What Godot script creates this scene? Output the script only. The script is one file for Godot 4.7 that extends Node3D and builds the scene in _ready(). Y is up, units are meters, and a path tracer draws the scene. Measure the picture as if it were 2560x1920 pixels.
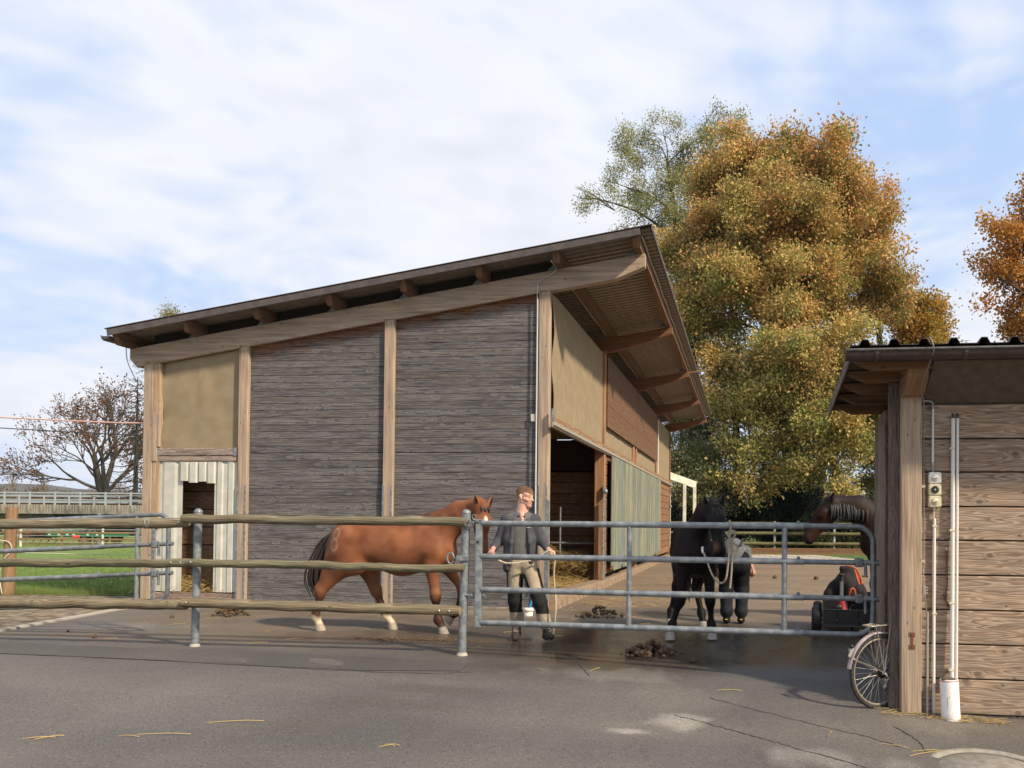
extends Node3D

var rng := RandomNumberGenerator.new()
var taken := {}
var M := {}
var env: Environment


# ------------------------------------------------------------------ small helpers
func lin(r: float, g: float, b: float) -> Color:
	return Color(r, g, b).linear_to_srgb()


func rr(a: float, b: float) -> float:
	return rng.randf_range(a, b)


func numbered(called: String) -> String:
	if not taken.has(called):
		taken[called] = 0
		return called
	taken[called] += 1
	return "%s_%03d" % [called, taken[called]]


func thing(called: String, label: String, category: String, at := Vector3.ZERO, turn := 0.0, group := "") -> Node3D:
	var o := Node3D.new()
	o.name = numbered(called)
	add_child(o, true)
	o.position = at
	o.rotation.y = turn
	tag(o, label, category, group)
	return o


func tag(o: Node, label: String, category: String, group := "") -> void:
	o.set_meta("label", label)
	o.set_meta("category", category)
	if group:
		o.set_meta("group", group)


func begin() -> SurfaceTool:
	var st := SurfaceTool.new()
	st.begin(Mesh.PRIMITIVE_TRIANGLES)
	st.set_smooth_group(-1)
	st.set_color(Color.WHITE)
	return st


func obj(called: String, st: SurfaceTool, m: Material, parent: Node = null) -> MeshInstance3D:
	st.generate_normals()
	return put(called, st.commit(), m, parent)


func put(called: String, mesh: Mesh, m: Material, parent: Node = null) -> MeshInstance3D:
	var o := MeshInstance3D.new()
	o.mesh = mesh
	if m:
		o.material_override = m
	if parent == null:
		o.name = numbered(called)
		add_child(o, true)
	else:
		o.name = called
		var n := 0
		while parent.has_node(NodePath(o.name)):
			n += 1
			o.name = "%s_%03d" % [called, n]
		parent.add_child(o, true)
	return o


func structure(called: String, st: SurfaceTool, m: Material) -> MeshInstance3D:
	var o := obj(called, st, m)
	o.set_meta("kind", "structure")
	return o


func multi(called: String, mesh: Mesh, m: Material, xfs: Array, cols: Array, parent: Node = null) -> MultiMeshInstance3D:
	var mm := MultiMesh.new()
	mm.transform_format = MultiMesh.TRANSFORM_3D
	mm.use_colors = cols.size() > 0
	mm.mesh = mesh
	mm.instance_count = xfs.size()
	for i in xfs.size():
		mm.set_instance_transform(i, xfs[i])
		if cols.size():
			mm.set_instance_color(i, cols[i])
	var o := MultiMeshInstance3D.new()
	o.multimesh = mm
	o.material_override = m
	if parent == null:
		o.name = numbered(called)
		add_child(o, true)
	else:
		o.name = called
		parent.add_child(o, true)
	return o


func tri(st: SurfaceTool, a: Vector3, b: Vector3, c: Vector3, out: Vector3, ua := Vector2.ZERO, ub := Vector2.ZERO, uc := Vector2.ZERO) -> void:
	# front faces run clockwise; out says which side is outside
	if (b - a).cross(c - a).dot(out) > 0.0:
		st.set_uv(ua); st.add_vertex(a)
		st.set_uv(uc); st.add_vertex(c)
		st.set_uv(ub); st.add_vertex(b)
	else:
		st.set_uv(ua); st.add_vertex(a)
		st.set_uv(ub); st.add_vertex(b)
		st.set_uv(uc); st.add_vertex(c)


func quad(st: SurfaceTool, a: Vector3, b: Vector3, c: Vector3, d: Vector3, out: Vector3, ua := Vector2.ZERO, ub := Vector2.ZERO, uc := Vector2.ZERO, ud := Vector2.ZERO) -> void:
	tri(st, a, b, c, out, ua, ub, uc)
	tri(st, a, c, d, out, ua, uc, ud)


# a box with chamfered edges; the texture runs along its longest side
func bx(st: SurfaceTool, xf: Transform3D, s: Vector3, bev := 0.004, tex := Vector2(2.4, 0.6)) -> void:
	var h := s * 0.5
	bev = minf(bev, minf(h.x, minf(h.y, h.z)) * 0.45)
	var la := s.max_axis_index()
	var o1 := (la + 1) % 3
	var o2 := (la + 2) % 3
	var off := Vector2(rng.randf(), rng.randf())
	var uv := func(p: Vector3) -> Vector2:
		return Vector2(p[la] / tex.x + off.x, (p[o1] + p[o2]) / tex.y + off.y)
	for ax in 3:
		var u := (ax + 1) % 3
		var v := (ax + 2) % 3
		for sg in [-1.0, 1.0]:
			var q := []
			for k in [[-1, -1], [1, -1], [1, 1], [-1, 1]]:
				var p := Vector3()
				p[ax] = sg * h[ax]
				p[u] = k[0] * (h[u] - bev)
				p[v] = k[1] * (h[v] - bev)
				q.append(p)
			var n := Vector3()
			n[ax] = sg
			quad(st, xf * q[0], xf * q[1], xf * q[2], xf * q[3], xf.basis * n, uv.call(q[0]), uv.call(q[1]), uv.call(q[2]), uv.call(q[3]))
	if bev <= 0.0:
		return
	for c in 3:
		var a := (c + 1) % 3
		var b := (c + 2) % 3
		for sa in [-1.0, 1.0]:
			for sb in [-1.0, 1.0]:
				var q := []
				for k in [[0, -1.0], [0, 1.0], [1, 1.0], [1, -1.0]]:
					var p := Vector3()
					p[a] = sa * (h[a] - (bev if k[0] == 1 else 0.0))
					p[b] = sb * (h[b] - (bev if k[0] == 0 else 0.0))
					p[c] = k[1] * (h[c] - bev)
					q.append(p)
				var n := Vector3()
				n[a] = sa
				n[b] = sb
				quad(st, xf * q[0], xf * q[1], xf * q[2], xf * q[3], xf.basis * n, uv.call(q[0]), uv.call(q[1]), uv.call(q[2]), uv.call(q[3]))
	for sx in [-1.0, 1.0]:
		for sy in [-1.0, 1.0]:
			for sz in [-1.0, 1.0]:
				var p := Vector3(sx * (h.x - bev), sy * (h.y - bev), sz * (h.z - bev))
				var p0 := p + Vector3(sx * bev, 0, 0)
				var p1 := p + Vector3(0, sy * bev, 0)
				var p2 := p + Vector3(0, 0, sz * bev)
				tri(st, xf * p0, xf * p1, xf * p2, xf.basis * Vector3(sx, sy, sz), uv.call(p0), uv.call(p1), uv.call(p2))


func T(x: float, y: float, z: float) -> Transform3D:
	return Transform3D(Basis(), Vector3(x, y, z))


# box from its two corners
func bb(st: SurfaceTool, a: Vector3, b: Vector3, bev := 0.004, tex := Vector2(2.4, 0.6)) -> void:
	bx(st, Transform3D(Basis(), (a + b) * 0.5), (b - a).abs(), bev, tex)


# a square bar between two points
func bar(st: SurfaceTool, a: Vector3, b: Vector3, w: float, h: float, bev := 0.003, up := Vector3.UP, tex := Vector2(2.4, 0.6)) -> void:
	var f := (b - a).normalized()
	if absf(f.dot(up)) > 0.98:
		up = Vector3.RIGHT
	var s := f.cross(up).normalized()
	var u := s.cross(f)
	bx(st, Transform3D(Basis(f, u, f.cross(u)), (a + b) * 0.5), Vector3(a.distance_to(b), h, w), bev, tex)


# a round tube along points
func tube(st: SurfaceTool, pts: Array, r: Variant, n := 10, cap := true, tex := Vector2(1.0, 0.5), flat := 1.0) -> void:
	st.set_smooth_group(0)
	var cnt := pts.size()
	var side := Vector3.ZERO
	var along := 0.0
	var prev := []
	var off := Vector2(rng.randf(), rng.randf())
	var prevu := 0.0
	for i in cnt:
		var p: Vector3 = pts[i]
		var f: Vector3 = (pts[mini(i + 1, cnt - 1)] - pts[maxi(i - 1, 0)])
		f = f.normalized() if f.length() > 1e-9 else Vector3.UP
		if side == Vector3.ZERO:
			side = f.cross(Vector3.UP if absf(f.y) < 0.9 else Vector3.RIGHT).normalized()
		side = (side - f * side.dot(f)).normalized()
		var up := f.cross(side)
		var rad: float = r[i] if r is Array else r
		if i > 0:
			along += p.distance_to(pts[i - 1])
		var ring := []
		for k in n:
			var a := TAU * k / n
			ring.append(p + (side * cos(a) + up * sin(a) * flat) * rad)
		if i > 0:
			for k in n:
				var k2 := (k + 1) % n
				var w0 := off.y + TAU * 0.0 + float(k) / n * (TAU * rad / tex.y)
				var w1 := off.y + float(k + 1) / n * (TAU * rad / tex.y)
				var out: Vector3 = (prev[k] + ring[k2]) * 0.5 - (p + pts[i - 1]) * 0.5
				quad(st, prev[k], prev[k2], ring[k2], ring[k], out, Vector2(prevu, w0), Vector2(prevu, w1), Vector2(along / tex.x + off.x, w1), Vector2(along / tex.x + off.x, w0))
		if cap and (i == 0 or i == cnt - 1):
			st.set_smooth_group(-1)
			var dir := -f if i == 0 else f
			for k in n:
				tri(st, p, ring[k], ring[(k + 1) % n], dir, off, off + Vector2(0.1, 0.0), off + Vector2(0.1, 0.1))
			st.set_smooth_group(0)
		prev = ring
		prevu = along / tex.x + off.x
	st.set_smooth_group(-1)


func curve(ctrl: Array, n: int) -> Array:
	# Catmull-Rom through the given points
	var res := []
	var c := ctrl.size()
	for i in c - 1:
		var p0: Vector3 = ctrl[maxi(i - 1, 0)]
		var p1: Vector3 = ctrl[i]
		var p2: Vector3 = ctrl[i + 1]
		var p3: Vector3 = ctrl[mini(i + 2, c - 1)]
		for k in n:
			var t := float(k) / n
			res.append(0.5 * ((2.0 * p1) + (p2 - p0) * t + (2.0 * p0 - 5.0 * p1 + 4.0 * p2 - p3) * t * t + (3.0 * p1 - p0 - 3.0 * p2 + p3) * t * t * t))
	res.append(ctrl[c - 1])
	return res


# rotation body about the y axis: profile of (radius, height)
func lathe(st: SurfaceTool, xf: Transform3D, prof: Array, n := 20) -> void:
	st.set_smooth_group(-1 if n < 9 else 0)
	for i in prof.size() - 1:
		var a: Vector2 = prof[i]
		var b: Vector2 = prof[i + 1]
		var d := b - a
		var nr := Vector2(d.y, -d.x)
		for k in n:
			var t0 := TAU * k / n
			var t1 := TAU * (k + 1) / n
			var tm := (t0 + t1) * 0.5
			var p0 := xf * Vector3(a.x * cos(t0), a.y, a.x * sin(t0))
			var p1 := xf * Vector3(a.x * cos(t1), a.y, a.x * sin(t1))
			var p2 := xf * Vector3(b.x * cos(t1), b.y, b.x * sin(t1))
			var p3 := xf * Vector3(b.x * cos(t0), b.y, b.x * sin(t0))
			var out := xf.basis * Vector3(nr.x * cos(tm), nr.y, nr.x * sin(tm))
			if a.x < 1e-6:
				tri(st, p0, p2, p3, out)
			elif b.x < 1e-6:
				tri(st, p0, p1, p2, out)
			else:
				quad(st, p0, p1, p2, p3, out, Vector2(float(k) / n, a.y), Vector2(float(k + 1) / n, a.y), Vector2(float(k + 1) / n, b.y), Vector2(float(k) / n, b.y))
	st.set_smooth_group(-1)


# a polygon in the x-y plane pushed along z from z0 to z1
func prism(st: SurfaceTool, xf: Transform3D, poly: Array, z0: float, z1: float, tex := Vector2(2.4, 0.6)) -> void:
	var pp := PackedVector2Array(poly)
	if Geometry2D.is_polygon_clockwise(pp):
		pp.reverse()
	var ids := Geometry2D.triangulate_polygon(pp)
	var off := Vector2(rng.randf(), rng.randf())
	for z in [z0, z1]:
		var out := xf.basis * Vector3(0, 0, 1 if z == maxf(z0, z1) else -1)
		for i in range(0, ids.size(), 3):
			var a := pp[ids[i]]
			var b := pp[ids[i + 1]]
			var c := pp[ids[i + 2]]
			tri(st, xf * Vector3(a.x, a.y, z), xf * Vector3(b.x, b.y, z), xf * Vector3(c.x, c.y, z), out, a / tex + off, b / tex + off, c / tex + off)
	for i in pp.size():
		var a := pp[i]
		var b := pp[(i + 1) % pp.size()]
		var n := Vector3(b.y - a.y, a.x - b.x, 0)
		var la := a.length() / tex.x
		var lb := b.length() / tex.x
		quad(st, xf * Vector3(a.x, a.y, z0), xf * Vector3(b.x, b.y, z0), xf * Vector3(b.x, b.y, z1), xf * Vector3(a.x, a.y, z1), xf.basis * n, Vector2(la, 0) + off, Vector2(lb, 0) + off, Vector2(lb, (z1 - z0) / tex.y) + off, Vector2(la, (z1 - z0) / tex.y) + off)


func ball(st: SurfaceTool, c: Vector3, r: Vector3, n := 10, rough := 0.0) -> void:
	st.set_smooth_group(0)
	var m := n / 2 + 1
	var ring := []
	for i in m + 1:
		var row := []
		var th := PI * i / m
		for k in n:
			var ph := TAU * k / n
			var d := Vector3(sin(th) * cos(ph), cos(th), sin(th) * sin(ph))
			var w := 1.0 + rough * sin(d.x * 7.1 + c.x * 91.0) * sin(d.y * 6.3 + c.z * 77.0) * cos(d.z * 5.7)
			row.append(c + d * r * w)
		ring.append(row)
	for i in m:
		for k in n:
			var k2 := (k + 1) % n
			var out: Vector3 = (ring[i][k] + ring[i + 1][k2]) * 0.5 - c
			if i > 0:
				tri(st, ring[i][k], ring[i][k2], ring[i + 1][k2], out)
			if i < m - 1:
				tri(st, ring[i][k], ring[i + 1][k2], ring[i + 1][k], out)
	st.set_smooth_group(-1)


# ------------------------------------------------------------------ materials
func mat(c: Color, rough := 0.8, metal := 0.0, spec := 0.5) -> StandardMaterial3D:
	var m := StandardMaterial3D.new()
	m.albedo_color = c
	m.roughness = rough
	m.metallic = metal
	m.metallic_specular = spec
	m.cull_mode = BaseMaterial3D.CULL_DISABLED
	return m


func noise(s: int, freq: float, oct := 4, type := FastNoiseLite.TYPE_SIMPLEX_SMOOTH) -> FastNoiseLite:
	var n := FastNoiseLite.new()
	n.seed = s
	n.noise_type = type
	n.frequency = freq
	n.fractal_octaves = oct
	return n


# bytes of a tiling noise picture, stretched sideways
func grainy(s: int, w: int, h: int, squeeze: int, freq: float, oct := 4) -> PackedByteArray:
	var im := noise(s, freq, oct).get_seamless_image(maxi(w / squeeze, 8), h, false, false, 0.2)
	im.convert(Image.FORMAT_L8)
	if squeeze > 1:
		im.resize(w, h, Image.INTERPOLATE_CUBIC)
	return im.get_data()


# weathered wood: bands of grain that bend round knots
func wood(s: int, w: int, h: int, dark: Color, light: Color, warm: Color, bands: float, band_amp: float, streak: float, knots: int, knot_r: float, bend: float, pale := false) -> Array:
	var r := RandomNumberGenerator.new()
	r.seed = s
	var low := grainy(s, w, h, 8, 0.012, 3)
	var fine := grainy(s + 1, w, h, 32 if not pale else 12, 0.09, 4)
	var mid := grainy(s + 2, w, h, 16, 0.03, 3)
	var blot := grainy(s + 3, w, h, 2, 0.008, 3)
	var lift := PackedFloat32Array()
	lift.resize(w * h)
	var kn := PackedFloat32Array()
	kn.resize(w * h)
	for i in knots:
		var cx := r.randi_range(0, w - 1)
		var cy := r.randi_range(0, h - 1)
		var kr := knot_r * r.randf_range(0.5, 1.3)
		var ex := int(kr * 7.0)
		var ey := int(kr * 3.2)
		var amp := bend * r.randf_range(0.6, 1.2)
		for yy in range(-ey, ey + 1):
			for xx in range(-ex, ex + 1):
				var j := posmod(cy + yy, h) * w + posmod(cx + xx, w)
				var q := (xx * xx) / (kr * kr * 5.0) + (yy * yy) / (kr * kr * 1.1)
				lift[j] += amp * exp(-q)
				var q2 := sqrt(float(xx * xx) * 0.6 + yy * yy) / kr
				if q2 < 1.25:
					kn[j] = maxf(kn[j], clampf((1.25 - q2) * 3.0, 0.0, 1.0) * (0.75 + 0.25 * sin(q2 * 14.0)))
	var data := PackedByteArray()
	data.resize(w * h * 3)
	var hd := PackedByteArray()
	hd.resize(w * h)
	for y in h:
		for x in w:
			var i := y * w + x
			var f := (float(y) / h + low[i] / 255.0 * 0.35 + lift[i]) * bands
			var b := f - floorf(f)
			b = b * b * (3.0 - 2.0 * b) if b < 0.75 else (1.0 - b) * 4.0
			var v := 0.5 + (b - 0.5) * band_amp + (fine[i] / 255.0 - 0.5) * streak + (mid[i] / 255.0 - 0.5) * streak * 0.9
			v = clampf(v, 0.0, 1.0)
			var wm := clampf(blot[i] / 255.0 * 2.0 - 0.7, 0.0, 1.0)
			var k := kn[i]
			var c := dark.lerp(light, v).lerp(warm * (0.55 + 0.9 * v), wm * 0.5)
			c = c.lerp(dark * 0.55, k * 0.8) if not pale else (c.lerp(light * 1.35, clampf(k * 2.2, 0.0, 1.0)) if k < 0.72 else dark * 0.6)
			var j := i * 3
			data[j] = int(clampf(pow(c.r, 0.4545) * 255.0, 0, 255))
			data[j + 1] = int(clampf(pow(c.g, 0.4545) * 255.0, 0, 255))
			data[j + 2] = int(clampf(pow(c.b, 0.4545) * 255.0, 0, 255))
			hd[i] = int(clampf(v * 220.0 - k * 120.0 + 20.0, 0, 255))
	return [ImageTexture.create_from_image(Image.create_from_data(w, h, false, Image.FORMAT_RGB8, data)), ImageTexture.create_from_image(Image.create_from_data(w, h, false, Image.FORMAT_L8, hd))]


func wooden(tx: Array, tint := Color.WHITE, rough := 0.85, relief := 0.25, vcol := false) -> StandardMaterial3D:
	var m := mat(tint.linear_to_srgb(), rough, 0.0, 0.35)
	m.albedo_texture = tx[0]
	m.heightmap_enabled = relief > 0.0
	m.heightmap_texture = tx[1]
	m.heightmap_scale = relief
	m.vertex_color_use_as_albedo = vcol
	return m


func ramp(cs: Array, at: Array) -> Gradient:
	var g := Gradient.new()
	g.offsets = PackedFloat32Array(at)
	g.colors = PackedColorArray(cs)
	return g


func noise_tex(n: FastNoiseLite, size: int, g: Gradient = null, normal := false, bump := 4.0) -> NoiseTexture2D:
	var t := NoiseTexture2D.new()
	t.width = size
	t.height = size
	t.seamless = true
	t.noise = n
	t.color_ramp = g
	t.as_normal_map = normal
	t.bump_strength = bump
	t.generate_mipmaps = false
	return t


# a plain colour with mottling, mapped in the object's own space
func mottled(s: int, c0: Color, c1: Color, scale: float, rough := 0.8, metal := 0.0, freq := 0.02, bump := 0.0) -> StandardMaterial3D:
	var m := mat(Color.WHITE, rough, metal)
	m.albedo_texture = noise_tex(noise(s, freq, 4), 256, ramp([c0, c0.lerp(c1, 0.5), c1], [0.25, 0.5, 0.75]))
	m.uv1_triplanar = true
	m.uv1_scale = Vector3.ONE * scale
	if bump > 0.0:
		m.normal_enabled = true
		m.normal_texture = noise_tex(noise(s + 5, freq * 2.0, 4), 256, null, true, 6.0)
		m.normal_scale = bump
	return m


# ------------------------------------------------------------------ smooth bodies: tapered capsules joined and meshed as surface nets
# bone: [a, b, ra, rb] or with [.., flatness, axis of flatness]
func sdf(bones: Array, cell: float, k: float, colour = null) -> Array:
	var lo := Vector3.INF
	var hi := -Vector3.INF
	for b in bones:
		var r: float = maxf(b[2], b[3]) * (maxf(1.0, b[4]) if b.size() > 4 else 1.0) + cell * 3.0 + k * 0.5
		for p in [b[0], b[1]]:
			lo = lo.min(p - Vector3.ONE * r)
			hi = hi.max(p + Vector3.ONE * r)
	var nx := int((hi.x - lo.x) / cell) + 2
	var ny := int((hi.y - lo.y) / cell) + 2
	var nz := int((hi.z - lo.z) / cell) + 2
	var f := PackedFloat32Array()
	f.resize(nx * ny * nz)
	f.fill(1000.0)
	var sxy := nx * ny
	for b in bones:
		var a: Vector3 = b[0]
		var e: Vector3 = b[1]
		var ra: float = b[2]
		var rb: float = b[3]
		var fl: float = b[4] if b.size() > 4 else 1.0
		var ax: Vector3 = b[5] if b.size() > 5 else Vector3(0, 0, 1)
		var m := maxf(ra, rb) * maxf(1.0, fl) + cell * 2.0 + k * 0.5
		var bl := ((a.min(e) - Vector3.ONE * m - lo) / cell).floor().max(Vector3.ZERO)
		var bh := ((a.max(e) + Vector3.ONE * m - lo) / cell).ceil()
		var ab := e - a
		var l2 := maxf(ab.length_squared(), 1e-9)
		var q := 1.0 / fl - 1.0
		var dr := rb - ra
		var sc := minf(1.0, fl)
		for z in range(int(bl.z), mini(int(bh.z), nz - 1) + 1):
			for y in range(int(bl.y), mini(int(bh.y), ny - 1) + 1):
				var row := z * sxy + y * nx
				for x in range(int(bl.x), mini(int(bh.x), nx - 1) + 1):
					var pa := lo + Vector3(x, y, z) * cell - a
					if q != 0.0:
						pa += ax * (pa.dot(ax) * q)
					var t := clampf(pa.dot(ab) / l2, 0.0, 1.0)
					var d := ((pa - ab * t).length() - ra - dr * t) * sc
					var o := f[row + x]
					var h := k - absf(o - d)
					if h > 0.0:
						f[row + x] = minf(o, d) - h * h / (4.0 * k)
					elif d < o:
						f[row + x] = d
	var ids := PackedInt32Array()
	ids.resize(nx * ny * nz)
	ids.fill(-1)
	var V := PackedVector3Array()
	var N := PackedVector3Array()
	var C := PackedColorArray()
	var I := PackedInt32Array()
	var offs := [0, 1, nx, nx + 1, sxy, sxy + 1, sxy + nx, sxy + nx + 1]
	var edges := [[0, 1], [2, 3], [4, 5], [6, 7], [0, 2], [1, 3], [4, 6], [5, 7], [0, 4], [1, 5], [2, 6], [3, 7]]
	for z in range(1, nz - 2):
		for y in range(1, ny - 2):
			var i := z * sxy + y * nx
			for x in range(1, nx - 2):
				var j := i + x
				var s := 0
				if f[j] < 0.0: s += 1
				if f[j + 1] < 0.0: s += 1
				if f[j + nx] < 0.0: s += 1
				if f[j + nx + 1] < 0.0: s += 1
				if f[j + sxy] < 0.0: s += 1
				if f[j + sxy + 1] < 0.0: s += 1
				if f[j + sxy + nx] < 0.0: s += 1
				if f[j + sxy + nx + 1] < 0.0: s += 1
				if s == 0 or s == 8:
					continue
				var sum := Vector3.ZERO
				var cnt := 0
				for ed in edges:
					var fa := f[j + offs[ed[0]]]
					var fb := f[j + offs[ed[1]]]
					if (fa < 0.0) != (fb < 0.0):
						var t := fa / (fa - fb)
						var pa := Vector3(ed[0] & 1, (ed[0] >> 1) & 1, (ed[0] >> 2) & 1)
						var pb := Vector3(ed[1] & 1, (ed[1] >> 1) & 1, (ed[1] >> 2) & 1)
						sum += pa.lerp(pb, t)
						cnt += 1
				var c := sum / cnt
				var p := lo + (Vector3(x, y, z) + c) * cell
				ids[j] = V.size()
				V.append(p)
				var g := Vector3(f[j + 1] + f[j + 1 + nx] + f[j + 1 + sxy] + f[j + 1 + nx + sxy] - f[j] - f[j + nx] - f[j + sxy] - f[j + nx + sxy],
					f[j + nx] + f[j + 1 + nx] + f[j + nx + sxy] + f[j + 1 + nx + sxy] - f[j] - f[j + 1] - f[j + sxy] - f[j + 1 + sxy],
					f[j + sxy] + f[j + 1 + sxy] + f[j + nx + sxy] + f[j + 1 + nx + sxy] - f[j] - f[j + 1] - f[j + nx] - f[j + 1 + nx])
				N.append(g.normalized())
				C.append(colour.call(p, g.normalized()) if colour != null else Color.WHITE)
	for z in range(1, nz - 2):
		for y in range(1, ny - 2):
			var i := z * sxy + y * nx
			for x in range(1, nx - 2):
				var j := i + x
				var inside := f[j] < 0.0
				for e in 3:
					var st: int = [1, nx, sxy][e]
					if inside == (f[j + st] < 0.0):
						continue
					var u: int = [nx, sxy, 1][e]
					var v: int = [sxy, 1, nx][e]
					var a := ids[j - u - v]
					var b := ids[j - v]
					var c := ids[j]
					var d := ids[j - u]
					if a < 0 or b < 0 or c < 0 or d < 0:
						continue
					if inside:
						I.append_array([a, c, b, a, d, c])
					else:
						I.append_array([a, b, c, a, c, d])
	var arr := []
	arr.resize(Mesh.ARRAY_MAX)
	arr[Mesh.ARRAY_VERTEX] = V
	arr[Mesh.ARRAY_NORMAL] = N
	arr[Mesh.ARRAY_COLOR] = C
	arr[Mesh.ARRAY_INDEX] = I
	return arr


func body_mesh(parts: Array) -> ArrayMesh:
	var am := ArrayMesh.new()
	for a in parts:
		am.add_surface_from_arrays(Mesh.PRIMITIVE_TRIANGLES, a)
	return am


# ------------------------------------------------------------------ the ground
func gy(x: float, d: float) -> float:
	var p := 0.091 * (d - 8.7) - 0.0445 * (x + 1.8)
	var k := 0.12
	var h := maxf(k - absf(p), 0.0) / k
	return clampf(minf(0.0, p) - h * h * k * 0.25, -0.75, 0.0)


func on_ground(x: float, z: float) -> Vector3:
	return Vector3(x, gy(x, -z), z)


func seg_dist(p: Vector2, a: Vector2, b: Vector2) -> float:
	var ab := b - a
	var t := clampf((p - a).dot(ab) / ab.length_squared(), 0.0, 1.0)
	return p.distance_to(a + ab * t)


func sheet(st: SurfaceTool, xs: Array, ds: Array, lift: float, uv: Callable, uv2 := 1.0) -> void:
	st.set_smooth_group(0)
	for i in xs.size() - 1:
		for j in ds.size() - 1:
			var q := []
			for k in [[0, 0], [1, 0], [1, 1], [0, 1]]:
				var x: float = xs[i + k[0]]
				var d: float = ds[j + k[1]]
				q.append(Vector3(x, gy(x, d) + lift, -d))
			for k in [[0, 1, 2], [0, 2, 3]]:
				for n in k:
					st.set_uv(uv.call(q[n]))
					st.set_uv2(Vector2(q[n].x, q[n].z) * uv2)
					st.add_vertex(q[n])
	st.set_smooth_group(-1)


func steps(a: float, b: float, s: float) -> Array:
	var r := []
	var n := int(ceil((b - a) / s))
	for i in n + 1:
		r.append(a + (b - a) * i / n)
	return r


func make_sky() -> void:
	var w := 2048
	var h := 1024
	var im := Image.create(w, h, false, Image.FORMAT_RGBF)
	var big := noise(41, 0.45, 2)
	var det := noise(52, 1.3, 5)
	var wisp := noise(63, 5.5, 4)
	var warp := noise(74, 0.7, 3)
	var data := PackedFloat32Array()
	data.resize(w * h * 3)
	for y in h:
		var el := PI * (0.5 - (y + 0.5) / h)
		var sy := sin(el)
		var cy := cos(el)
		for x in w:
			var j := (y * w + x) * 3
			if sy < -0.02:
				data[j] = 0.16
				data[j + 1] = 0.15
				data[j + 2] = 0.13
				continue
			var az := TAU * (x + 0.5) / w
			var dx := sin(az) * cy
			var dz := -cos(az) * cy
			var up := maxf(sy, 0.0)
			var t := pow(1.0 - up, 3.0)
			var r := lerpf(0.33, 0.52, t)
			var g := lerpf(0.46, 0.62, t)
			var b := lerpf(0.71, 0.76, t)
			var q := 1.0 / (up + 0.16)
			var px := dx * q
			var pz := dz * q
			var wx := warp.get_noise_2d(px, pz) * 0.35
			var c := 0.60 + 0.75 * big.get_noise_2d(px + SKY_X, pz + SKY_Z) + 0.38 * det.get_noise_2d(px + wx, pz * 1.2 + wx) + 0.26 * wisp.get_noise_2d(px + wx * 0.6, pz * 1.25 - wx)
			var thin := clampf((c - 0.02) * 1.25, 0.0, 1.0)
			thin = thin * thin * (3.0 - 2.0 * thin)
			var dens := clampf((c - 0.70) * 1.3 + 0.5 * det.get_noise_2d(px * 1.4 + 9.0, pz * 1.4), 0.0, 1.0)
			data[j] = lerpf(r, lerpf(0.69, 0.55, dens), thin)
			data[j + 1] = lerpf(g, lerpf(0.705, 0.575, dens), thin)
			data[j + 2] = lerpf(b, lerpf(0.745, 0.645, dens), thin)
	im = Image.create_from_data(w, h, false, Image.FORMAT_RGBF, data.to_byte_array())
	var pm := PanoramaSkyMaterial.new()
	pm.panorama = ImageTexture.create_from_image(im)
	var sky := Sky.new()
	sky.sky_material = pm
	env.background_mode = Environment.BG_SKY
	env.sky = sky


func make_camera_and_light() -> void:
	var cam := Camera3D.new()
	cam.name = "camera"
	cam.projection = Camera3D.PROJECTION_FRUSTUM
	cam.near = 0.1
	cam.far = 6000.0
	cam.size = 0.1 * 1920.0 / 2100.0
	cam.frustum_offset = Vector2((1280.0 - 1590.0) / 2100.0 * 0.1, -(960.0 - 1270.0) / 2100.0 * 0.1)
	cam.transform = Transform3D(Basis(Vector3.RIGHT, 0.018) * Basis(Vector3.BACK, 0.008), Vector3(0, 1.4, 0))
	add_child(cam)
	cam.current = true
	env = Environment.new()
	env.tonemap_mode = Environment.TONE_MAPPER_LINEAR
	env.tonemap_exposure = EXPOSURE
	env.fog_enabled = true
	env.fog_density = 0.00012
	env.fog_light_color = Color(0.80, 0.87, 1.0)
	env.sdfgi_enabled = true
	env.ssao_enabled = true
	env.ssil_enabled = true
	make_sky()
	var we := WorldEnvironment.new()
	we.name = "environment"
	we.environment = env
	add_child(we)
	var sun := DirectionalLight3D.new()
	sun.name = "sun"
	sun.light_energy = SUN
	sun.light_color = Color(1.0, 0.93, 0.82)
	sun.light_angular_distance = 3.5
	sun.shadow_enabled = true
	var el := deg_to_rad(37.0)
	var az := deg_to_rad(37.0)
	var to := Vector3(cos(az) * cos(el), sin(el), sin(az) * cos(el))
	sun.transform = Transform3D(Basis.looking_at(-to, Vector3.UP), Vector3(0, 30, 0))
	add_child(sun)


const SKY_X := 0.12
const SKY_Z := -8.2
const EXPOSURE := 1.36
const SUN := 1.3


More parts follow.
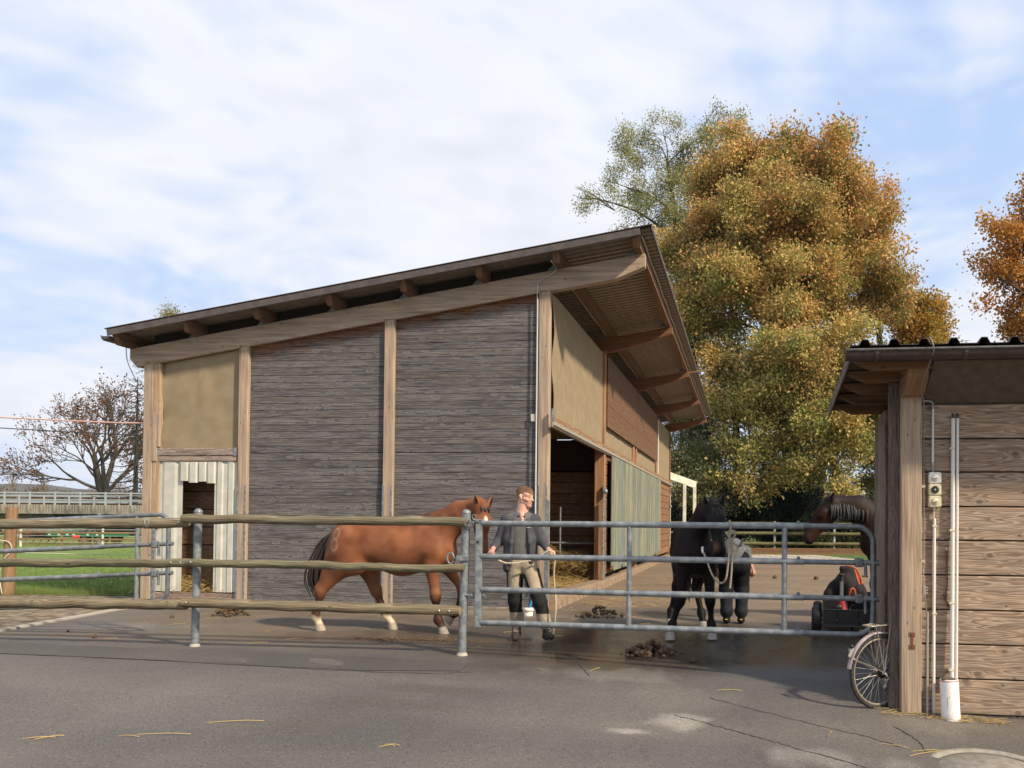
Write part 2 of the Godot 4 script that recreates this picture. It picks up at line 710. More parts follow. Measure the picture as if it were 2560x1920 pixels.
func yard_maps() -> Array:
	var n := 896
	var x0 := -10.0
	var x1 := 10.0
	var d0 := 4.0
	var d1 := 34.0
	var b1 := grainy(301, n, n, 1, 0.006, 5)
	var b2 := grainy(302, n, n, 1, 0.03, 4)
	var b3 := grainy(303, n, n, 4, 0.02, 5)
	var col := PackedFloat32Array()
	col.resize(n * n * 3)
	var rough := PackedFloat32Array()
	rough.resize(n * n)
	for j in n:
		var d := d0 + (j + 0.5) / n * (d1 - d0)
		for i in n:
			var x := x0 + (i + 0.5) / n * (x1 - x0)
			var q := j * n + i
			var a := b1[q] / 255.0
			var b := b2[q] / 255.0
			var c := b3[q] / 255.0
			# seam between road and yard
			var seam := 8.66 - 0.17 * (x + 1.8) + (b - 0.5) * 0.1
			var yard := clampf((d - seam) * 2.2, 0.0, 1.0)
			if x > -0.3:
				yard = clampf((d - 8.6 + (a - 0.5) * 1.6) * 1.2, 0.0, 1.0)
			var r := 0.118 + (a - 0.5) * 0.05
			var g := 0.105 + (a - 0.5) * 0.043
			var bl := 0.098 + (a - 0.5) * 0.036
			# old stains and dust on the road
			var st1 := clampf((c - 0.5) * 2.2, -0.6, 0.6) * (1.0 - yard)
			r *= 1.0 + st1 * 0.30
			g *= 1.0 + st1 * 0.27
			bl *= 1.0 + st1 * 0.22
			# mud and dust carried about the yard
			var mud := clampf((c - 0.12) * 1.9, 0.0, 1.0) * yard
			r = lerpf(r, lerpf(0.125, 0.19, b), mud * 0.85)
			g = lerpf(g, lerpf(0.096, 0.142, b), mud * 0.85)
			bl = lerpf(bl, lerpf(0.070, 0.100, b), mud * 0.85)
			var far := clampf((d - 11.5) / 4.0, 0.0, 1.0) * clampf((x + 1.5) / 1.0, 0.0, 1.0)
			r = lerpf(r, 0.23 + (c - 0.5) * 0.12, far * 0.85)
			g = lerpf(g, 0.165 + (c - 0.5) * 0.09, far * 0.85)
			bl = lerpf(bl, 0.11 + (c - 0.5) * 0.06, far * 0.85)
			# pale dry strip along the foot of the stable wall
			var wall := 13.28 + 0.131 * (-x - 1.33)
			var strip := clampf(1.0 - absf(d - wall + 0.35) / (0.55 + a * 0.5), 0.0, 1.0) * clampf((-x - 1.3) * 2.0, 0.0, 1.0)
			r = lerpf(r, 0.26, strip * 0.7)
			g = lerpf(g, 0.22, strip * 0.7)
			bl = lerpf(bl, 0.185, strip * 0.7)
			# damp
			var wet := clampf(1.25 - Vector2((x - 0.4) / 3.6, (d - 10.1) / 1.9).length() + (c - 0.5) * 0.9, 0.0, 1.0)
			wet = maxf(wet, clampf(1.0 - Vector2((x - 0.3) / 1.6, (d - 13.2) / 1.0).length() + (c - 0.5) * 1.3, 0.0, 1.0) * 0.8)
			wet = maxf(wet, clampf(1.0 - Vector2((x - 1.5) / 1.0, (d - 17.0) / 2.0).length() + (c - 0.5) * 1.6, 0.0, 1.0) * 0.7)
			wet = clampf(wet * 1.6, 0.0, 1.0)
			var k := 1.0 - 0.55 * wet
			r *= k
			g *= k
			bl *= k
			rough[q] = clampf(0.80 + (b - 0.5) * 0.25 - 0.48 * wet - 0.1 * yard * a, 0.2, 1.0)
			col[q * 3] = r
			col[q * 3 + 1] = g
			col[q * 3 + 2] = bl
	# patches with a place of their own: [x, d, rx, rd, colour, strength, raggedness]
	for s in [[-2.77, 9.95, 0.75, 0.30, Color(0.115, 0.072, 0.042), 0.95, 1.0], [-2.2, 9.85, 0.9, 0.22, Color(0.13, 0.09, 0.06), 0.7, 1.2], [-3.5, 10.1, 1.3, 0.25, Color(0.14, 0.10, 0.075), 0.5, 1.2],
		[-2.05, 7.1, 0.75, 0.18, Color(0.088, 0.07, 0.058), 0.6, 1.4], [-1.75, 7.55, 0.7, 0.16, Color(0.088, 0.07, 0.058), 0.6, 1.4], [-2.5, 6.5, 0.5, 0.2, Color(0.09, 0.074, 0.064), 0.45, 1.4],
		[0.35, 6.98, 0.30, 0.22, Color(0.30, 0.275, 0.25), 0.85, 1.6], [-0.03, 6.72, 0.22, 0.09, Color(0.33, 0.30, 0.275), 0.9, 1.2], [0.46, 7.12, 0.28, 0.12, Color(0.27, 0.25, 0.23), 0.7, 1.6], [1.55, 6.3, 0.6, 0.3, Color(0.24, 0.225, 0.21), 0.6, 1.8],
		[-6.6, 11.0, 1.1, 0.5, Color(0.20, 0.185, 0.19), 0.5, 1.2], [-3.6, 8.35, 0.5, 0.05, Color(0.25, 0.23, 0.215), 0.7, 1.6], [-2.9, 8.6, 0.4, 0.08, Color(0.22, 0.20, 0.19), 0.6, 1.6], [-4.6, 8.75, 0.4, 0.05, Color(0.23, 0.21, 0.2), 0.6, 1.6],
		[-0.2, 8.35, 1.0, 0.25, Color(0.21, 0.195, 0.18), 0.5, 2.0], [0.4, 7.7, 0.9, 0.35, Color(0.16, 0.145, 0.13), 0.5, 1.5], [-1.0, 8.7, 0.6, 0.1, Color(0.10, 0.075, 0.055), 0.6, 1.2],
		[2.6, 7.3, 0.5, 0.35, Color(0.19, 0.17, 0.15), 0.6, 1.4], [1.9, 9.0, 0.9, 0.12, Color(0.085, 0.062, 0.04), 0.6, 1.5], [0.4, 12.4, 1.6, 0.4, Color(0.25, 0.19, 0.135), 0.5, 1.6]]:
		var i0 := int((s[0] - s[2] * 1.6 - x0) / (x1 - x0) * n)
		var i1 := int((s[0] + s[2] * 1.6 - x0) / (x1 - x0) * n)
		var j0 := int((s[1] - s[3] * 1.6 - d0) / (d1 - d0) * n)
		var j1 := int((s[1] + s[3] * 1.6 - d0) / (d1 - d0) * n)
		for j in range(maxi(j0, 0), mini(j1 + 1, n)):
			for i in range(maxi(i0, 0), mini(i1 + 1, n)):
				var q := j * n + i
				var p := Vector2((x0 + (i + 0.5) / n * (x1 - x0) - s[0]) / s[2], (d0 + (j + 0.5) / n * (d1 - d0) - s[1]) / s[3])
				var v = clampf((1.0 - p.length()) * 1.8 + (b2[q] / 255.0 - 0.5 + b1[(q * 7) % (n * n)] / 255.0 - 0.5) * s[6], 0.0, 1.0) * s[5] * clampf((1.6 - p.length()) * 3.0, 0.0, 1.0)
				col[q * 3] = lerpf(col[q * 3], s[4].r, v)
				col[q * 3 + 1] = lerpf(col[q * 3 + 1], s[4].g, v)
				col[q * 3 + 2] = lerpf(col[q * 3 + 2], s[4].b, v)
	var data := PackedByteArray()
	data.resize(n * n * 3)
	var rd := PackedByteArray()
	rd.resize(n * n)
	for q in n * n:
		for k in 3:
			data[q * 3 + k] = int(clampf(pow(col[q * 3 + k] * 1.62, 0.4545) * 255.0, 0, 255))
		rd[q] = int(rough[q] * 255.0)
	return [ImageTexture.create_from_image(Image.create_from_data(n, n, false, Image.FORMAT_RGB8, data)), ImageTexture.create_from_image(Image.create_from_data(n, n, false, Image.FORMAT_L8, rd))]


# stones in the asphalt: one tile of about a metre
func speckle() -> ImageTexture:
	var n := 512
	var r := RandomNumberGenerator.new()
	r.seed = 77
	var g := grainy(311, n, n, 1, 0.2, 3)
	var v := PackedFloat32Array()
	v.resize(n * n)
	for q in n * n:
		v[q] = 0.42 + g[q] / 255.0 * 0.36
	for s in 3600:
		var cx := r.randi_range(0, n - 1)
		var cy := r.randi_range(0, n - 1)
		var rad := r.randf_range(1.2, 4.2)
		var b := r.randf_range(0.28, 0.78) if r.randf() < 0.88 else r.randf_range(0.9, 1.0)
		for yy in range(-5, 6):
			for xx in range(-5, 6):
				if xx * xx + yy * yy < rad * rad:
					v[posmod(cy + yy, n) * n + posmod(cx + xx, n)] = b
	var data := PackedByteArray()
	data.resize(n * n * 3)
	for q in n * n:
		var b := int(clampf(pow(v[q], 0.4545) * 255.0, 0, 255))
		data[q * 3] = b
		data[q * 3 + 1] = b
		data[q * 3 + 2] = int(b * 0.985)
	return ImageTexture.create_from_image(Image.create_from_data(n, n, false, Image.FORMAT_RGB8, data))


func make_ground() -> void:
	# terrain to the horizon
	var st := begin()
	var xs := [-2500.0, -800.0, -300.0, -150.0, -80.0, -50.0, -30.0, -20.0] + steps(-14.0, 14.0, 1.0) + [20.0, 30.0, 50.0, 80.0, 150.0, 300.0, 800.0, 2500.0]
	var ds := [-600.0, -100.0, -30.0, -10.0, -3.0] + steps(0.0, 14.0, 1.0) + [17.0, 20.0, 30.0, 45.0, 70.0, 120.0, 300.0, 900.0, 2600.0]
	sheet(st, xs, ds, -0.12, func(p): return Vector2(p.x, p.z) * 0.2)
	var earth := mat(Color.WHITE, 0.95, 0.0, 0.2)
	earth.albedo_texture = noise_tex(noise(320, 0.01, 5), 512, ramp([lin(0.05, 0.075, 0.022), lin(0.085, 0.11, 0.03), lin(0.13, 0.12, 0.05)], [0.2, 0.5, 0.85]))
	structure("terrain", st, earth)
	# asphalt
	st = begin()
	xs = [-40.0, -25.0] + steps(-16.0, 16.0, 0.4) + [22.0, 32.0]
	ds = [-12.0, -6.0, -2.0, 1.0] + steps(3.0, 13.0, 0.25) + [16.0, 20.0, 26.0, 32.0]
	sheet(st, xs, ds, 0.0, func(p): return Vector2((p.x + 10.0) / 20.0, (-p.z - 4.0) / 30.0))
	var maps := yard_maps()
	var asphalt := mat(Color.WHITE, 1.0, 0.0, 0.5)
	asphalt.albedo_texture = maps[0]
	asphalt.roughness_texture = maps[1]
	asphalt.detail_enabled = true
	asphalt.detail_albedo = speckle()
	asphalt.detail_blend_mode = BaseMaterial3D.BLEND_MODE_MUL
	asphalt.detail_uv_layer = BaseMaterial3D.DETAIL_UV_2
	asphalt.uv2_scale = Vector3(1.15, 1.15, 1.0)
	structure("asphalt_yard", st, asphalt)
	# resurfaced strip in front of the fence, a little proud
	st = begin()
	st.set_smooth_group(0)
	var patch := [[-8.5, 9.75, 9.05], [-7.15, 9.49, 8.82], [-6.0, 9.26, 8.60], [-4.73, 8.99, 8.37], [-3.6, 8.83, 8.17], [-2.6, 8.71, 8.10], [-1.7, 8.58, 8.22]]
	for i in patch.size() - 1:
		var a: Array = patch[i]
		var b: Array = patch[i + 1]
		var q := []
		for v in [[a[0], a[1]], [b[0], b[1]], [b[0], b[2]], [a[0], a[2]]]:
			q.append(Vector3(v[0], gy(v[0], v[1]) + 0.005, -v[1]))
		for k in [[0, 1, 2], [0, 2, 3]]:
			for n in k:
				st.set_uv(Vector2((q[n].x + 10.0) / 20.0, 0.05 + (q[n].z + 9.0) * 0.01))
				st.set_uv2(Vector2(q[n].x + 0.37, q[n].z + 0.71))
				st.add_vertex(q[n])
	var strip: StandardMaterial3D = asphalt.duplicate()
	strip.albedo_color = Color(0.86, 0.87, 0.88)
	structure("asphalt_patch", st, strip)
	# cracks: narrow sunken lines filled with dark grit
	var grit := mat(lin(0.035, 0.033, 0.032), 0.95)
	for c in [[Vector2(0.33, 7.2), Vector2(0.7, 6.94), Vector2(1.1, 6.65), Vector2(1.58, 6.3), Vector2(1.9, 6.0)], [Vector2(0.69, 7.74), Vector2(1.28, 7.3), Vector2(1.88, 6.9), Vector2(2.1, 6.7)], [Vector2(-0.7, 9.1), Vector2(-0.58, 8.7), Vector2(-0.44, 8.26)], [Vector2(-8.5, 9.03), Vector2(-6.56, 8.70), Vector2(-3.89, 8.20), Vector2(-2.25, 8.07), Vector2(-1.6, 8.2)], [Vector2(2.2, 7.2), Vector2(2.3, 6.9), Vector2(2.28, 6.6)]]:
		st = begin()
		var pts := []
		for p in c:
			pts.append(Vector3(p.x, 0, -p.y))
		pts = curve(pts, 14)
		var rr0 := []
		for i in pts.size():
			var p: Vector3 = pts[i] + Vector3(rr(-0.012, 0.012), 0, rr(-0.012, 0.012))
			p.y = gy(p.x, -p.z) + 0.001
			pts[i] = p
			rr0.append(rr(0.004, 0.011))
		tube(st, pts, rr0, 4, true, Vector2.ONE, 0.35)
		structure("pavement_crack", st, grit)
	# dirt strip and grass on the left, behind the kerb
	st = begin()
	sheet(st, [-60.0, -40.0, -30.0, -20.0, -15.0, -12.0, -10.0, -8.0], [9.0, 10.0, 12.0, 14.0, 16.0], 0.004, func(p): return Vector2(p.x, p.z) * 0.4)
	var dirt := mat(Color.WHITE, 0.95, 0.0, 0.2)
	dirt.albedo_texture = noise_tex(noise(330, 0.02, 5), 512, ramp([lin(0.11, 0.085, 0.06), lin(0.2, 0.16, 0.115), lin(0.28, 0.24, 0.18)], [0.25, 0.5, 0.8]))
	structure("dirt_path", st, dirt)
	st = begin()
	sheet(st, [-200.0, -120.0, -80.0, -50.0, -30.0, -20.0, -14.0, -10.0, -7.9], [15.3, 18.0, 24.0, 34.0, 50.0, 70.0], 0.012, func(p): return Vector2(p.x, p.z) * 0.25)
	var turf := mat(Color.WHITE, 0.9, 0.0, 0.25)
	turf.albedo_texture = noise_tex(noise(331, 0.03, 5), 512, ramp([lin(0.09, 0.145, 0.03), lin(0.145, 0.215, 0.05), lin(0.20, 0.25, 0.085)], [0.2, 0.5, 0.8]))
	structure("grass_field", st, turf)
	st = begin()
	for i in 5:
		bar(st, Vector3(-7.83 - i * 0.041, -0.015, -10.2 - i), Vector3(-7.871 - i * 0.041, -0.015, -11.195 - i), 0.10, 0.09, 0.008)
	structure("kerb", st, mat(lin(0.36, 0.33, 0.29), 0.9))
	# concrete slab along the foot of the stable
	# paving and verge at the far end of the yard
	st = begin()
	bb(st, Vector3(-2.0, -0.05, -48.0), Vector3(34.0, 0.008, -38.6), 0.0)
	var litter := mat(Color.WHITE, 0.95, 0.0, 0.2)
	litter.albedo_texture = noise_tex(noise(340, 0.05, 5), 512, ramp([lin(0.06, 0.06, 0.02), lin(0.17, 0.11, 0.05), lin(0.28, 0.16, 0.08)], [0.25, 0.5, 0.75]))
	litter.uv1_triplanar = true
	litter.uv1_scale = Vector3.ONE * 0.3
	structure("leafy_verge", st, litter)
	st = begin()
	bb(st, Vector3(7.2, -0.04, -38.4), Vector3(30.0, 0.016, -30.5), 0.0)
	structure("grass_verge", st, turf_tri())
	var paving := mottled(343, lin(0.33, 0.29, 0.24), lin(0.45, 0.41, 0.35), 0.4, 0.9)
	st = begin()
	bb(st, Vector3(-4.0, -0.04, -38.5), Vector3(9.0, 0.006, -31.4), 0.0)
	var bed := structure("paved_path", st, mat(lin(0.13, 0.11, 0.09), 0.95))
	var slab := begin()
	bx(slab, Transform3D(), Vector3(0.94, 0.05, 0.72), 0.012)
	slab.generate_normals()
	var slab_mesh := slab.commit()
	for i in 9:
		for j in 9:
			var o := put("slab", slab_mesh, paving, bed)
			o.position = Vector3(0.9 + j * 0.98 - i * 0.12, -0.006 + rr(-0.004, 0.004), -31.8 - i * 0.76)


func turf_tri() -> StandardMaterial3D:
	var m := mat(Color.WHITE, 0.9, 0.0, 0.25)
	m.albedo_texture = noise_tex(noise(332, 0.03, 5), 256, ramp([lin(0.05, 0.085, 0.02), lin(0.085, 0.14, 0.04), lin(0.13, 0.18, 0.06)], [0.2, 0.5, 0.8]))
	m.uv1_triplanar = true
	m.uv1_scale = Vector3.ONE * 0.3
	return m


# ------------------------------------------------------------------ the stable
func low(x: float) -> float:    # underside of the sloping roof beams
	return 5.082 + 0.1526 * (x + 0.07)


func deck(x: float) -> float:   # underside of the roof sheets
	return low(x) + 0.52


# one weathered board of the front wall, tinted along its length
func wall_board(x0: float, x1: float, y0: float, y1: float, z: float, seed_off: float) -> ArrayMesh:
	var st := begin()
	var n := 22
	var rows := [[y0, z - 0.010], [y0 + 0.0025, z], [y1 - 0.0025, z], [y1, z - 0.010]]
	var off := Vector2(rng.randf(), rng.randf())
	var tone := rr(0.82, 1.14)
	var warm := rr(-0.03, 0.05)
	var v := func(i: int, r: int) -> void:
		var x := x0 + (x1 - x0) * i / n
		var y: float = rows[r][0]
		var p := Vector3(x, y, rows[r][1])
		var prot := clampf(1.6 - (low(x) - y + 0.02 * sin(x * 9.0 + seed_off) + 0.02 * sin(x * 23.0)) / 0.13, 0.0, 1.0)
		var foot := clampf((1.35 - y + 0.22 * sin(x * 2.1 + seed_off * 0.3)) / 0.9, 0.0, 1.0)
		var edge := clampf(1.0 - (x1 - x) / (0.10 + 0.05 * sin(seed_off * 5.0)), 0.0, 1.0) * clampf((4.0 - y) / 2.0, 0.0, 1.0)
		var c := Color(1.0 + warm, 1.0, 1.0 - warm) * tone
		c = c.lerp(Color(1.75, 1.50, 1.25), foot * 0.8)
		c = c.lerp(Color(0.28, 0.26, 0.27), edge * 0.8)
		c = c.lerp(Color(1.5, 0.52, 0.24), prot)
		st.set_color(Color(c.r, c.g, c.b, 1.0))
		st.set_uv(Vector2(x / 2.6 + off.x, (y - y0) / 0.62 + off.y))
		st.add_vertex(p)
	for i in n:
		for r in rows.size() - 1:
			for t in [[[0, 0], [1, 1], [1, 0]], [[0, 0], [0, 1], [1, 1]]]:
				for k in t:
					v.call(i + k[0], r + k[1])
	st.set_smooth_group(-1)
	st.set_color(Color.WHITE)
	st.generate_normals()
	return st.commit()


# cloth stretched in a frame: a sagging sheet with folds and a hem
func canvas(st: SurfaceTool, p0: Vector3, along: Vector3, out: Vector3, length: float, bottom: float, top: Callable, fold: float, sd: int) -> void:
	var n := noise(sd, 0.5, 3)
	var nx := int(length / 0.08) + 2
	var ny := 26
	st.set_smooth_group(0)
	for side in [0.0, -0.006]:
		var g := []
		for i in nx + 1:
			var row := []
			var s := float(i) / nx
			for j in ny + 1:
				var t := float(j) / ny
				var y := lerpf(bottom, top.call(s * length), t)
				var w := n.get_noise_2d(s * length * 2.2 + t * 1.3, t * 1.2) * fold + n.get_noise_2d(s * length * 5.0, t * 0.5 + 9.0) * fold * 0.4
				w *= sin(PI * clampf(s, 0.0, 1.0)) * sin(PI * clampf(t * 0.94 + 0.03, 0.0, 1.0))
				w += exp(-s * length * 6.0) * sin(t * 11.0) * fold * 0.7
				row.append(p0 + along * (s * length) + Vector3(0, y, 0) + out * (w + side))
			g.append(row)
		for i in nx:
			for j in ny:
				quad(st, g[i][j], g[i + 1][j], g[i + 1][j + 1], g[i][j + 1], out if side == 0.0 else -out, Vector2(i, j) * 0.06, Vector2(i + 1, j) * 0.06, Vector2(i + 1, j + 1) * 0.06, Vector2(i, j + 1) * 0.06)
	st.set_smooth_group(-1)


# sheet metal with trapezoid ribs: ribs run along dir
func ribbed(st: SurfaceTool, o: Vector3, across: Vector3, along: Vector3, up: Vector3, pitch: float, count: int, depth: float, thick: float, crest := 0.28) -> void:
	var prof := [Vector2(0, 0), Vector2(0.5 - crest * 0.5 - 0.1, 0), Vector2(0.5 - crest * 0.5, 1), Vector2(0.5 + crest * 0.5, 1), Vector2(0.5 + crest * 0.5 + 0.1, 0), Vector2(1, 0)]
	for i in count:
		for k in prof.size() - 1:
			var a = o + across * (pitch * (i + prof[k].x)) + up * (prof[k].y * depth)
			var b = o + across * (pitch * (i + prof[k + 1].x)) + up * (prof[k + 1].y * depth)
			quad(st, a, b, b + along, a + along, -up)
			var t := up * thick
			quad(st, a + t, b + t, b + along + t, a + along + t, up)
			quad(st, a, b, b + t, a + t, -along)
			quad(st, a + along, b + along, b + along + t, a + along + t, along)


func make_stable() -> void:
	var S := thing("stable", "long open-fronted horse stable of weathered grey boards under a single-pitch ribbed roof", "stable", Vector3(-1.331, 0, -13.28), deg_to_rad(-7.47))
	var frames := [-0.10, -5.0, -10.3, -15.6, -20.85]
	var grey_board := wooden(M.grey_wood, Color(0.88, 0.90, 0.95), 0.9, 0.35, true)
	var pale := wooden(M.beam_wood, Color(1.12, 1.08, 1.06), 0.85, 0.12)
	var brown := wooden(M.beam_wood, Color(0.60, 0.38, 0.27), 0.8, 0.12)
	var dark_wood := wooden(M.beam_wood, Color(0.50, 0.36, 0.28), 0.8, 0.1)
	var zinc: Material = M.zinc
	# --- posts of the gable
	for x in [-7.01, -5.28, -2.735, -0.155]:
		var st := begin()
		bb(st, Vector3(x - 0.085, 0.05, -0.172), Vector3(x + 0.085, low(x) + 0.03, -0.004), 0.008, Vector2(2.2, 0.5))
		var p := obj("post", st, pale, S)
		if x > -5.5 and x < -0.1:
			for e in [[-0.09, 0.03], [0.045, 0.035]]:
				st = begin()
				bb(st, Vector3(x + e[0], 0.02, -0.03), Vector3(x + e[0] + e[1], 1.98, 0.0), 0.002)
				obj("steel_edge", st, zinc, p)
	for e in [[-0.25, -0.215, 1.98], [-0.075, -0.045, 1.75]]:
		var st := begin()
		bb(st, Vector3(e[0], 0.02, -0.03), Vector3(e[1], e[2], 0.0), 0.002)
		obj("steel_edge", st, zinc, S)
	var st := begin()
	bb(st, Vector3(-6.925, 1.25, -0.11), Vector3(-6.80, low(-6.8) - 0.01, -0.02), 0.006)
	obj("post_lining", st, wooden(M.beam_wood, Color(1.2, 1.08, 0.95), 0.85, 0.1), S)
	st = begin()
	bb(st, Vector3(-6.925, 2.38, -0.06), Vector3(-6.83, 3.2, 0.0), 0.006)
	bb(st, Vector3(-6.828, 2.62, -0.05), Vector3(-6.78, 3.22, 0.005), 0.006)
	obj("post_block", st, pale, S)
	# --- the five roof frames
	for i in frames.size():
		var z: float = frames[i]
		st = begin()
		var tip := 1.45
		var poly := [Vector2(-7.36, low(-7.36) + 0.32), Vector2(-7.36, low(-7.36) + 0.16), Vector2(-7.24, low(-7.24)), Vector2(0.996, low(0.996)), Vector2(tip, low(tip) + 0.115), Vector2(tip, low(tip) + 0.32)]
		if i > 0:
			poly = [Vector2(-7.36, low(-7.36) + 0.32), Vector2(-7.36, low(-7.36)), Vector2(0.15, low(0.15)), Vector2(0.75, low(0.75) + 0.06), Vector2(tip, low(tip) + 0.17), Vector2(tip, low(tip) + 0.32)]
		prism(st, Transform3D(), poly, z - 0.07, z + 0.096 if i == 0 else z + 0.07, Vector2(2.4, 0.6))
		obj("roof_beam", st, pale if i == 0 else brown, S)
		if i > 0:
			st = begin()
			bb(st, Vector3(-0.21, 0.02, z - 0.1), Vector3(0.0, low(0.0) + 0.05, z + 0.1), 0.006)
			obj("post", st, wooden(M.beam_wood, Color(0.95, 0.66, 0.47), 0.8, 0.12) if i < 4 else brown, S)
	# --- purlins under the sheets
	for k in 8:
		var x := -7.32 + 1.238 * k
		if k == 7:
			x = 1.36
		var st2 := begin()
		var y0 := low(x) + 0.322
		var prof := [Vector2(0.42, deck(x) - 0.004), Vector2(0.30, y0), Vector2(-21.2, y0), Vector2(-21.3, deck(x) - 0.004)]
		prism(st2, Transform3D(Basis(Vector3(0, 0, 1), Vector3(0, 1, 0), Vector3(-1, 0, 0)), Vector3(x, 0, 0)), prof, -0.055, 0.055, Vector2(2.4, 0.6))
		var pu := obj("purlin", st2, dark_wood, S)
		if k > 0:
			for z in frames:
				st2 = begin()
				prism(st2, T(x - 0.058, 0, z + 0.06), [Vector2(-0.17, y0 - 0.017), Vector2(0, y0 + 0.008), Vector2(0, y0 + 0.15)], -0.004, 0.0)
				obj("bracket", st2, zinc, pu)
		if k == 6 or k == 7:
			st2 = begin()
			var px := x - 0.085 if k == 6 else x + 0.075
			var pts := []
			for i in 44:
				pts.append(Vector3(px + 0.006 * sin(i * 1.7), (y0 + 0.03 if k == 6 else deck(px) - 0.04) + 0.008 * sin(i * 2.3), 0.30 - i * 0.49))
			tube(st2, pts, 0.014, 6)
			obj("cable", st2, mat(lin(0.5, 0.46, 0.38), 0.6), pu)
	# --- roof
	st = begin()
	var slope := Vector3(1, 0.1526, 0).normalized()
	var rup := Vector3(-0.1526, 1, 0).normalized()
	var r0 := Vector3(-7.43, deck(-7.43), 0.435)
	ribbed(st, r0, Vector3(0, 0, -1), slope * (9.03 / slope.x), rup, 0.18, 121, 0.055, 0.006)
	obj("roof_sheet", st, mottled(351, lin(0.20, 0.16, 0.125), lin(0.27, 0.22, 0.175), 1.2, 0.6, 0.0), S)
	var brownmetal := mottled(352, lin(0.075, 0.058, 0.052), lin(0.105, 0.083, 0.075), 1.0, 0.45, 0.0)
	st = begin()
	bar(st, Vector3(-7.42, deck(-7.42) - 0.01, 0.45), Vector3(1.43, deck(1.43) - 0.01, 0.45), 0.02, 0.105, 0.003)
	bar(st, Vector3(-7.46, deck(-7.46) + 0.062, 0.42), Vector3(1.615, deck(1.615) + 0.062, 0.42), 0.10, 0.012, 0.002)
	obj("fascia", st, brownmetal, S)
	st = begin()
	bb(st, Vector3(1.60, deck(1.6) - 0.02, 0.46), Vector3(1.615, deck(1.6) + 0.058, -21.3), 0.002)
	obj("eave_trim", st, brownmetal, S)
	# gutter on the low side
	st = begin()
	st.set_smooth_group(0)
	for i in 12:
		var a0 := PI + PI * i / 12.0
		var a1 := PI + PI * (i + 1) / 12.0
		for rad in [0.085, 0.079]:
			var p := [Vector3(cos(a0) * rad, sin(a0) * rad, 0.36), Vector3(cos(a1) * rad, sin(a1) * rad, 0.36), Vector3(cos(a1) * rad, sin(a1) * rad, -21.3), Vector3(cos(a0) * rad, sin(a0) * rad, -21.3)]
			for q in 4:
				p[q] += Vector3(-7.52, deck(-7.5) - 0.03, 0)
			quad(st, p[0], p[1], p[2], p[3], Vector3(cos(a0), sin(a0), 0) * (1.0 if rad > 0.08 else -1.0))
	for z in [0.355]:
		prism(st, T(-7.52, deck(-7.5) - 0.03, 0), [Vector2(-0.083, 0), Vector2(-0.06, -0.06), Vector2(0, -0.083), Vector2(0.06, -0.06), Vector2(0.083, 0)], z - 0.004, z)
	tube(st, [Vector3(-7.605, deck(-7.5) - 0.028, 0.37), Vector3(-7.605, deck(-7.5) - 0.028, -21.3)], 0.009, 6)
	obj("gutter", st, mat(lin(0.17, 0.165, 0.16), 0.5, 0.3), S)
	# --- front wall: two bays of narrow boards
	for bay in [[-5.19, -2.825], [-2.645, -0.245]]:
		st = begin()
		prism(st, Transform3D(), [Vector2(bay[0], 0.03), Vector2(bay[1], 0.03), Vector2(bay[1], low(bay[1]) + 0.1), Vector2(bay[0], low(bay[0]) + 0.1)], -0.14, -0.10)
		var wall := obj("board_wall", st, mat(lin(0.02, 0.018, 0.016), 0.9), S)
		var y := 0.05
		var k := 0
		while y < low(bay[1]) + 0.08:
			var hgt := rr(0.108, 0.13)
			if y < 2.5 and y + hgt > 2.44:
				hgt = 2.525 - y
			var x0: float = bay[0]
			var xs := (y + 0.02 - 5.082 - 0.12) / 0.1526 - 0.07
			x0 = maxf(x0, xs)
			if x0 < bay[1] - 0.15:
				var gap := 0.010 if absf(y + hgt - 2.525) < 0.004 else 0.0022
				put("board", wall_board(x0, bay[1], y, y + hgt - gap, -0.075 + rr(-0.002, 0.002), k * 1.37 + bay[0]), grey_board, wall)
			y += hgt
			k += 1
		# chewed and scraped places
		for c in ([[-4.55, 1.55, 0.13, 0.09], [-4.2, 1.6, 0.07, 0.03], [-4.4, 1.08, 0.06, 0.03], [-4.0, 1.05, 0.07, 0.035], [-2.98, 1.3, 0.05, 0.12]] if bay[0] < -4.0 else [[-2.33, 1.5, 0.04, 0.08], [-2.05, 1.48, 0.05, 0.07], [-2.0, 1.42, 0.05, 0.04]]):
			st = begin()
			st.set_smooth_group(0)
			var m := 14
			var base := Vector3(c[0], c[1], -0.0715)
			for i in m:
				var q := []
				for t in [i, i + 1]:
					var a: float = TAU * (t % m) / m
					var w: float = 0.75 + 0.35 * sin((t % m) * 2.4 + c[0] * 9.0)
					q.append(base + Vector3(cos(a) * c[2] * w, sin(a) * c[3] * w, -0.002))
				tri(st, base + Vector3(0, 0, -0.014), q[0], q[1], Vector3(0, 0, 1), Vector2(0.5, 0.5), Vector2(q[0].x, q[0].y), Vector2(q[1].x, q[1].y))
			st.set_smooth_group(-1)
			obj("gnawed_patch", st, wooden(M.beam_wood, Color(0.95, 0.84, 0.72), 0.9, 0.5), wall)
	st = begin()
	bb(st, Vector3(-5.19, 0.0, -0.17), Vector3(-0.1, 0.045, -0.04), 0.006)
	obj("foundation_edge", st, mottled(353, lin(0.20, 0.17, 0.14), lin(0.30, 0.26, 0.21), 1.0, 0.95), S)
	# --- left bay: cloth above, plastic sheet door below
	st = begin()
	canvas(st, Vector3(-6.80, 0, -0.09), Vector3(1, 0, 0), Vector3(0, 0, 1), 1.44, 2.56, func(s: float) -> float: return low(-6.8 + s) - 0.012, 0.035, 11)
	obj("wind_net", st, cloth_mat(), S)
	st = begin()
	bb(st, Vector3(-6.86, 2.475, -0.11), Vector3(-5.40, 2.60, -0.015), 0.006)
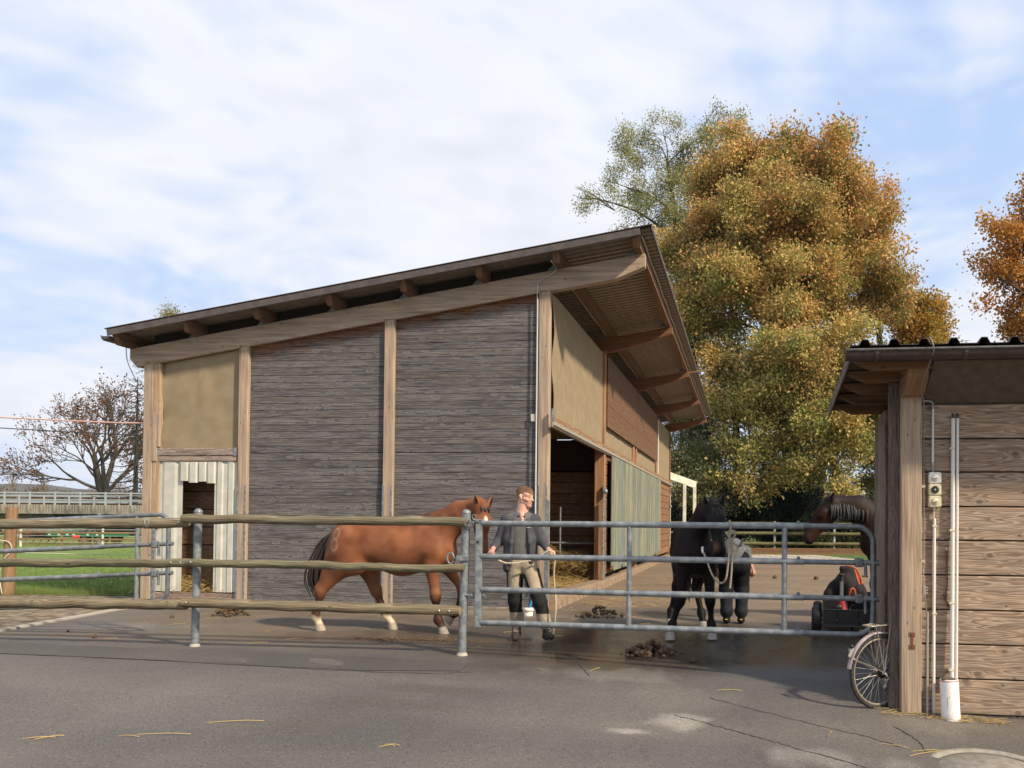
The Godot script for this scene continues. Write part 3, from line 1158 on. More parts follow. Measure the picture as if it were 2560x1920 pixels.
	var head := obj("door_beam", st, wooden(M.grey_wood, Color(1.7, 1.5, 1.35), 0.9, 0.5), S)
	for x in [-6.865, -5.44]:
		st = begin()
		bb(st, Vector3(x, 2.47, -0.08), Vector3(x + 0.05, 2.605, -0.008), 0.002)
		obj("hanger", st, zinc, head)
	st = begin()
	bb(st, Vector3(-6.86, 2.385, -0.10), Vector3(-5.40, 2.462, -0.02), 0.006)
	obj("door_lintel", st, wooden(M.grey_wood, Color(1.9, 1.7, 1.5), 0.9, 0.5), S)
	var sheetm := mottled(354, lin(0.53, 0.53, 0.45), lin(0.62, 0.61, 0.54), 0.8, 0.55)
	sheetm.backlight_enabled = true
	sheetm.backlight = lin(0.2, 0.2, 0.16)
	for d in [[-6.85, 0.47, 1], [-5.80, 0.20, 2]]:
		st = begin()
		ribbed(st, Vector3(d[0], 0.19, -0.06), Vector3(1, 0, 0), Vector3(0, 2.19, 0), Vector3(0, 0, 1), d[1], d[2], 0.018, 0.004, 0.4)
		obj("plastic_sheet", st, sheetm, S)
	st = begin()
	for i in 4:
		ribbed(st, Vector3(-6.42 + i * 0.165, [2.05, 2.02, 2.04, 2.01][i], -0.036 + 0.004 * (i % 2)), Vector3(1, 0, 0), Vector3(0, [0.32, 0.35, 0.33, 0.36][i], 0), Vector3(0, 0, 1), 0.172, 1, 0.024, 0.004, 0.6)
	obj("plastic_flap", st, sheetm, S)
	st = begin()
	bb(st, Vector3(-6.86, 0.02, -0.12), Vector3(-5.40, 0.17, -0.05), 0.006)
	obj("sill_plank", st, wooden(M.grey_wood, Color(1.6, 1.35, 1.15), 0.9, 0.5), S)
	st = begin()
	bb(st, Vector3(-6.925, 0.02, -0.10), Vector3(-6.85, 1.9, -0.03), 0.004)
	obj("door_jamb", st, zinc, S)
	# inside the hatch: a plank partition
	var part := begin()
	bb(part, Vector3(-7.0, 0.0, -0.66), Vector3(-5.0, 2.5, -0.62), 0.0)
	var hatch := obj("hatch_partition", part, mat(lin(0.02, 0.015, 0.01)), S)
	for i in 8:
		st = begin()
		bb(st, Vector3(-7.0, 0.04 + i * 0.31, -0.62), Vector3(-5.0, 0.335 + i * 0.31, -0.57 + rr(-0.01, 0.01)), 0.008)
		obj("plank", st, wooden(M.larch, Color(1.0, 0.8, 0.62) * rr(0.85, 1.1), 0.85, 0.2), hatch)
	# --- wall along the yard (local x = 0)
	st = begin()
	bb(st, Vector3(-0.14, 2.945, -0.18), Vector3(-0.004, 3.105, -21.0), 0.006)
	obj("rail_beam", st, wooden(M.beam_wood, Color(0.80, 0.62, 0.48), 0.85, 0.15), S)
	st = begin()
	bb(st, Vector3(0.004, 2.925, 0.10), Vector3(0.06, 2.985, -21.4), 0.006)
	bb(st, Vector3(0.004, 2.90, 0.10), Vector3(0.03, 2.93, -21.4), 0.004)
	var track := obj("sliding_rail", st, mottled(355, lin(0.36, 0.32, 0.25), lin(0.45, 0.41, 0.34), 1.5, 0.55, 0.3), S)
	st = begin()
	bb(st, Vector3(0.0, 2.99, 0.10), Vector3(0.035, 3.19, 0.04), 0.003)
	obj("rail_end", st, zinc, track)
	for i in 16:
		st = begin()
		bb(st, Vector3(0.002, 2.985, -0.9 - i * 1.3), Vector3(0.016, 3.05, -0.94 - i * 1.3), 0.002)
		obj("rail_bracket", st, zinc, track)
	for c in [[-0.19, 4.71, 3.10], [-5.1, 10.3, 3.10], [-15.7, 5.05, 3.10]]:
		st = begin()
		canvas(st, Vector3(-0.05, 0, c[0]), Vector3(0, 0, -1), Vector3(1, 0, 0), c[1], c[2], func(_s: float) -> float: return low(-0.05) - 0.002, 0.03, int(c[1] * 10))
		obj("wind_net", st, cloth_mat(), S)
	# plywood shutters hung high in the two middle bays
	for c in [[-5.12, -10.02], [-10.08, -15.45]]:
		st = begin()
		bb(st, Vector3(0.004, 3.50, c[0]), Vector3(0.035, 5.06, c[1]), 0.004)
		var sh := obj("shutter", st, wooden(M.larch, Color(0.62, 0.47, 0.38), 0.85, 0.15), S)
		for y in [3.98, 4.52]:
			st = begin()
			bb(st, Vector3(0.034, y, c[0] - 0.02), Vector3(0.041, y + 0.012, c[1] + 0.02), 0.002)
			obj("batten", st, wooden(M.larch, Color(0.9, 0.7, 0.5), 0.85, 0.1), sh)
	st = begin()
	bb(st, Vector3(-0.06, 3.10, -9.6), Vector3(0.002, 3.52, -9.9), 0.006)
	obj("short_post", st, wooden(M.beam_wood, Color(0.95, 0.66, 0.48), 0.85, 0.12), S)
	st = begin()
	tube(st, [Vector3(0.03, 3.1, -15.72), Vector3(0.03, 5.0, -15.72)], 0.022, 8)
	obj("down_pipe", st, mat(lin(0.62, 0.61, 0.6), 0.4), S)
	# green weathered sliding doors
	var door := begin()
	bb(door, Vector3(0.055, 0.36, -5.45), Vector3(0.075, 2.88, -16.0), 0.003)
	var dm := obj("sliding_door", door, wooden(M.larch, Color(0.75, 0.5, 0.33), 0.85, 0.2), S)
	var greens := []
	for i in 4:
		greens.append(wooden(M.green_wood, [Color(0.88, 0.98, 0.98), Color(1.1, 1.06, 0.95), Color(0.80, 0.86, 0.92), Color(1.25, 1.05, 0.85)][i], 0.7, 0.1))
	var z := -5.40
	while z > -15.9:
		var w := rr(0.20, 0.33)
		st = begin()
		bb(st, Vector3(0.076, 0.33 + maxf(0.0, rr(-0.08, 0.14)), z), Vector3(0.092 + rr(0, 0.012), 2.89, z - w), 0.004, Vector2(2.4, 0.5))
		obj("slat", st, greens[rng.randi() % 4], dm)
		z -= w + (0.022 if rng.randf() < 0.75 else 0.06)
	# plank wall behind the doors and at the far end
	var pw := begin()
	bb(pw, Vector3(-0.16, 0.25, -5.1), Vector3(-0.10, 2.95, -20.9), 0.0)
	var pwo := obj("plank_wall", pw, mat(lin(0.03, 0.02, 0.014)), S)
	for i in 11:
		for c in [[-5.11, -10.2], [-15.75, -20.75]]:
			st = begin()
			bb(st, Vector3(-0.10, 0.27 + i * 0.243, c[0]), Vector3(-0.03 + rr(-0.006, 0.006), 0.50 + i * 0.243, c[1]), 0.006)
			obj("plank", st, wooden(M.larch, Color(1.0, 0.72, 0.55) * rr(0.8, 1.05), 0.85, 0.2), pwo)
	for q in [-4.78, -20.6]:
		st = begin()
		bb(st, Vector3(0.002, 1.95, q - 0.02), Vector3(0.012, 2.22, q - 0.1), 0.002)
		ball(st, Vector3(0.04, 2.08, q - 0.06), Vector3(0.05, 0.06, 0.05), 10)
		obj("door_stop", st, zinc, S)
	st = begin()
	bb(st, Vector3(-0.02, 0.0, -4.78), Vector3(0.012, 1.9, -4.83), 0.002)
	obj("steel_edge", st, zinc, S)
	st = begin()
	bb(st, Vector3(-0.03, 0.0, -4.97), Vector3(0.018, 2.0, -5.03), 0.002)
	obj("steel_edge", st, zinc, S)
	st = begin()
	bb(st, Vector3(-0.03, 0.0, -20.8), Vector3(0.018, 2.6, -20.9), 0.002)
	obj("steel_edge", st, mat(lin(0.55, 0.5, 0.42), 0.6), S)
	# concrete plinth with a ramp of dirt
	st = begin()
	prism(st, Transform3D(Basis(Vector3(0, 0, -1), Vector3(0, 1, 0), Vector3(1, 0, 0)), Vector3.ZERO), [Vector2(0.16, -0.02), Vector2(21.4, -0.02), Vector2(21.4, 0.15), Vector2(5.0, 0.17), Vector2(0.16, 0.26)], -0.2, 0.045)
	obj("plinth", st, mottled(356, lin(0.22, 0.15, 0.10), lin(0.34, 0.25, 0.17), 0.7, 0.95), S)
	# --- the sides nobody sees: closed so that it is dark indoors
	st = begin()
	bb(st, Vector3(-7.08, 0.0, -0.2), Vector3(-7.02, low(-7.05) + 0.3, -20.9), 0.0)
	obj("back_wall", st, brown, S)
	st = begin()
	prism(st, Transform3D(), [Vector2(-7.0, 0), Vector2(-0.1, 0), Vector2(-0.1, low(-0.1) + 0.3), Vector2(-7.0, low(-7.0) + 0.3)], -20.95, -20.9)
	obj("end_wall", st, brown, S)
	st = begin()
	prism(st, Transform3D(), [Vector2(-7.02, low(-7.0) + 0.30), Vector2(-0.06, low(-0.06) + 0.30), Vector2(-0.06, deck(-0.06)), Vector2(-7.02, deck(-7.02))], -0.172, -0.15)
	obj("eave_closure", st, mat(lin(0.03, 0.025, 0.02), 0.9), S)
	# --- indoors
	st = begin()
	bb(st, Vector3(-7.0, -0.02, -0.18), Vector3(-0.2, 0.12, -20.8), 0.0)
	obj("stall_floor", st, mottled(357, lin(0.16, 0.11, 0.05), lin(0.30, 0.21, 0.09), 0.8, 0.95), S)
	var inner := begin()
	bb(inner, Vector3(-7.0, 0.1, -6.06), Vector3(-0.22, 2.55, -6.02), 0.0)
	var io := obj("stall_partition", inner, mat(lin(0.02, 0.014, 0.01)), S)
	for i in 10:
		for c in [[-7.0, -3.0], [-2.995, -0.22]]:
			st = begin()
			bb(st, Vector3(c[0], 0.12 + i * 0.245, -6.02), Vector3(c[1], 0.355 + i * 0.245, -5.96 + rr(-0.008, 0.008)), 0.008)
			obj("plank", st, wooden(M.larch, Color(0.95, 0.75, 0.58) * rr(0.8, 1.05), 0.85, 0.2), io)
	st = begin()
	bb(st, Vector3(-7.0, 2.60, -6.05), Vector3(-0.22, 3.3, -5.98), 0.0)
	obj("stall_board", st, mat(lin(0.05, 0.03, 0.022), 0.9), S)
	st = begin()
	canvas(st, Vector3(-7.0, 0, -6.02), Vector3(1, 0, 0), Vector3(0, 0, 1), 6.8, 3.32, func(s: float) -> float: return low(-7.0 + s) - 0.02, 0.03, 15)
	obj("stall_curtain", st, cloth_mat(), S)
	var rail := begin()
	for y in [0.95, 1.35]:
		tube(rail, [Vector3(-3.2, y, -5.3), Vector3(-0.25, y, -5.3)], 0.024, 8)
	for x in [-2.3, -1.05]:
		tube(rail, [Vector3(x, 0.1, -5.3), Vector3(x, 1.75, -5.3)], 0.024, 8)
	obj("stall_rail", rail, zinc, S)
	st = begin()
	for x in [-4.6, -2.9, -1.1]:
		bb(st, Vector3(x, low(x) - 0.35, -0.3), Vector3(x + 0.14, low(x) - 0.12, -6.0), 0.006)
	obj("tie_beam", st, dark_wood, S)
	# --- fittings of the gable
	st = begin()
	tube(st, curve([Vector3(-7.30, low(-7.3) + 0.45, 0.16), Vector3(-7.28, low(-7.3) + 0.1, 0.16), Vector3(-7.18, low(-7.3) - 0.22, 0.08), Vector3(-7.06, low(-7.3) - 0.42, 0.02)], 6), 0.007, 6)
	obj("wire", st, mat(lin(0.12, 0.11, 0.11), 0.5), S)
	st = begin()
	tube(st, curve([Vector3(0.06, low(0.06) + 0.3, 0.06), Vector3(-0.05, low(0.0) + 0.24, 0.03), Vector3(-0.24, low(-0.24) + 0.17, 0.025), Vector3(-0.262, low(-0.24) + 0.05, 0.025), Vector3(-0.265, 4.6, 0.01)], 5), 0.006, 6)
	tube(st, [Vector3(-0.262, low(-0.26) - 0.10, 0.012), Vector3(-0.262, 0.35, 0.012)], 0.013, 8)
	obj("conduit", st, mat(lin(0.55, 0.56, 0.57), 0.4), S)
	st = begin()
	bb(st, Vector3(-0.36, 3.0, -0.07), Vector3(-0.28, 3.12, 0.0), 0.008)
	obj("junction_box", st, mat(lin(0.55, 0.52, 0.42), 0.5), S)
	for x in [-2.74]:
		st = begin()
		var pts := []
		for i in 13:
			pts.append(Vector3(x - 0.03 + cos(TAU * i / 12.0) * 0.035, 1.02 + sin(TAU * i / 12.0) * 0.035, 0.012))
		tube(st, pts, 0.008, 6)
		obj("tether_ring", st, zinc, S)
	st = begin()
	bar(st, Vector3(1.25, low(1.3) + 0.36, -10.75), Vector3(2.05, low(1.3) + 0.46, -10.72), 0.10, 0.03, 0.004)
	obj("loose_board", st, wooden(M.beam_wood, Color(1.0, 0.86, 0.68), 0.85, 0.1), S)


func cloth_mat() -> StandardMaterial3D:
	if not M.has("cloth"):
		var m := mat(Color.WHITE, 0.9, 0.0, 0.2)
		m.albedo_texture = noise_tex(noise(360, 0.006, 5), 512, ramp([lin(0.285, 0.225, 0.145), lin(0.30, 0.24, 0.155), lin(0.32, 0.26, 0.175)], [0.2, 0.5, 0.8]))
		m.backlight_enabled = true
		m.backlight = lin(0.10, 0.08, 0.045)
		M.cloth = m
	return M.cloth


# ------------------------------------------------------------------ the plank shed on the right and what hangs on it
func make_shed() -> void:
	var at := Vector3(2.40, 0, -7.59)
	var turn := deg_to_rad(-8.0)
	var S := thing("shed", "small shed of brown-grey horizontal planks under a dark ribbed roof with a gutter", "shed", at, turn)
	var post := wooden(M.beam_wood, Color(1.08, 1.03, 0.98), 0.85, 0.2)
	var dark := wooden(M.grey_wood, Color(0.85, 0.74, 0.65), 0.9, 0.6)
	var st := begin()
	bb(st, Vector3(0.0, -0.29, -0.16), Vector3(0.178, 2.60, 0.0), 0.007, Vector2(1.7, 0.42))
	var p := obj("post", st, post, S)
	st = begin()
	tube(st, [Vector3(0.085, -0.40, -0.07), Vector3(0.085, -0.28, -0.07)], 0.016, 8)
	bb(st, Vector3(0.03, -0.42, -0.13), Vector3(0.15, -0.385, -0.01), 0.003)
	obj("post_foot", st, mat(lin(0.12, 0.06, 0.035), 0.9), p)
	var rust := mat(lin(0.16, 0.055, 0.03), 0.9)
	st = begin()
	bb(st, Vector3(0.066, 0.395, 0.0), Vector3(0.119, 0.436, 0.004), 0.001)
	bb(st, Vector3(0.066, 0.284, 0.0), Vector3(0.119, 0.325, 0.004), 0.001)
	bb(st, Vector3(0.082, 0.325, 0.0), Vector3(0.104, 0.395, 0.004), 0.001)
	for y in [0.305, 0.415]:
		ball(st, Vector3(0.092, y, 0.005), Vector3(0.009, 0.009, 0.004), 8)
	obj("rusty_plate", st, rust, p)
	# knee block and purlin ends under the eave
	st = begin()
	prism(st, Transform3D(Basis(Vector3(0, 0, 1), Vector3(0, 1, 0), Vector3(-1, 0, 0)), Vector3(0.175, 0, 0)), [Vector2(-0.2, 2.56), Vector2(0.10, 2.56), Vector2(0.32, 2.70), Vector2(0.32, 2.85), Vector2(-0.2, 2.84)], 0.0, 0.18, Vector2(1.2, 0.4))
	obj("rafter_head", st, wooden(M.beam_wood, Color(0.72, 0.55, 0.40), 0.85, 0.2), S)
	for i in 5:
		var z := 0.28 - i * 0.40
		var y := 2.76 - i * 0.045
		st = begin()
		prism(st, T(0, 0, z), [Vector2(0.6, y), Vector2(-0.30, y), Vector2(-0.47, y + 0.08), Vector2(-0.47, y + 0.10), Vector2(0.6, y + 0.10)], -0.05, 0.05)
		obj("purlin_end", st, wooden(M.beam_wood, Color(0.55, 0.42, 0.32), 0.85, 0.15), S)
	# wing: a dark post in front and planks set back along the left side
	st = begin()
	bb(st, Vector3(-0.092, -0.295, -0.20), Vector3(0.0, 2.71, -0.10), 0.006, Vector2(1.7, 0.42))
	obj("dark_post", st, dark, S)
	for i in 3:
		var z := -0.80 - i * 0.24
		st = begin()
		bb(st, Vector3(-0.03, -0.26, z), Vector3(0.0 + 0.006 * i, 2.55 - 0.02 * i, z - 0.228), 0.005, Vector2(1.7, 0.42))
		obj("side_plank", st, wooden(M.grey_wood, Color(1.5, 1.25, 1.05) * rr(0.85, 1.1), 0.9, 0.5), S)
	# front planks
	st = begin()
	bb(st, Vector3(0.03, -0.33, -0.215), Vector3(3.2, 2.5, -0.19), 0.0)
	var w := obj("plank_wall", st, mat(lin(0.012, 0.011, 0.01)), S)
	var tops := [-0.308, 0.012, 0.323, 0.634, 0.95, 1.266, 1.573, 1.889, 2.193, 2.51]
	for i in tops.size() - 1:
		st = begin()
		bb(st, Vector3(0.10, tops[i] + 0.006, -0.19), Vector3(3.2, tops[i + 1] - 0.006, -0.12 + rr(-0.006, 0.006)), 0.006, Vector2(1.9, 0.80))
		obj("plank", st, wooden(M.larch, Color(1.3, 1.27, 1.24) * rr(0.9, 1.1), 0.85, 0.35), w)
	st = begin()
	bb(st, Vector3(1.12, 1.90, -0.121), Vector3(1.9, 2.0, -0.108), 0.002)
	obj("patch_plank", st, wooden(M.beam_wood, Color(0.9, 0.66, 0.5), 0.85, 0.1), w)
	# unweathered wood in the lee of the post
	st = begin()
	bb(st, Vector3(0.03, -0.42, -0.24), Vector3(3.2, -0.315, -0.15), 0.006)
	obj("sole_beam", st, wooden(M.grey_wood, Color(1.5, 1.4, 1.2), 0.9, 0.4), S)
	st = begin()
	bb(st, Vector3(0.50, -0.5, -0.14), Vector3(3.2, -0.385, 0.05), 0.01)
	obj("footing", st, mottled(370, lin(0.22, 0.2, 0.17), lin(0.33, 0.3, 0.25), 1.5, 0.95), S)
	# back and right side
	st = begin()
	bb(st, Vector3(0.0, -0.4, -1.56), Vector3(3.2, 2.5, -1.50), 0.0)
	bb(st, Vector3(3.14, -0.4, -1.5), Vector3(3.2, 2.5, -0.2), 0.0)
	obj("rear_wall", st, wooden(M.larch, Color(0.5, 0.4, 0.33), 0.9, 0.2), S)
	# roof
	var metal := mottled(371, lin(0.030, 0.020, 0.019), lin(0.055, 0.036, 0.033), 2.0, 0.4)
	st = begin()
	ribbed(st, Vector3(-0.515, 2.925, 0.53), Vector3(0.2425, 0, 0), Vector3(0, -0.24, -2.2), Vector3(0, 1, 0), 1.0, 16, 0.048, 0.006, 0.2)
	obj("roof_sheet", st, metal, S)
	st = begin()
	bb(st, Vector3(-0.47, 2.80, 0.42), Vector3(3.3, 2.90, 0.45), 0.004)
	obj("fascia", st, metal, S)
	st = begin()
	prism(st, Transform3D(Basis(Vector3(0, 0, -1), Vector3(0, 1, 0), Vector3(1, 0, 0)), Vector3(-0.50, 0, 0)), [Vector2(-0.44, 2.80), Vector2(1.62, 2.58), Vector2(1.62, 2.69), Vector2(-0.44, 2.91)], -0.015, 0.0)
	obj("barge_board", st, wooden(M.grey_wood, Color(1.0, 0.9, 0.8), 0.9, 0.4), S)
	st = begin()
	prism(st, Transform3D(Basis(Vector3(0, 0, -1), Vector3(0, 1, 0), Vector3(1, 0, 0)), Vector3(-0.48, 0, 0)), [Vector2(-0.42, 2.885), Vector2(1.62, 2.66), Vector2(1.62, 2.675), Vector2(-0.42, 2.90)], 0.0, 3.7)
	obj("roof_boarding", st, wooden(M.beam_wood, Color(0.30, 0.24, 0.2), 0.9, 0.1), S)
	# slanted panel that closes the eave to the wall
	st = begin()
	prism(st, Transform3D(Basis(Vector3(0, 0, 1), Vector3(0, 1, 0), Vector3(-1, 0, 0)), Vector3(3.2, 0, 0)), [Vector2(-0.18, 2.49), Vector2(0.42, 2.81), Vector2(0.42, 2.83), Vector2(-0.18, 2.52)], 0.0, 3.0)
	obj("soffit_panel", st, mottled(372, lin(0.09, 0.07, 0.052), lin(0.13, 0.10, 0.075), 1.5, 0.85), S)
	# gutter
	st = begin()
	st.set_smooth_group(0)
	for rad in [0.068, 0.063]:
		for i in 10:
			var a0 := PI * 0.94 + PI * 1.06 * i / 10.0
			var a1 := PI * 0.94 + PI * 1.06 * (i + 1) / 10.0
			var q := []
			for v in [[a0, -0.555], [a1, -0.555], [a1, 3.3], [a0, 3.3]]:
				q.append(Vector3(v[1], 2.866 + sin(v[0]) * rad * 1.05, 0.53 + cos(v[0]) * rad))
			quad(st, q[0], q[1], q[2], q[3], Vector3(0, sin(a0), cos(a0)) * (1.0 if rad > 0.065 else -1.0))
	st.set_smooth_group(-1)
	prism(st, Transform3D(Basis(Vector3(0, 0, 1), Vector3(0, 1, 0), Vector3(-1, 0, 0)), Vector3(-0.55, 0, 0)), [Vector2(0.462, 2.87), Vector2(0.482, 2.818), Vector2(0.53, 2.795), Vector2(0.578, 2.818), Vector2(0.598, 2.88)], 0.0, 0.004)
	var gut := obj("gutter", st, metal, S)
	st = begin()
	tube(st, [Vector3(-0.555, 2.876, 0.60), Vector3(3.3, 2.876, 0.60)], 0.013, 8)
	obj("gutter_bead", st, mottled(373, lin(0.05, 0.047, 0.045), lin(0.12, 0.11, 0.1), 3.0, 0.5), gut)
	for x in [-0.30, 0.42, 1.14]:
		st = begin()
		for i in 10:
			var a0 := PI * 0.9 + PI * 1.1 * i / 10.0
			var a1 := PI * 0.9 + PI * 1.1 * (i + 1) / 10.0
			var q := []
			for v in [[a0, x - 0.014], [a1, x - 0.014], [a1, x + 0.014], [a0, x + 0.014]]:
				q.append(Vector3(v[1], 2.866 + sin(v[0]) * 0.077, 0.53 + cos(v[0]) * 0.074))
			quad(st, q[0], q[1], q[2], q[3], Vector3(0, sin(a0), cos(a0)))
		obj("gutter_bracket", st, mat(lin(0.06, 0.05, 0.047), 0.5), gut)
	st = begin()
	tube(st, curve([Vector3(0.19, 2.92, 0.45), Vector3(0.13, 2.975, 0.56), Vector3(0.135, 2.93, 0.63), Vector3(0.15, 2.86, 0.625), Vector3(0.145, 2.78, 0.50), Vector3(0.13, 2.6, 0.2), Vector3(0.19, 2.5, 0.02), Vector3(0.20, 2.2, -0.05), Vector3(0.205, 1.5, -0.06), Vector3(0.20, 0.95, -0.06)], 6), 0.006, 6)
	obj("earth_cable", st, mat(lin(0.20, 0.19, 0.18), 0.5), S)
	for y in [2.24, 1.74, 1.06]:
		st = begin()
		bb(st, Vector3(0.18, y, -0.11), Vector3(0.215, y + 0.025, -0.045), 0.003)
		obj("cable_clip", st, mat(lin(0.42, 0.38, 0.31), 0.6), S)

	# --- fittings on the wall: each a thing of its own
	var pvc := mat(lin(0.72, 0.71, 0.68), 0.35)
	var grey := mat(lin(0.35, 0.35, 0.35), 0.5)
	var clipm := mat(lin(0.62, 0.57, 0.44), 0.5)
	var o := thing("switch_box", "stack of three cream switch and socket boxes on the shed planks", "switch box", at, turn)
	for i in 3:
		var y: float = [1.78, 1.6725, 1.565][i]
		st = begin()
		bb(st, Vector3(0.247, y, -0.12), Vector3(0.358, y + 0.104, -0.055), 0.008)
		var b := obj("box", st, mat([lin(0.66, 0.65, 0.60), lin(0.63, 0.57, 0.41), lin(0.60, 0.55, 0.39)][i], 0.45), o)
		if i == 1:
			st = begin()
			lathe(st, Transform3D(Basis(Vector3.RIGHT, PI / 2), Vector3(0.302, y + 0.052, -0.055)), [Vector2(0.034, 0), Vector2(0.034, 0.008), Vector2(0.028, 0.012), Vector2(0.012, 0.006), Vector2(0, 0.006)], 20)
			obj("socket", st, mat(lin(0.02, 0.02, 0.022), 0.4), b)
			st = begin()
			ball(st, Vector3(0.302, y + 0.052, -0.048), Vector3(0.008, 0.008, 0.006), 8)
			obj("socket_pin", st, clipm, b)
		else:
			st = begin()
			lathe(st, Transform3D(Basis(Vector3.RIGHT, PI / 2), Vector3(0.302, y + 0.052, -0.055)), [Vector2(0.036, 0), Vector2(0.034, 0.004), Vector2(0, 0.004)], 20)
			bar(st, Vector3(0.278, y + 0.05, -0.043), Vector3(0.326, y + 0.056, -0.043), 0.022, 0.012, 0.004)
			obj("knob", st, mat([lin(0.62, 0.61, 0.57), lin(0.6, 0.6, 0.6), lin(0.56, 0.51, 0.37)][i], 0.45), b)
		for c in [[0.256, 0.009], [0.349, 0.009], [0.256, 0.095], [0.349, 0.095]]:
			st = begin()
			ball(st, Vector3(c[0], y + c[1], -0.054), Vector3(0.004, 0.004, 0.002), 6)
			obj("screw", st, mat(lin(0.12, 0.12, 0.12), 0.5), b)
	o = thing("conduit", "short grey-ended conduit above the switch boxes, bent to the post at its top", "conduit", at, turn)
	st = begin()
	tube(st, [Vector3(0.29, 2.46, -0.095), Vector3(0.29, 1.96, -0.095)], 0.0115, 10)
	obj("pipe", st, mat(lin(0.66, 0.67, 0.68), 0.3), o)
	st = begin()
	tube(st, [Vector3(0.29, 2.49, -0.095), Vector3(0.29, 2.46, -0.095)], 0.0125, 10)
	tube(st, [Vector3(0.29, 1.975, -0.095), Vector3(0.29, 1.945, -0.095)], 0.0145, 10)
	tube(st, curve([Vector3(0.29, 2.49, -0.095), Vector3(0.285, 2.515, -0.09), Vector3(0.26, 2.53, -0.07), Vector3(0.19, 2.53, -0.05)], 5), 0.008, 8)
	tube(st, [Vector3(0.29, 1.95, -0.095), Vector3(0.292, 1.88, -0.09)], 0.007, 8)
	obj("cable_end", st, grey, o)
	o = thing("conduit", "white conduit running from under the switch boxes down to the ground", "conduit", at, turn)
	st = begin()
	tube(st, [Vector3(0.305, 1.465, -0.10), Vector3(0.302, 0.6, -0.10), Vector3(0.300, -0.39, -0.09)], 0.0145, 10)
	obj("pipe", st, pvc, o)
	st = begin()
	tube(st, [Vector3(0.302, 1.57, -0.09), Vector3(0.300, 1.46, -0.10)], 0.007, 8)
	tube(st, [Vector3(0.302, 1.575, -0.09), Vector3(0.302, 1.54, -0.09)], 0.014, 8)
	obj("cable_end", st, mat(lin(0.55, 0.54, 0.5), 0.5), o)
	for y in [1.385, 0.59]:
		st = begin()
		bb(st, Vector3(0.285, y, -0.12), Vector3(0.324, y + 0.02, -0.083), 0.003)
		obj("clip", st, clipm, o)
	for c in [[0.468, 0.451, 2.375, 0.0185, "left and thicker one of the pair of white conduits that rise from the pipe stub"], [0.508, 0.489, 2.375, 0.0125, "right and thinner one of the pair of white conduits that rise from the pipe stub"]]:
		o = thing("conduit", c[4], "conduit", at, turn)
		st = begin()
		tube(st, [Vector3(c[0], c[2], -0.098), Vector3(c[1], 0.0, -0.055)], c[3], 10)
		obj("pipe", st, pvc, o)
		st = begin()
		tube(st, curve([Vector3(c[0], c[2], -0.098), Vector3(c[0], c[2] + 0.03, -0.10), Vector3(c[0] - 0.004, c[2] + 0.05, -0.13)], 4), 0.009, 8)
		obj("cable_end", st, mat(lin(0.05, 0.05, 0.05), 0.5), o)
		if c[3] > 0.015:
			for y in [2.09, 1.345, 0.69, 0.09]:
				st = begin()
				bb(st, Vector3(c[0] - 0.03 - (2.375 - y) * 0.007, y, -0.12), Vector3(c[0] + 0.016 - (2.375 - y) * 0.007, y + 0.022, -0.075 + (2.375 - y) * 0.016), 0.003)
				obj("clip", st, clipm, o)
	o = thing("lightning_rod_pipe", "thin metal rod in a grey guard pipe beside the shed post", "pipe", at, turn)
	st = begin()
	tube(st, [Vector3(0.2305, 0.624, -0.02), Vector3(0.2305, -0.285, -0.02)], 0.0105, 10)
	obj("guard_pipe", st, mat(lin(0.42, 0.39, 0.34), 0.4, 0.4), o)
	st = begin()
	tube(st, curve([Vector3(0.199, 1.0, -0.055), Vector3(0.203, 0.85, -0.02), Vector3(0.222, 0.64, -0.02), Vector3(0.23, 0.6, -0.02)], 5), 0.005, 6)
	tube(st, curve([Vector3(0.2305, -0.285, -0.02), Vector3(0.22, -0.33, 0.0), Vector3(0.16, -0.36, 0.03), Vector3(0.10, -0.395, 0.05)], 5), 0.007, 6)
	obj("rod", st, mat(lin(0.25, 0.24, 0.22), 0.5, 0.3), o)
	st = begin()
	bb(st, Vector3(0.188, 0.77, -0.035), Vector3(0.216, 0.86, -0.005), 0.003)
	for y in [0.79, 0.815, 0.84]:
		ball(st, Vector3(0.222, y, -0.01), Vector3(0.01, 0.008, 0.008), 6)
	for y in [0.43, -0.06]:
		tube(st, [Vector3(0.2305, y, -0.02), Vector3(0.2305, y + 0.028, -0.02)], 0.0145, 10)
		tube(st, [Vector3(0.19, y + 0.014, -0.03), Vector3(0.2305, y + 0.014, -0.02)], 0.004, 6)
	obj("clamp", st, mat(lin(0.34, 0.31, 0.27), 0.5, 0.3), o)
	o = thing("leather_strap", "dark leather strap hanging from a screw between the conduits", "strap", at, turn)
	st = begin()
	var pts := curve([Vector3(0.411, 1.17, -0.10), Vector3(0.415, 1.05, -0.10), Vector3(0.418, 0.93, -0.095), Vector3(0.412, 0.83, -0.095), Vector3(0.398, 0.77, -0.10), Vector3(0.405, 0.72, -0.10), Vector3(0.438, 0.655, -0.10)], 6)
	tube(st, pts, 0.011, 8, true, Vector2.ONE, 0.5)
	ball(st, Vector3(0.398, 0.77, -0.095), Vector3(0.022, 0.016, 0.014), 8)
	obj("strap", st, mat(lin(0.10, 0.055, 0.038), 0.7), o)
	st = begin()
	ball(st, Vector3(0.411, 1.185, -0.10), Vector3(0.017, 0.017, 0.012), 10)
	obj("screw", st, mat(lin(0.4, 0.4, 0.4), 0.35, 0.7), o)
	o = thing("pipe_stub", "cracked white plastic pipe stub standing on the asphalt against the shed", "pipe", Vector3(2.40, 0, -7.59), turn)
	st = begin()
	var lean := Transform3D(Basis(Vector3.BACK, 0.045), Vector3(0.425, -0.375, 0.03))
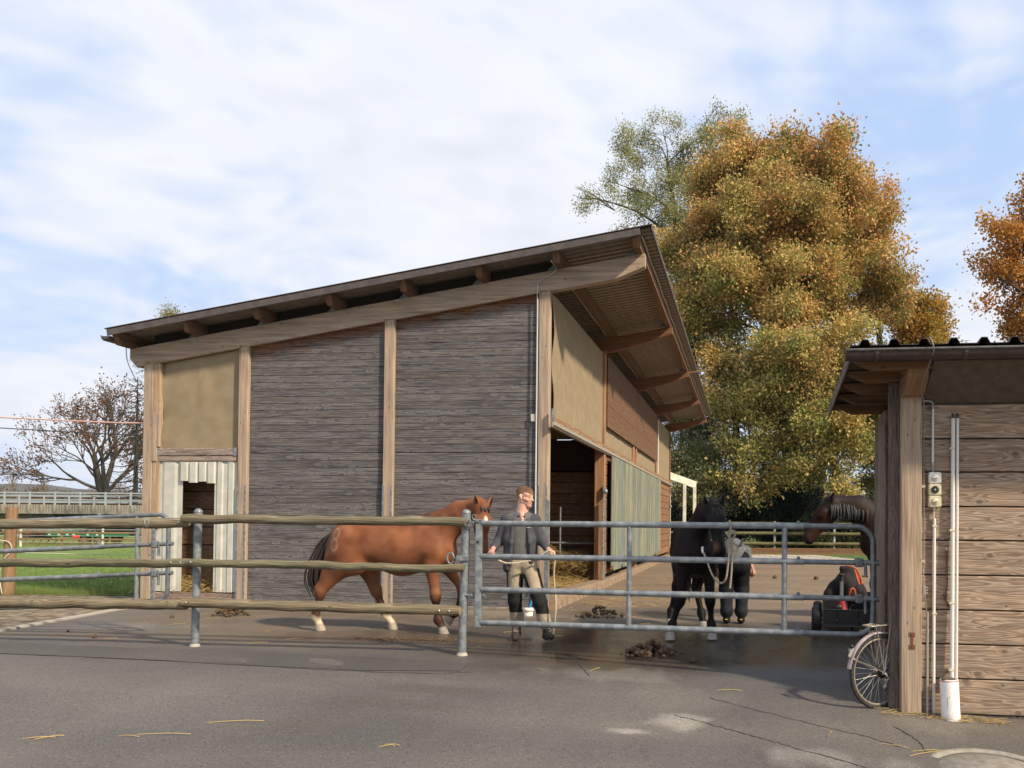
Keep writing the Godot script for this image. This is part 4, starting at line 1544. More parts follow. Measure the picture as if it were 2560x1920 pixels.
	lathe(st, lean, [Vector2(0.084, 0), Vector2(0.084, 0.06), Vector2(0.083, 0.064), Vector2(0.084, 0.068), Vector2(0.082, 0.13), Vector2(0.081, 0.134), Vector2(0.081, 0.40), Vector2(0.077, 0.412), Vector2(0.072, 0.412), Vector2(0.072, 0.38)], 28)
	obj("pipe", st, mottled(374, lin(0.74, 0.72, 0.68), lin(0.82, 0.80, 0.77), 3.0, 0.45), o)
	st = begin()
	lathe(st, lean, [Vector2(0.0815, 0.396), Vector2(0.083, 0.399), Vector2(0.0815, 0.404)], 28)
	obj("red_ring", st, mat(lin(0.5, 0.08, 0.06), 0.5), o)
	st = begin()
	for i in 9:
		ball(st, lean * Vector3(rr(-0.05, 0.05), 0.405 + rr(0, 0.016), rr(-0.05, 0.05)), Vector3(0.03, 0.012, 0.03), 8, 0.3)
	obj("packing", st, mat(lin(0.10, 0.085, 0.07), 0.95), o)
	st = begin()
	tube(st, [lean * Vector3(-0.035, 0.16, 0.073), lean * Vector3(-0.037, 0.25, 0.073), lean * Vector3(-0.02, 0.265, 0.08)], 0.0018, 4)
	tube(st, [lean * Vector3(-0.07, 0.125, 0.045), lean * Vector3(0.0, 0.123, 0.0825), lean * Vector3(0.06, 0.128, 0.055)], 0.0016, 4)
	tube(st, [lean * Vector3(-0.06, 0.075, 0.06), lean * Vector3(0.0, 0.068, 0.0845), lean * Vector3(0.065, 0.07, 0.055)], 0.0016, 4)
	obj("crack", st, mat(lin(0.12, 0.10, 0.09), 0.9), o)
	# manhole in the foreground
	var c := Vector3(2.64, gy(2.62, 6.25) + 0.006, -6.22)
	var mh := thing("manhole_cover", "round concrete manhole cover in a worn concrete ring at the lower right", "manhole cover", c)
	mh.rotation.x = atan(0.09)
	st = begin()
	lathe(st, Transform3D(), [Vector2(0.40, 0.0), Vector2(0.40, 0.004), Vector2(0.46, 0.006), Vector2(0.50, 0.003), Vector2(0.505, -0.06)], 40)
	obj("ring", st, mottled(375, lin(0.24, 0.22, 0.185), lin(0.34, 0.31, 0.27), 2.0, 0.9), mh)
	st = begin()
	lathe(st, Transform3D(), [Vector2(0, 0.008), Vector2(0.375, 0.006), Vector2(0.382, 0.0), Vector2(0.382, -0.04)], 40)
	obj("lid", st, mottled(376, lin(0.20, 0.185, 0.155), lin(0.30, 0.275, 0.235), 1.6, 0.9), mh)
	st = begin()
	lathe(st, Transform3D(), [Vector2(0.381, -0.012), Vector2(0.402, -0.012)], 40)
	obj("joint", st, mat(lin(0.04, 0.036, 0.032), 0.95), mh)


# ------------------------------------------------------------------ fences and gates
func log_rail(a: Vector3, b: Vector3, r: float, sd: int, wane := 0.0) -> SurfaceTool:
	var st := begin()
	var n := 40
	var nz := noise(sd, 0.9, 3)
	var pts := []
	var rad := []
	for i in n + 1:
		var t := float(i) / n
		var p := a.lerp(b, t)
		p += Vector3(0, nz.get_noise_1d(t * 5.0 + 3.0) * 0.014, nz.get_noise_1d(t * 4.0 + 50.0) * 0.02)
		pts.append(p)
		var k := 1.0 + nz.get_noise_1d(t * 9.0) * 0.07
		if i == 0 or i == n:
			k *= 0.9
		rad.append(r * k)
	# ring by ring, with a weathered flat top
	st.set_smooth_group(0)
	var f := (b - a).normalized()
	var s := f.cross(Vector3.UP).normalized()
	var u := s.cross(f)
	var off := Vector2(rng.randf(), rng.randf())
	var m := 20
	var rings := []
	for i in n + 1:
		var ring := []
		for k in m:
			var an := TAU * k / m
			var q: float = rad[i] * (1.0 + nz.get_noise_2d(i * 0.35, cos(an) * 3.0 + sin(an) * 2.0) * 0.05)
			var d := s * cos(an) * q + u * sin(an) * q
			if wane > 0.0 and sin(an) > 0.45:
				var cut := rad[i] as float * (0.80 + 0.14 * nz.get_noise_1d(i * 0.22 + 80.0) + 0.07 * nz.get_noise_1d(i * 1.1 + 20.0) - wane)
				d -= u * maxf(0.0, d.dot(u) - cut)
			ring.append(pts[i] + d)
		rings.append(ring)
	var per := TAU * r
	for i in n:
		for k in m:
			var k2 := (k + 1) % m
			var out: Vector3 = (rings[i][k] + rings[i + 1][k2]) * 0.5 - (pts[i] + pts[i + 1]) * 0.5
			var u0 := float(i) / n * a.distance_to(b) / 1.6 + off.x
			var u1 := float(i + 1) / n * a.distance_to(b) / 1.6 + off.x
			var v0 := float(k) / m * per / 0.36 + off.y
			var v1 := float(k + 1) / m * per / 0.36 + off.y
			quad(st, rings[i][k], rings[i][k2], rings[i + 1][k2], rings[i + 1][k], out, Vector2(u0, v0), Vector2(u0, v1), Vector2(u1, v1), Vector2(u1, v0))
	st.set_smooth_group(-1)
	for i in [0, n]:
		for k in m:
			tri(st, pts[i], rings[i][k], rings[i][(k + 1) % m], -f if i == 0 else f, off, off + Vector2(0.05, 0), off + Vector2(0.05, 0.05))
	return st


func make_log_fence() -> void:
	var F := thing("log_fence", "yard fence of mossy round logs bolted to galvanised tube posts in the foreground", "fence", Vector3(-1.838, 0, -8.96))
	var o := F.position
	var logs := [wooden(M.log_wood, Color(1.25, 1.2, 1.2), 0.85, 0.4), wooden(M.log_wood, Color(1.15, 1.15, 1.1), 0.85, 0.4), wooden(M.log_wood, Color(1.35, 1.25, 1.2), 0.85, 0.4)]
	for p in [[-1.838, -8.96, 1.53, 0.0445], [-4.864, -9.31, 1.52, 0.041], [-8.05, -9.70, 1.50, 0.041]]:
		var st := begin()
		var base := on_ground(p[0], p[1]) - o
		tube(st, [base - Vector3(0, 0.1, 0), base + Vector3(0, 0.04, 0), Vector3(base.x + (0.03 if p[0] > -3.0 else 0.015), p[2] - 0.035, base.z)], p[3], 18)
		var po := obj("post", st, M.zinc, F)
		st = begin()
		var top := Vector3(base.x + (0.03 if p[0] > -3.0 else 0.015), p[2] - 0.04, base.z)
		lathe(st, Transform3D(Basis(), top), [Vector2(p[3] + 0.003, 0), Vector2(p[3] + 0.003, 0.022), Vector2(0.02, 0.042), Vector2(0, 0.044)], 18)
		obj("post_cap", st, M.zinc, po)
		st = begin()
		lathe(st, Transform3D(Basis(), base), [Vector2(p[3] + 0.02, -0.02), Vector2(p[3] + 0.012, 0.012), Vector2(p[3] + 0.001, 0.03)], 14)
		obj("mortar_foot", st, mat(lin(0.40, 0.37, 0.31), 0.95), po)
	var rails := [
		[Vector3(-4.93, 1.415, -9.15), Vector3(-1.79, 1.404, -8.85), 0.055, 0.02], [Vector3(-4.88, 0.935, -9.16), Vector3(-1.80, 0.915, -8.85), 0.052, 0.16], [Vector3(-4.92, 0.500, -9.16), Vector3(-1.84, 0.458, -8.85), 0.056, 0.0],
		[Vector3(-8.05, 1.325, -9.56), Vector3(-4.93, 1.363, -9.25), 0.056, 0.0], [Vector3(-8.05, 0.89, -9.56), Vector3(-4.87, 0.929, -9.24), 0.056, 0.10], [Vector3(-8.05, 0.445, -9.56), Vector3(-4.92, 0.468, -9.24), 0.062, 0.03]]
	for i in rails.size():
		var r: Array = rails[i]
		var ro := obj("rail", log_rail(r[0] - o, r[1] - o, r[2], 400 + i, r[3]), logs[i % 3], F)
		for t in ([0.02, 0.975] if i % 3 == 0 else [0.02, 0.93, 0.965]):
			var st := begin()
			var p: Vector3 = r[0].lerp(r[1], t) - o + Vector3(0, 0.004, r[2] * 0.96)
			ball(st, p, Vector3(0.011, 0.011, 0.008), 8)
			obj("bolt", st, mat(lin(0.6, 0.6, 0.62), 0.3, 0.8), ro)
	# wire wound round the top log, tether ring and clamp
	var st2 := begin()
	var pts := []
	for i in 40:
		var a := i * 0.55
		pts.append(Vector3(-5.42 + i * 0.0012 + 0.02 * sin(i * 0.9), 1.357, -9.30) - o + Vector3(0.0, cos(a) * 0.062, sin(a) * 0.062))
	tube(st2, pts, 0.0035, 5)
	obj("wire_winding", st2, mat(lin(0.35, 0.36, 0.34), 0.5, 0.3), F)
	var ring := begin()
	pts = []
	for i in 21:
		var a := TAU * i / 20.0
		pts.append(Vector3(-1.965 + cos(a) * 0.035, 1.012 + sin(a) * 0.058, -8.93) - o)
	tube(ring, pts, 0.0095, 8)
	obj("tether_ring", ring, M.zinc, F)
	st2 = begin()
	bb(st2, Vector3(-1.90, 0.985, -8.915) - o, Vector3(-1.765, 1.04, -8.895) - o, 0.004)
	tube(st2, [Vector3(-1.925, 1.012, -8.925) - o, Vector3(-1.80, 1.012, -8.905) - o], 0.012, 8)
	lathe(st2, Transform3D(Basis(), Vector3(-1.815, 0.98, -8.96) - o), [Vector2(0.046, 0), Vector2(0.050, 0.003), Vector2(0.050, 0.062), Vector2(0.046, 0.065)], 18)
	obj("ring_clamp", st2, M.zinc, F)


func gate_tubes(G: Node3D, at: Callable, ys: Array, u0: float, u1: float, r: float, sleeve: float, uprights: Array, box_end: bool, bend: float) -> void:
	# at(u, y) gives the place of a point of the gate
	for i in ys.size():
		var y: float = ys[i]
		var edge := i == 0 or i == ys.size() - 1
		var st := begin()
		tube(st, [at.call(u0, y), at.call((u0 + sleeve) * 0.5, y), at.call(sleeve, y)], r, 14)
		var t := obj("rail", st, M.zinc, G)
		if not edge:
			st = begin()
			tube(st, [at.call(sleeve - 0.1, y), at.call(u1 + 0.06, y)], r * 0.84, 14)
			obj("inner_tube", st, M.zinc_dark, t)
			st = begin()
			var c: Vector3 = at.call(sleeve + (u1 - sleeve) * 0.80, y)
			bx(st, Transform3D(Basis(), c), Vector3(0.075, 0.085, 0.08), 0.012)
			tube(st, [c + Vector3(0.055, 0.02, 0.015), c + Vector3(0.06, -0.14, 0.02)], 0.016, 10)
			obj("latch", st, M.zinc_dark, t)
		st = begin()
		bx(st, Transform3D(Basis(), at.call(sleeve - 0.05, y) + Vector3(0, r + 0.008, 0)), Vector3(0.03, 0.024, 0.024), 0.004)
		tube(st, [at.call(sleeve - 0.015, y), at.call(sleeve, y)], r * 1.06, 14)
		obj("stop_screw", st, M.zinc, t)
	# end hoop
	var st2 := begin()
	var ctrl := [at.call(sleeve - 0.1, ys[0]), at.call(u1 - bend, ys[0])]
	for i in range(1, 8):
		var a := PI * 0.5 * i / 8.0
		ctrl.append(at.call(u1 - bend + sin(a) * bend, ys[0] - bend + cos(a) * bend))
	ctrl.append(at.call(u1, ys[0] - bend))
	ctrl.append(at.call(u1, ys[-1] + bend))
	for i in range(1, 8):
		var a := PI * 0.5 * i / 8.0
		ctrl.append(at.call(u1 - bend + cos(a) * bend, ys[-1] + bend - sin(a) * bend))
	ctrl.append(at.call(u1 - bend, ys[-1]))
	ctrl.append(at.call(sleeve - 0.1, ys[-1]))
	tube(st2, ctrl, r * 0.86, 14)
	obj("end_hoop", st2, M.zinc_dark, G)
	for u in uprights:
		st2 = begin()
		tube(st2, [at.call(u, ys[0]), at.call(u, ys[-1])], r * 0.85, 14)
		obj("upright", st2, M.zinc, G)
	if box_end:
		st2 = begin()
		var a: Vector3 = at.call(u0 - 0.035, ys[0] + 0.045)
		var b: Vector3 = at.call(u0 - 0.035, ys[-1] - 0.045)
		bar(st2, a, b, 0.06, 0.07, 0.005)
		var e := obj("end_post", st2, M.zinc, G)
		st2 = begin()
		lathe(st2, Transform3D(Basis(Vector3.RIGHT, PI / 2), at.call(u0 - 0.04, 1.19) + Vector3(0, 0, 0.036)), [Vector2(0.014, 0), Vector2(0.014, 0.002), Vector2(0, 0.002)], 12)
		obj("bolt_hole", st2, mat(lin(0.03, 0.03, 0.03), 0.6), e)


func make_gates() -> void:
	var a := Vector3(-1.655, 0, -8.90)
	var b := Vector3(2.30, 0, -8.14)
	var dir := (b - a).normalized()
	var G := thing("tube_gate", "closed galvanised four-rail tube gate in front of the black horse", "gate", a)
	var len := a.distance_to(b)
	gate_tubes(G, func(u: float, y: float) -> Vector3: return dir * u + Vector3(0, y, 0), [1.384, 1.034, 0.684, 0.335], 0.03, len, 0.0315, len * 0.836, [len * 0.402, len * 0.79], true, 0.16)
	var st := begin()
	tube(st, [dir * -0.01 + Vector3(0, 0.62, 0), dir * -0.16 + Vector3(0, 0.62, 0)], 0.014, 8)
	tube(st, [dir * -0.06 + Vector3(0, 0.62, 0), dir * -0.085 + Vector3(0, 0.62, 0)], 0.026, 6)
	tube(st, [dir * 0.05 + Vector3(0, 0.62, 0), dir * 0.075 + Vector3(0, 0.62, 0)], 0.024, 6)
	obj("hinge_bolt", st, M.zinc, G)
	var C := thing("gate_chain", "short chain with a ring tying the tube gate to the log fence end post", "chain", Vector3(-1.72, 1.40, -8.88))
	var ctrl := [Vector3(-0.09, 0.02, 0.0), Vector3(-0.05, -0.02, 0.02), Vector3(-0.03, 0.02, 0.03), Vector3(0.0, -0.03, 0.03), Vector3(0.015, 0.025, 0.03), Vector3(0.04, 0.0, 0.02), Vector3(0.085, 0.015, 0.02)]
	for i in 12:
		st = begin()
		var c: Array = curve(ctrl, 2)
		var p: Vector3 = c[i]
		var q: Vector3 = c[i + 1]
		var f := (q - p).normalized()
		var s := f.cross(Vector3(0, 0.3, 1)).normalized() if i % 2 else f.cross(Vector3(0, 1, 0.2)).normalized()
		var pts := []
		for k in 11:
			var an := TAU * k / 10.0
			pts.append((p + q) * 0.5 + f * cos(an) * 0.021 + s * sin(an) * 0.011)
		tube(st, pts, 0.0042, 6)
		obj("link", st, M.zinc, C)
	st = begin()
	var rp := []
	for k in 17:
		var an := TAU * k / 16.0
		rp.append(Vector3(0.015 + cos(an) * 0.021, 0.055 + sin(an) * 0.021, 0.03))
	tube(st, rp, 0.0045, 6)
	obj("ring", st, M.zinc, C)
	# gate that stands open on the left, behind the logs
	a = Vector3(-9.6, 0, -10.6)
	b = Vector3(-5.70, 0, -10.25)
	var d2 := (b - a).normalized()
	var G2 := thing("tube_gate", "open galvanised tube gate behind the log fence beside the grass", "gate", a)
	gate_tubes(G2, func(u: float, y: float) -> Vector3: return d2 * u + Vector3(0, y - (3.9 - u) * 0.052, 0), [1.462, 1.10, 0.745, 0.40], 0.0, a.distance_to(b), 0.03, a.distance_to(b) - 0.85, [a.distance_to(b) - 0.40], false, 0.13)


func wire(called: String, label: String, cat: String, pts: Array, r: float, m: Material) -> void:
	var o := begin()
	var c0: Vector3 = pts[0]
	var loc := []
	for p in pts:
		loc.append(p - c0)
	tube(o, curve(loc, 8), r, 6)
	var n := obj(called, o, m)
	n.position = c0
	tag(n, label, cat)


func make_far_fences() -> void:
	# paddock fence on the left: white posts, two rails, wires
	var F := thing("paddock_fence", "low two-rail paddock fence with thin white posts across the grass", "fence", Vector3(-28.0, 0, -41.0))
	var white := mat(lin(0.66, 0.66, 0.62), 0.6)
	var wood := wooden(M.beam_wood, Color(0.72, 0.58, 0.42), 0.9, 0.1)
	for i in 9:
		var x := -6.0 + i * 2.0
		var st := begin()
		bb(st, Vector3(x - 0.04, -0.05, -0.04), Vector3(x + 0.04, 1.02 if i % 2 == 0 else 0.95, 0.04), 0.01)
		obj("post", st, white if i % 2 == 0 else wood, F)
	for y in [0.72, 0.40]:
		var st := begin()
		for i in 6:
			bb(st, Vector3(-8.0 + i * 3.0, y - 0.045, 0.042), Vector3(-5.004 + i * 3.0, y + 0.045, 0.075), 0.01)
		obj("rail", st, wood, F)
	for y in [0.88, 0.56, 0.25]:
		var st := begin()
		tube(st, [Vector3(-8, y, 0.05), Vector3(10, y, 0.05)], 0.007, 4)
		obj("wire", st, mat(lin(0.6, 0.6, 0.56), 0.5), F)
	# thick round post with fence wires
	var P := thing("corner_post", "thick peeled timber post with electric fence wire at the left edge", "post", Vector3(-11.45, 0, -15.35))
	var st := begin()
	tube(st, [Vector3(0, -0.1, 0), Vector3(0.02, 0.4, 0), Vector3(0.03, 0.9, 0), Vector3(0.05, 1.6, 0)], [0.105, 0.10, 0.098, 0.095], 16, true, Vector2(1.6, 0.4))
	obj("trunk", st, wooden(M.beam_wood, Color(0.80, 0.64, 0.48), 0.9, 0.3), P)
	st = begin()
	for y in [0.78, 1.18]:
		ball(st, Vector3(-0.08, y, 0.08), Vector3(0.03, 0.03, 0.03), 8)
	obj("insulator", st, mat(lin(0.03, 0.03, 0.03), 0.5), P)
	st = begin()
	tube(st, curve([Vector3(-0.4, 0.98, 0.1), Vector3(-0.1, 1.0, 0.13), Vector3(0.1, 0.96, 0.12), Vector3(0.12, 0.8, 0.1), Vector3(0.02, 0.66, 0.13), Vector3(-0.06, 0.4, 0.13), Vector3(0.0, 0.03, 0.14)], 6), 0.009, 6)
	obj("rope", st, mat(lin(0.6, 0.56, 0.45), 0.8), P)
	st = begin()
	tube(st, [Vector3(-0.07, 0.78, 0.1), Vector3(5.0, 0.50, -4.0)], 0.005, 4)
	tube(st, [Vector3(-0.07, 1.18, 0.1), Vector3(5.0, 1.18, -4.0)], 0.005, 4)
	tube(st, [Vector3(-1.2, 0.78, 0.3), Vector3(-0.07, 0.78, 0.1)], 0.005, 4)
	obj("wire", st, mat(lin(0.65, 0.65, 0.62), 0.5), P)
	# three-rail fence at the far end of the yard
	var R := thing("rail_fence", "three-rail timber fence with grey round posts before the trees", "fence", Vector3(7.0, 0, -43.0))
	var green := wooden(M.log_wood, Color(0.95, 1.0, 0.70), 0.85, 0.1)
	for i in 9:
		st = begin()
		var x := -6.0 + i * 3.05
		tube(st, [Vector3(x, -0.1, 0), Vector3(x, 1.55, 0)], 0.06, 10)
		obj("post", st, mat(lin(0.42, 0.43, 0.40), 0.6, 0.2), R)
	for y in [1.42, 0.92, 0.42]:
		for i in 8:
			st = begin()
			tube(st, [Vector3(-6.0 + i * 3.05, y, 0.1), Vector3(-2.96 + i * 3.05, y + rr(-0.02, 0.02), 0.1)], 0.09, 10)
			obj("rail", st, green, R)
	# curb plank under it
	st = begin()
	bb(st, Vector3(-3.0, -0.02, -41.7), Vector3(26.0, 0.22, -41.6), 0.02)
	var k := obj("retaining_plank", st, wooden(M.beam_wood, Color(0.5, 0.36, 0.26), 0.9, 0.1))
	tag(k, "long low brown edging plank along the leaf-strewn verge", "plank")
	# white gallows at the end of the stable
	var W := thing("shelter_frame", "white timber canopy frame on two posts past the far end of the stable", "frame", Vector3(1.55, 0, -35.6))
	var cream := mottled(380, lin(0.52, 0.50, 0.40), lin(0.70, 0.68, 0.58), 0.6, 0.8)
	st = begin()
	bar(st, Vector3(-0.35, 3.45, 0.6), Vector3(1.0, 3.05, -0.4), 0.10, 0.30, 0.01)
	obj("beam", st, cream, W)
	for c in [[0.5, 0.0, 3.1], [0.95, -0.35, 3.0]]:
		st = begin()
		bb(st, Vector3(c[0] - 0.07, -0.05, c[1] - 0.07), Vector3(c[0] + 0.07, c[2], c[1] + 0.07), 0.01)
		obj("post", st, cream, W)
	st = begin()
	for y in [1.25, 0.8, 0.4]:
		tube(st, [Vector3(-0.3, y, 0.3), Vector3(0.6, y, 0.0)], 0.03, 8)
	obj("gate_rail", st, M.zinc, W)
	# overhead lines on the left
	wire("overhead_line", "pinkish white overhead line that ends at the stable post", "cable", [Vector3(-8.17, 3.04, -14.22), Vector3(-11.36, 3.20, -15.0), Vector3(-30.0, 4.4, -19.0)], 0.014, mat(lin(0.75, 0.45, 0.38), 0.5))
	wire("overhead_line", "thin black overhead line just below the pinkish one", "cable", [Vector3(-8.17, 2.83, -14.22), Vector3(-11.36, 3.01, -15.0), Vector3(-30.0, 4.3, -19.0)], 0.010, mat(lin(0.04, 0.04, 0.045), 0.5))


# ------------------------------------------------------------------ horses
# local axes: x forward, y up, z to the horse's right
func hair(st: SurfaceTool, root: Vector3, tip: Vector3, bow: Vector3, r: float, n := 5) -> void:
	var pts := []
	var rad := []
	for i in n + 1:
		var t := float(i) / n
		pts.append(root.lerp(tip, t) + bow * (4.0 * t * (1.0 - t)))
		rad.append(r * (0.75 + 0.5 * t) * (1.0 if i < n else 0.25) if i > 0 else r * 0.8)
	tube(st, pts, rad, 5, false, Vector2.ONE, 0.6)


func make_horse(called: String, label: String, at: Vector3, turn: float, pose: Dictionary, coat: Callable, hairc: Color, halter: bool) -> Node3D:
	var H := thing(called, label, "horse", at, turn)
	var lat := Vector3(0, 0, 1)
	var B := [
		# barrel
		[Vector3(0.42, 1.08, 0), Vector3(0.05, 1.05, 0), 0.315, 0.335, 0.80], [Vector3(0.05, 1.05, 0), Vector3(-0.42, 1.12, 0), 0.335, 0.295, 0.84],
		[Vector3(-0.42, 1.11, 0), Vector3(-0.66, 1.12, 0), 0.29, 0.26, 0.88], [Vector3(-0.66, 1.12, 0), Vector3(-0.80, 1.03, 0), 0.255, 0.19, 0.86],
		# topline
		[Vector3(0.42, 1.40, 0), Vector3(0.10, 1.36, 0), 0.10, 0.085, 0.75], [Vector3(0.1, 1.36, 0), Vector3(-0.45, 1.37, 0), 0.085, 0.085, 0.9], [Vector3(-0.45, 1.35, 0), Vector3(-0.78, 1.25, 0), 0.085, 0.08, 0.9],
		# breast
		[Vector3(0.45, 1.12, 0), Vector3(0.60, 1.02, 0), 0.25, 0.17, 0.85]]
	for s in [-1.0, 1.0]:
		B.append([Vector3(0.38, 1.28, 0.10 * s), Vector3(0.58, 0.98, 0.15 * s), 0.13, 0.12, 0.8])
		B.append([Vector3(-0.60, 1.16, 0.13 * s), Vector3(-0.50, 0.86, 0.15 * s), 0.21, 0.15, 0.8])
		B.append([Vector3(-0.66, 1.10, 0.11 * s), Vector3(-0.72, 0.82, 0.14 * s), 0.18, 0.13, 0.8])
	# neck and head
	var poll: Vector3 = pose.poll
	var hd: Vector3 = (pose.head as Vector3).normalized()
	var hl: Vector3 = (pose.side as Vector3)
	hl = (hl - hd * hl.dot(hd)).normalized()
	var face := hd.cross(hl).normalized()      # out of the forehead
	if face.dot(pose.face) < 0.0:
		face = -face
	var nb := Vector3(0.50, 1.24, 0)
	var nm: Vector3 = nb.lerp(poll, 0.5) + (pose.arch as Vector3)
	var nl := lat.lerp(hl if hl.dot(lat) > 0.0 else -hl, 0.5).normalized()
	B.append([nb, nm, 0.24, 0.165, 0.62, lat])
	B.append([nm, poll - hd * 0.02 - face * 0.05, 0.165, 0.115, 0.62, nl])
	B.append([nb + Vector3(-0.08, 0.17, 0), nm + (poll - nb).cross(lat).normalized() * -0.10, 0.07, 0.06, 0.7, lat])
	B.append([nm + (poll - nb).cross(lat).normalized() * -0.10, poll + face * 0.01, 0.065, 0.055, 0.7, nl])
	# skull
	var P := func(along: float, out: float, sd := 0.0) -> Vector3: return poll + hd * along + face * out + hl * sd
	B.append([P.call(0.03, 0.0), P.call(0.22, 0.01), 0.105, 0.10, 0.95, hl])
	B.append([P.call(0.16, -0.06), P.call(0.30, -0.05), 0.115, 0.085, 0.62, hl])
	B.append([P.call(0.22, 0.02), P.call(0.46, 0.015), 0.09, 0.06, 0.78, hl])
	B.append([P.call(0.30, -0.04), P.call(0.50, -0.02), 0.07, 0.05, 0.75, hl])
	B.append([P.call(0.46, 0.01), P.call(0.555, 0.0), 0.062, 0.066, 0.90, hl])
	B.append([P.call(0.50, -0.045), P.call(0.57, -0.04), 0.045, 0.038, 0.85, hl])
	for s in [-1.0, 1.0]:
		B.append([P.call(0.17, 0.045, 0.075 * s), P.call(0.215, 0.04, 0.075 * s), 0.034, 0.030])
		B.append([P.call(0.545, 0.025, 0.036 * s), P.call(0.575, 0.005, 0.034 * s), 0.024, 0.020])
	# legs
	for l in pose.front:
		var j: Array = l
		B.append([j[0] + Vector3(0, 0.14, 0), j[0], 0.135, 0.105, 0.8])
		B.append([j[0], j[1], 0.095, 0.052, 0.9])
		B.append([j[1] + Vector3(0, 0.02, 0), j[1] - Vector3(0, 0.03, 0), 0.058, 0.050])
		B.append([j[1], j[2], 0.043, 0.034])
		B.append([j[2] + Vector3(-0.008, 0.0, 0), j[2] + Vector3(-0.008, -0.01, 0), 0.045, 0.043])
		B.append([j[2], j[3], 0.036, 0.046])
	for l in pose.hind:
		var j: Array = l
		B.append([j[0] + Vector3(-0.06, 0.16, 0), j[0], 0.18, 0.13, 0.8])
		B.append([j[0] + Vector3(-0.05, 0, 0), j[1], 0.125, 0.055, 0.78])
		B.append([Vector3(lerpf(-0.74, j[1].x + 0.05, 0.35), 0.92, j[1].z * 0.95), j[1] + Vector3(0.0, 0.02, 0), 0.125, 0.05, 0.75])
		B.append([j[1] + Vector3(-0.02, 0.03, 0), j[1] - Vector3(0, 0.03, 0), 0.058, 0.05])
		B.append([j[1], j[2], 0.046, 0.038])
		B.append([j[2] + Vector3(-0.01, 0.0, 0), j[2] + Vector3(-0.01, -0.01, 0), 0.048, 0.045])
		B.append([j[2], j[3], 0.038, 0.047])
	var body := sdf(B, 0.021, 0.055, coat)
	put("body", body_mesh([body]), M.hide, H)
	# hooves
	for l in pose.front + pose.hind:
		var st := begin()
		var c: Vector3 = l[3]
		var fw: Vector3 = l[4]
		var up := Vector3.UP if l.size() < 6 else (l[5] as Vector3)
		var sd := fw.cross(up).normalized()
		fw = up.cross(sd)
		var n := 14
		for i in n:
			var q := []
			for k in [i, i + 1]:
				var a = TAU * k / n
				q.append(c + sd * cos(a) * 0.048 + fw * (sin(a) * 0.052) - up * (0.0 + 0.012 * -sin(a)))
				q.append(c + sd * cos(a) * 0.062 + fw * (sin(a) * 0.068 + 0.022) - up * 0.082)
			st.set_smooth_group(0)
			quad(st, q[0], q[2], q[3], q[1], q[1] - c + up * 0.05)
			st.set_smooth_group(-1)
			tri(st, q[1], q[3], c - up * 0.082, -up)
			tri(st, q[0], q[2], c + up * 0.01, up)
		obj("hoof", st, mottled(391, pose.hoof, (pose.hoof as Color).lightened(0.2), 6.0, 0.7), H)
	# ears
	for s in [-1.0, 1.0]:
		var st := begin()
		var base: Vector3 = P.call(0.02, 0.03, 0.065 * s)
		var dir: Vector3 = (-hd * 0.85 + hl * 0.28 * s + face * 0.25).normalized()
		var inner: Vector3 = (face + hl * 0.5 * s).normalized()
		var wide := dir.cross(inner).normalized()
		st.set_smooth_group(0)
		var prof := [[0.0, 0.030], [0.04, 0.043], [0.09, 0.040], [0.13, 0.024], [0.165, 0.004]]
		for i in prof.size() - 1:
			for k in 10:
				var q := []
				for v in [[i, k], [i, k + 1], [i + 1, k + 1], [i + 1, k]]:
					var a: float = -PI * 0.82 + PI * 1.64 * v[1] / 10.0
					var pr: Array = prof[v[0]]
					q.append(base + dir * pr[0] + (-inner * cos(a) * 0.62 + wide * sin(a)) * pr[1])
				quad(st, q[0], q[1], q[2], q[3], (q[0] + q[2]) * 0.5 - base - dir * (prof[i][0] + 0.02))
		st.set_smooth_group(-1)
		obj("ear", st, mat(pose.ear, 0.85), H)
		st = begin()
		ball(st, P.call(0.195, 0.043, 0.096 * s), Vector3.ONE * 0.020, 10)
		obj("eye", st, mat(lin(0.008, 0.006, 0.005), 0.08), H)
	# nostrils
	for s in [-1.0, 1.0]:
		var st := begin()
		ball(st, P.call(0.565, 0.022, 0.052 * s), Vector3(0.014, 0.018, 0.014), 8)
		obj("nostril", st, mat(lin(0.01, 0.008, 0.008), 0.6), H)
	# mane, forelock and tail
	var hm := mat(hairc, 0.55, 0.0, 0.5)
	var st := begin()
	var crest := func(t: float) -> Vector3:
		var up0 := (poll - nb).cross(lat).normalized() * -1.0
		var a := nb + Vector3(-0.10, 0.23, 0)
		var m := nm + up0 * 0.155
		var e := poll + face * 0.055 - hd * 0.02
		return a.lerp(m, t).lerp(m.lerp(e, t), t)
	var fall: float = pose.mane
	var strands := 70 if absf(fall) < 0.8 else 150
	for i in strands:
		var t := (i + rng.randf()) / strands
		var r0: Vector3 = crest.call(t)
		var sd := lat * fall * (0.35 + 0.2 * rng.randf())
		var len := rr(0.13, 0.22) * (1.35 if absf(fall) > 0.8 else 1.0)
		hair(st, r0 + lat * rr(-0.012, 0.012), r0 + sd * len + Vector3(rr(-0.03, 0.03), -len * 0.9, 0), lat * fall * 0.045 + Vector3(0, 0.03, 0), 0.011)
	obj("mane", st, hm, H)
	st = begin()
	for i in 16:
		var r0: Vector3 = P.call(-0.01, 0.06, rr(-0.05, 0.05))
		hair(st, r0, P.call(rr(0.4, 1.0) * (pose.lock as float), 0.095 + rr(-0.01, 0.015), rr(-0.07, 0.07)), face * 0.03, 0.009)
	obj("forelock", st, hm, H)
	st = begin()
	var tl: Array = pose.tail
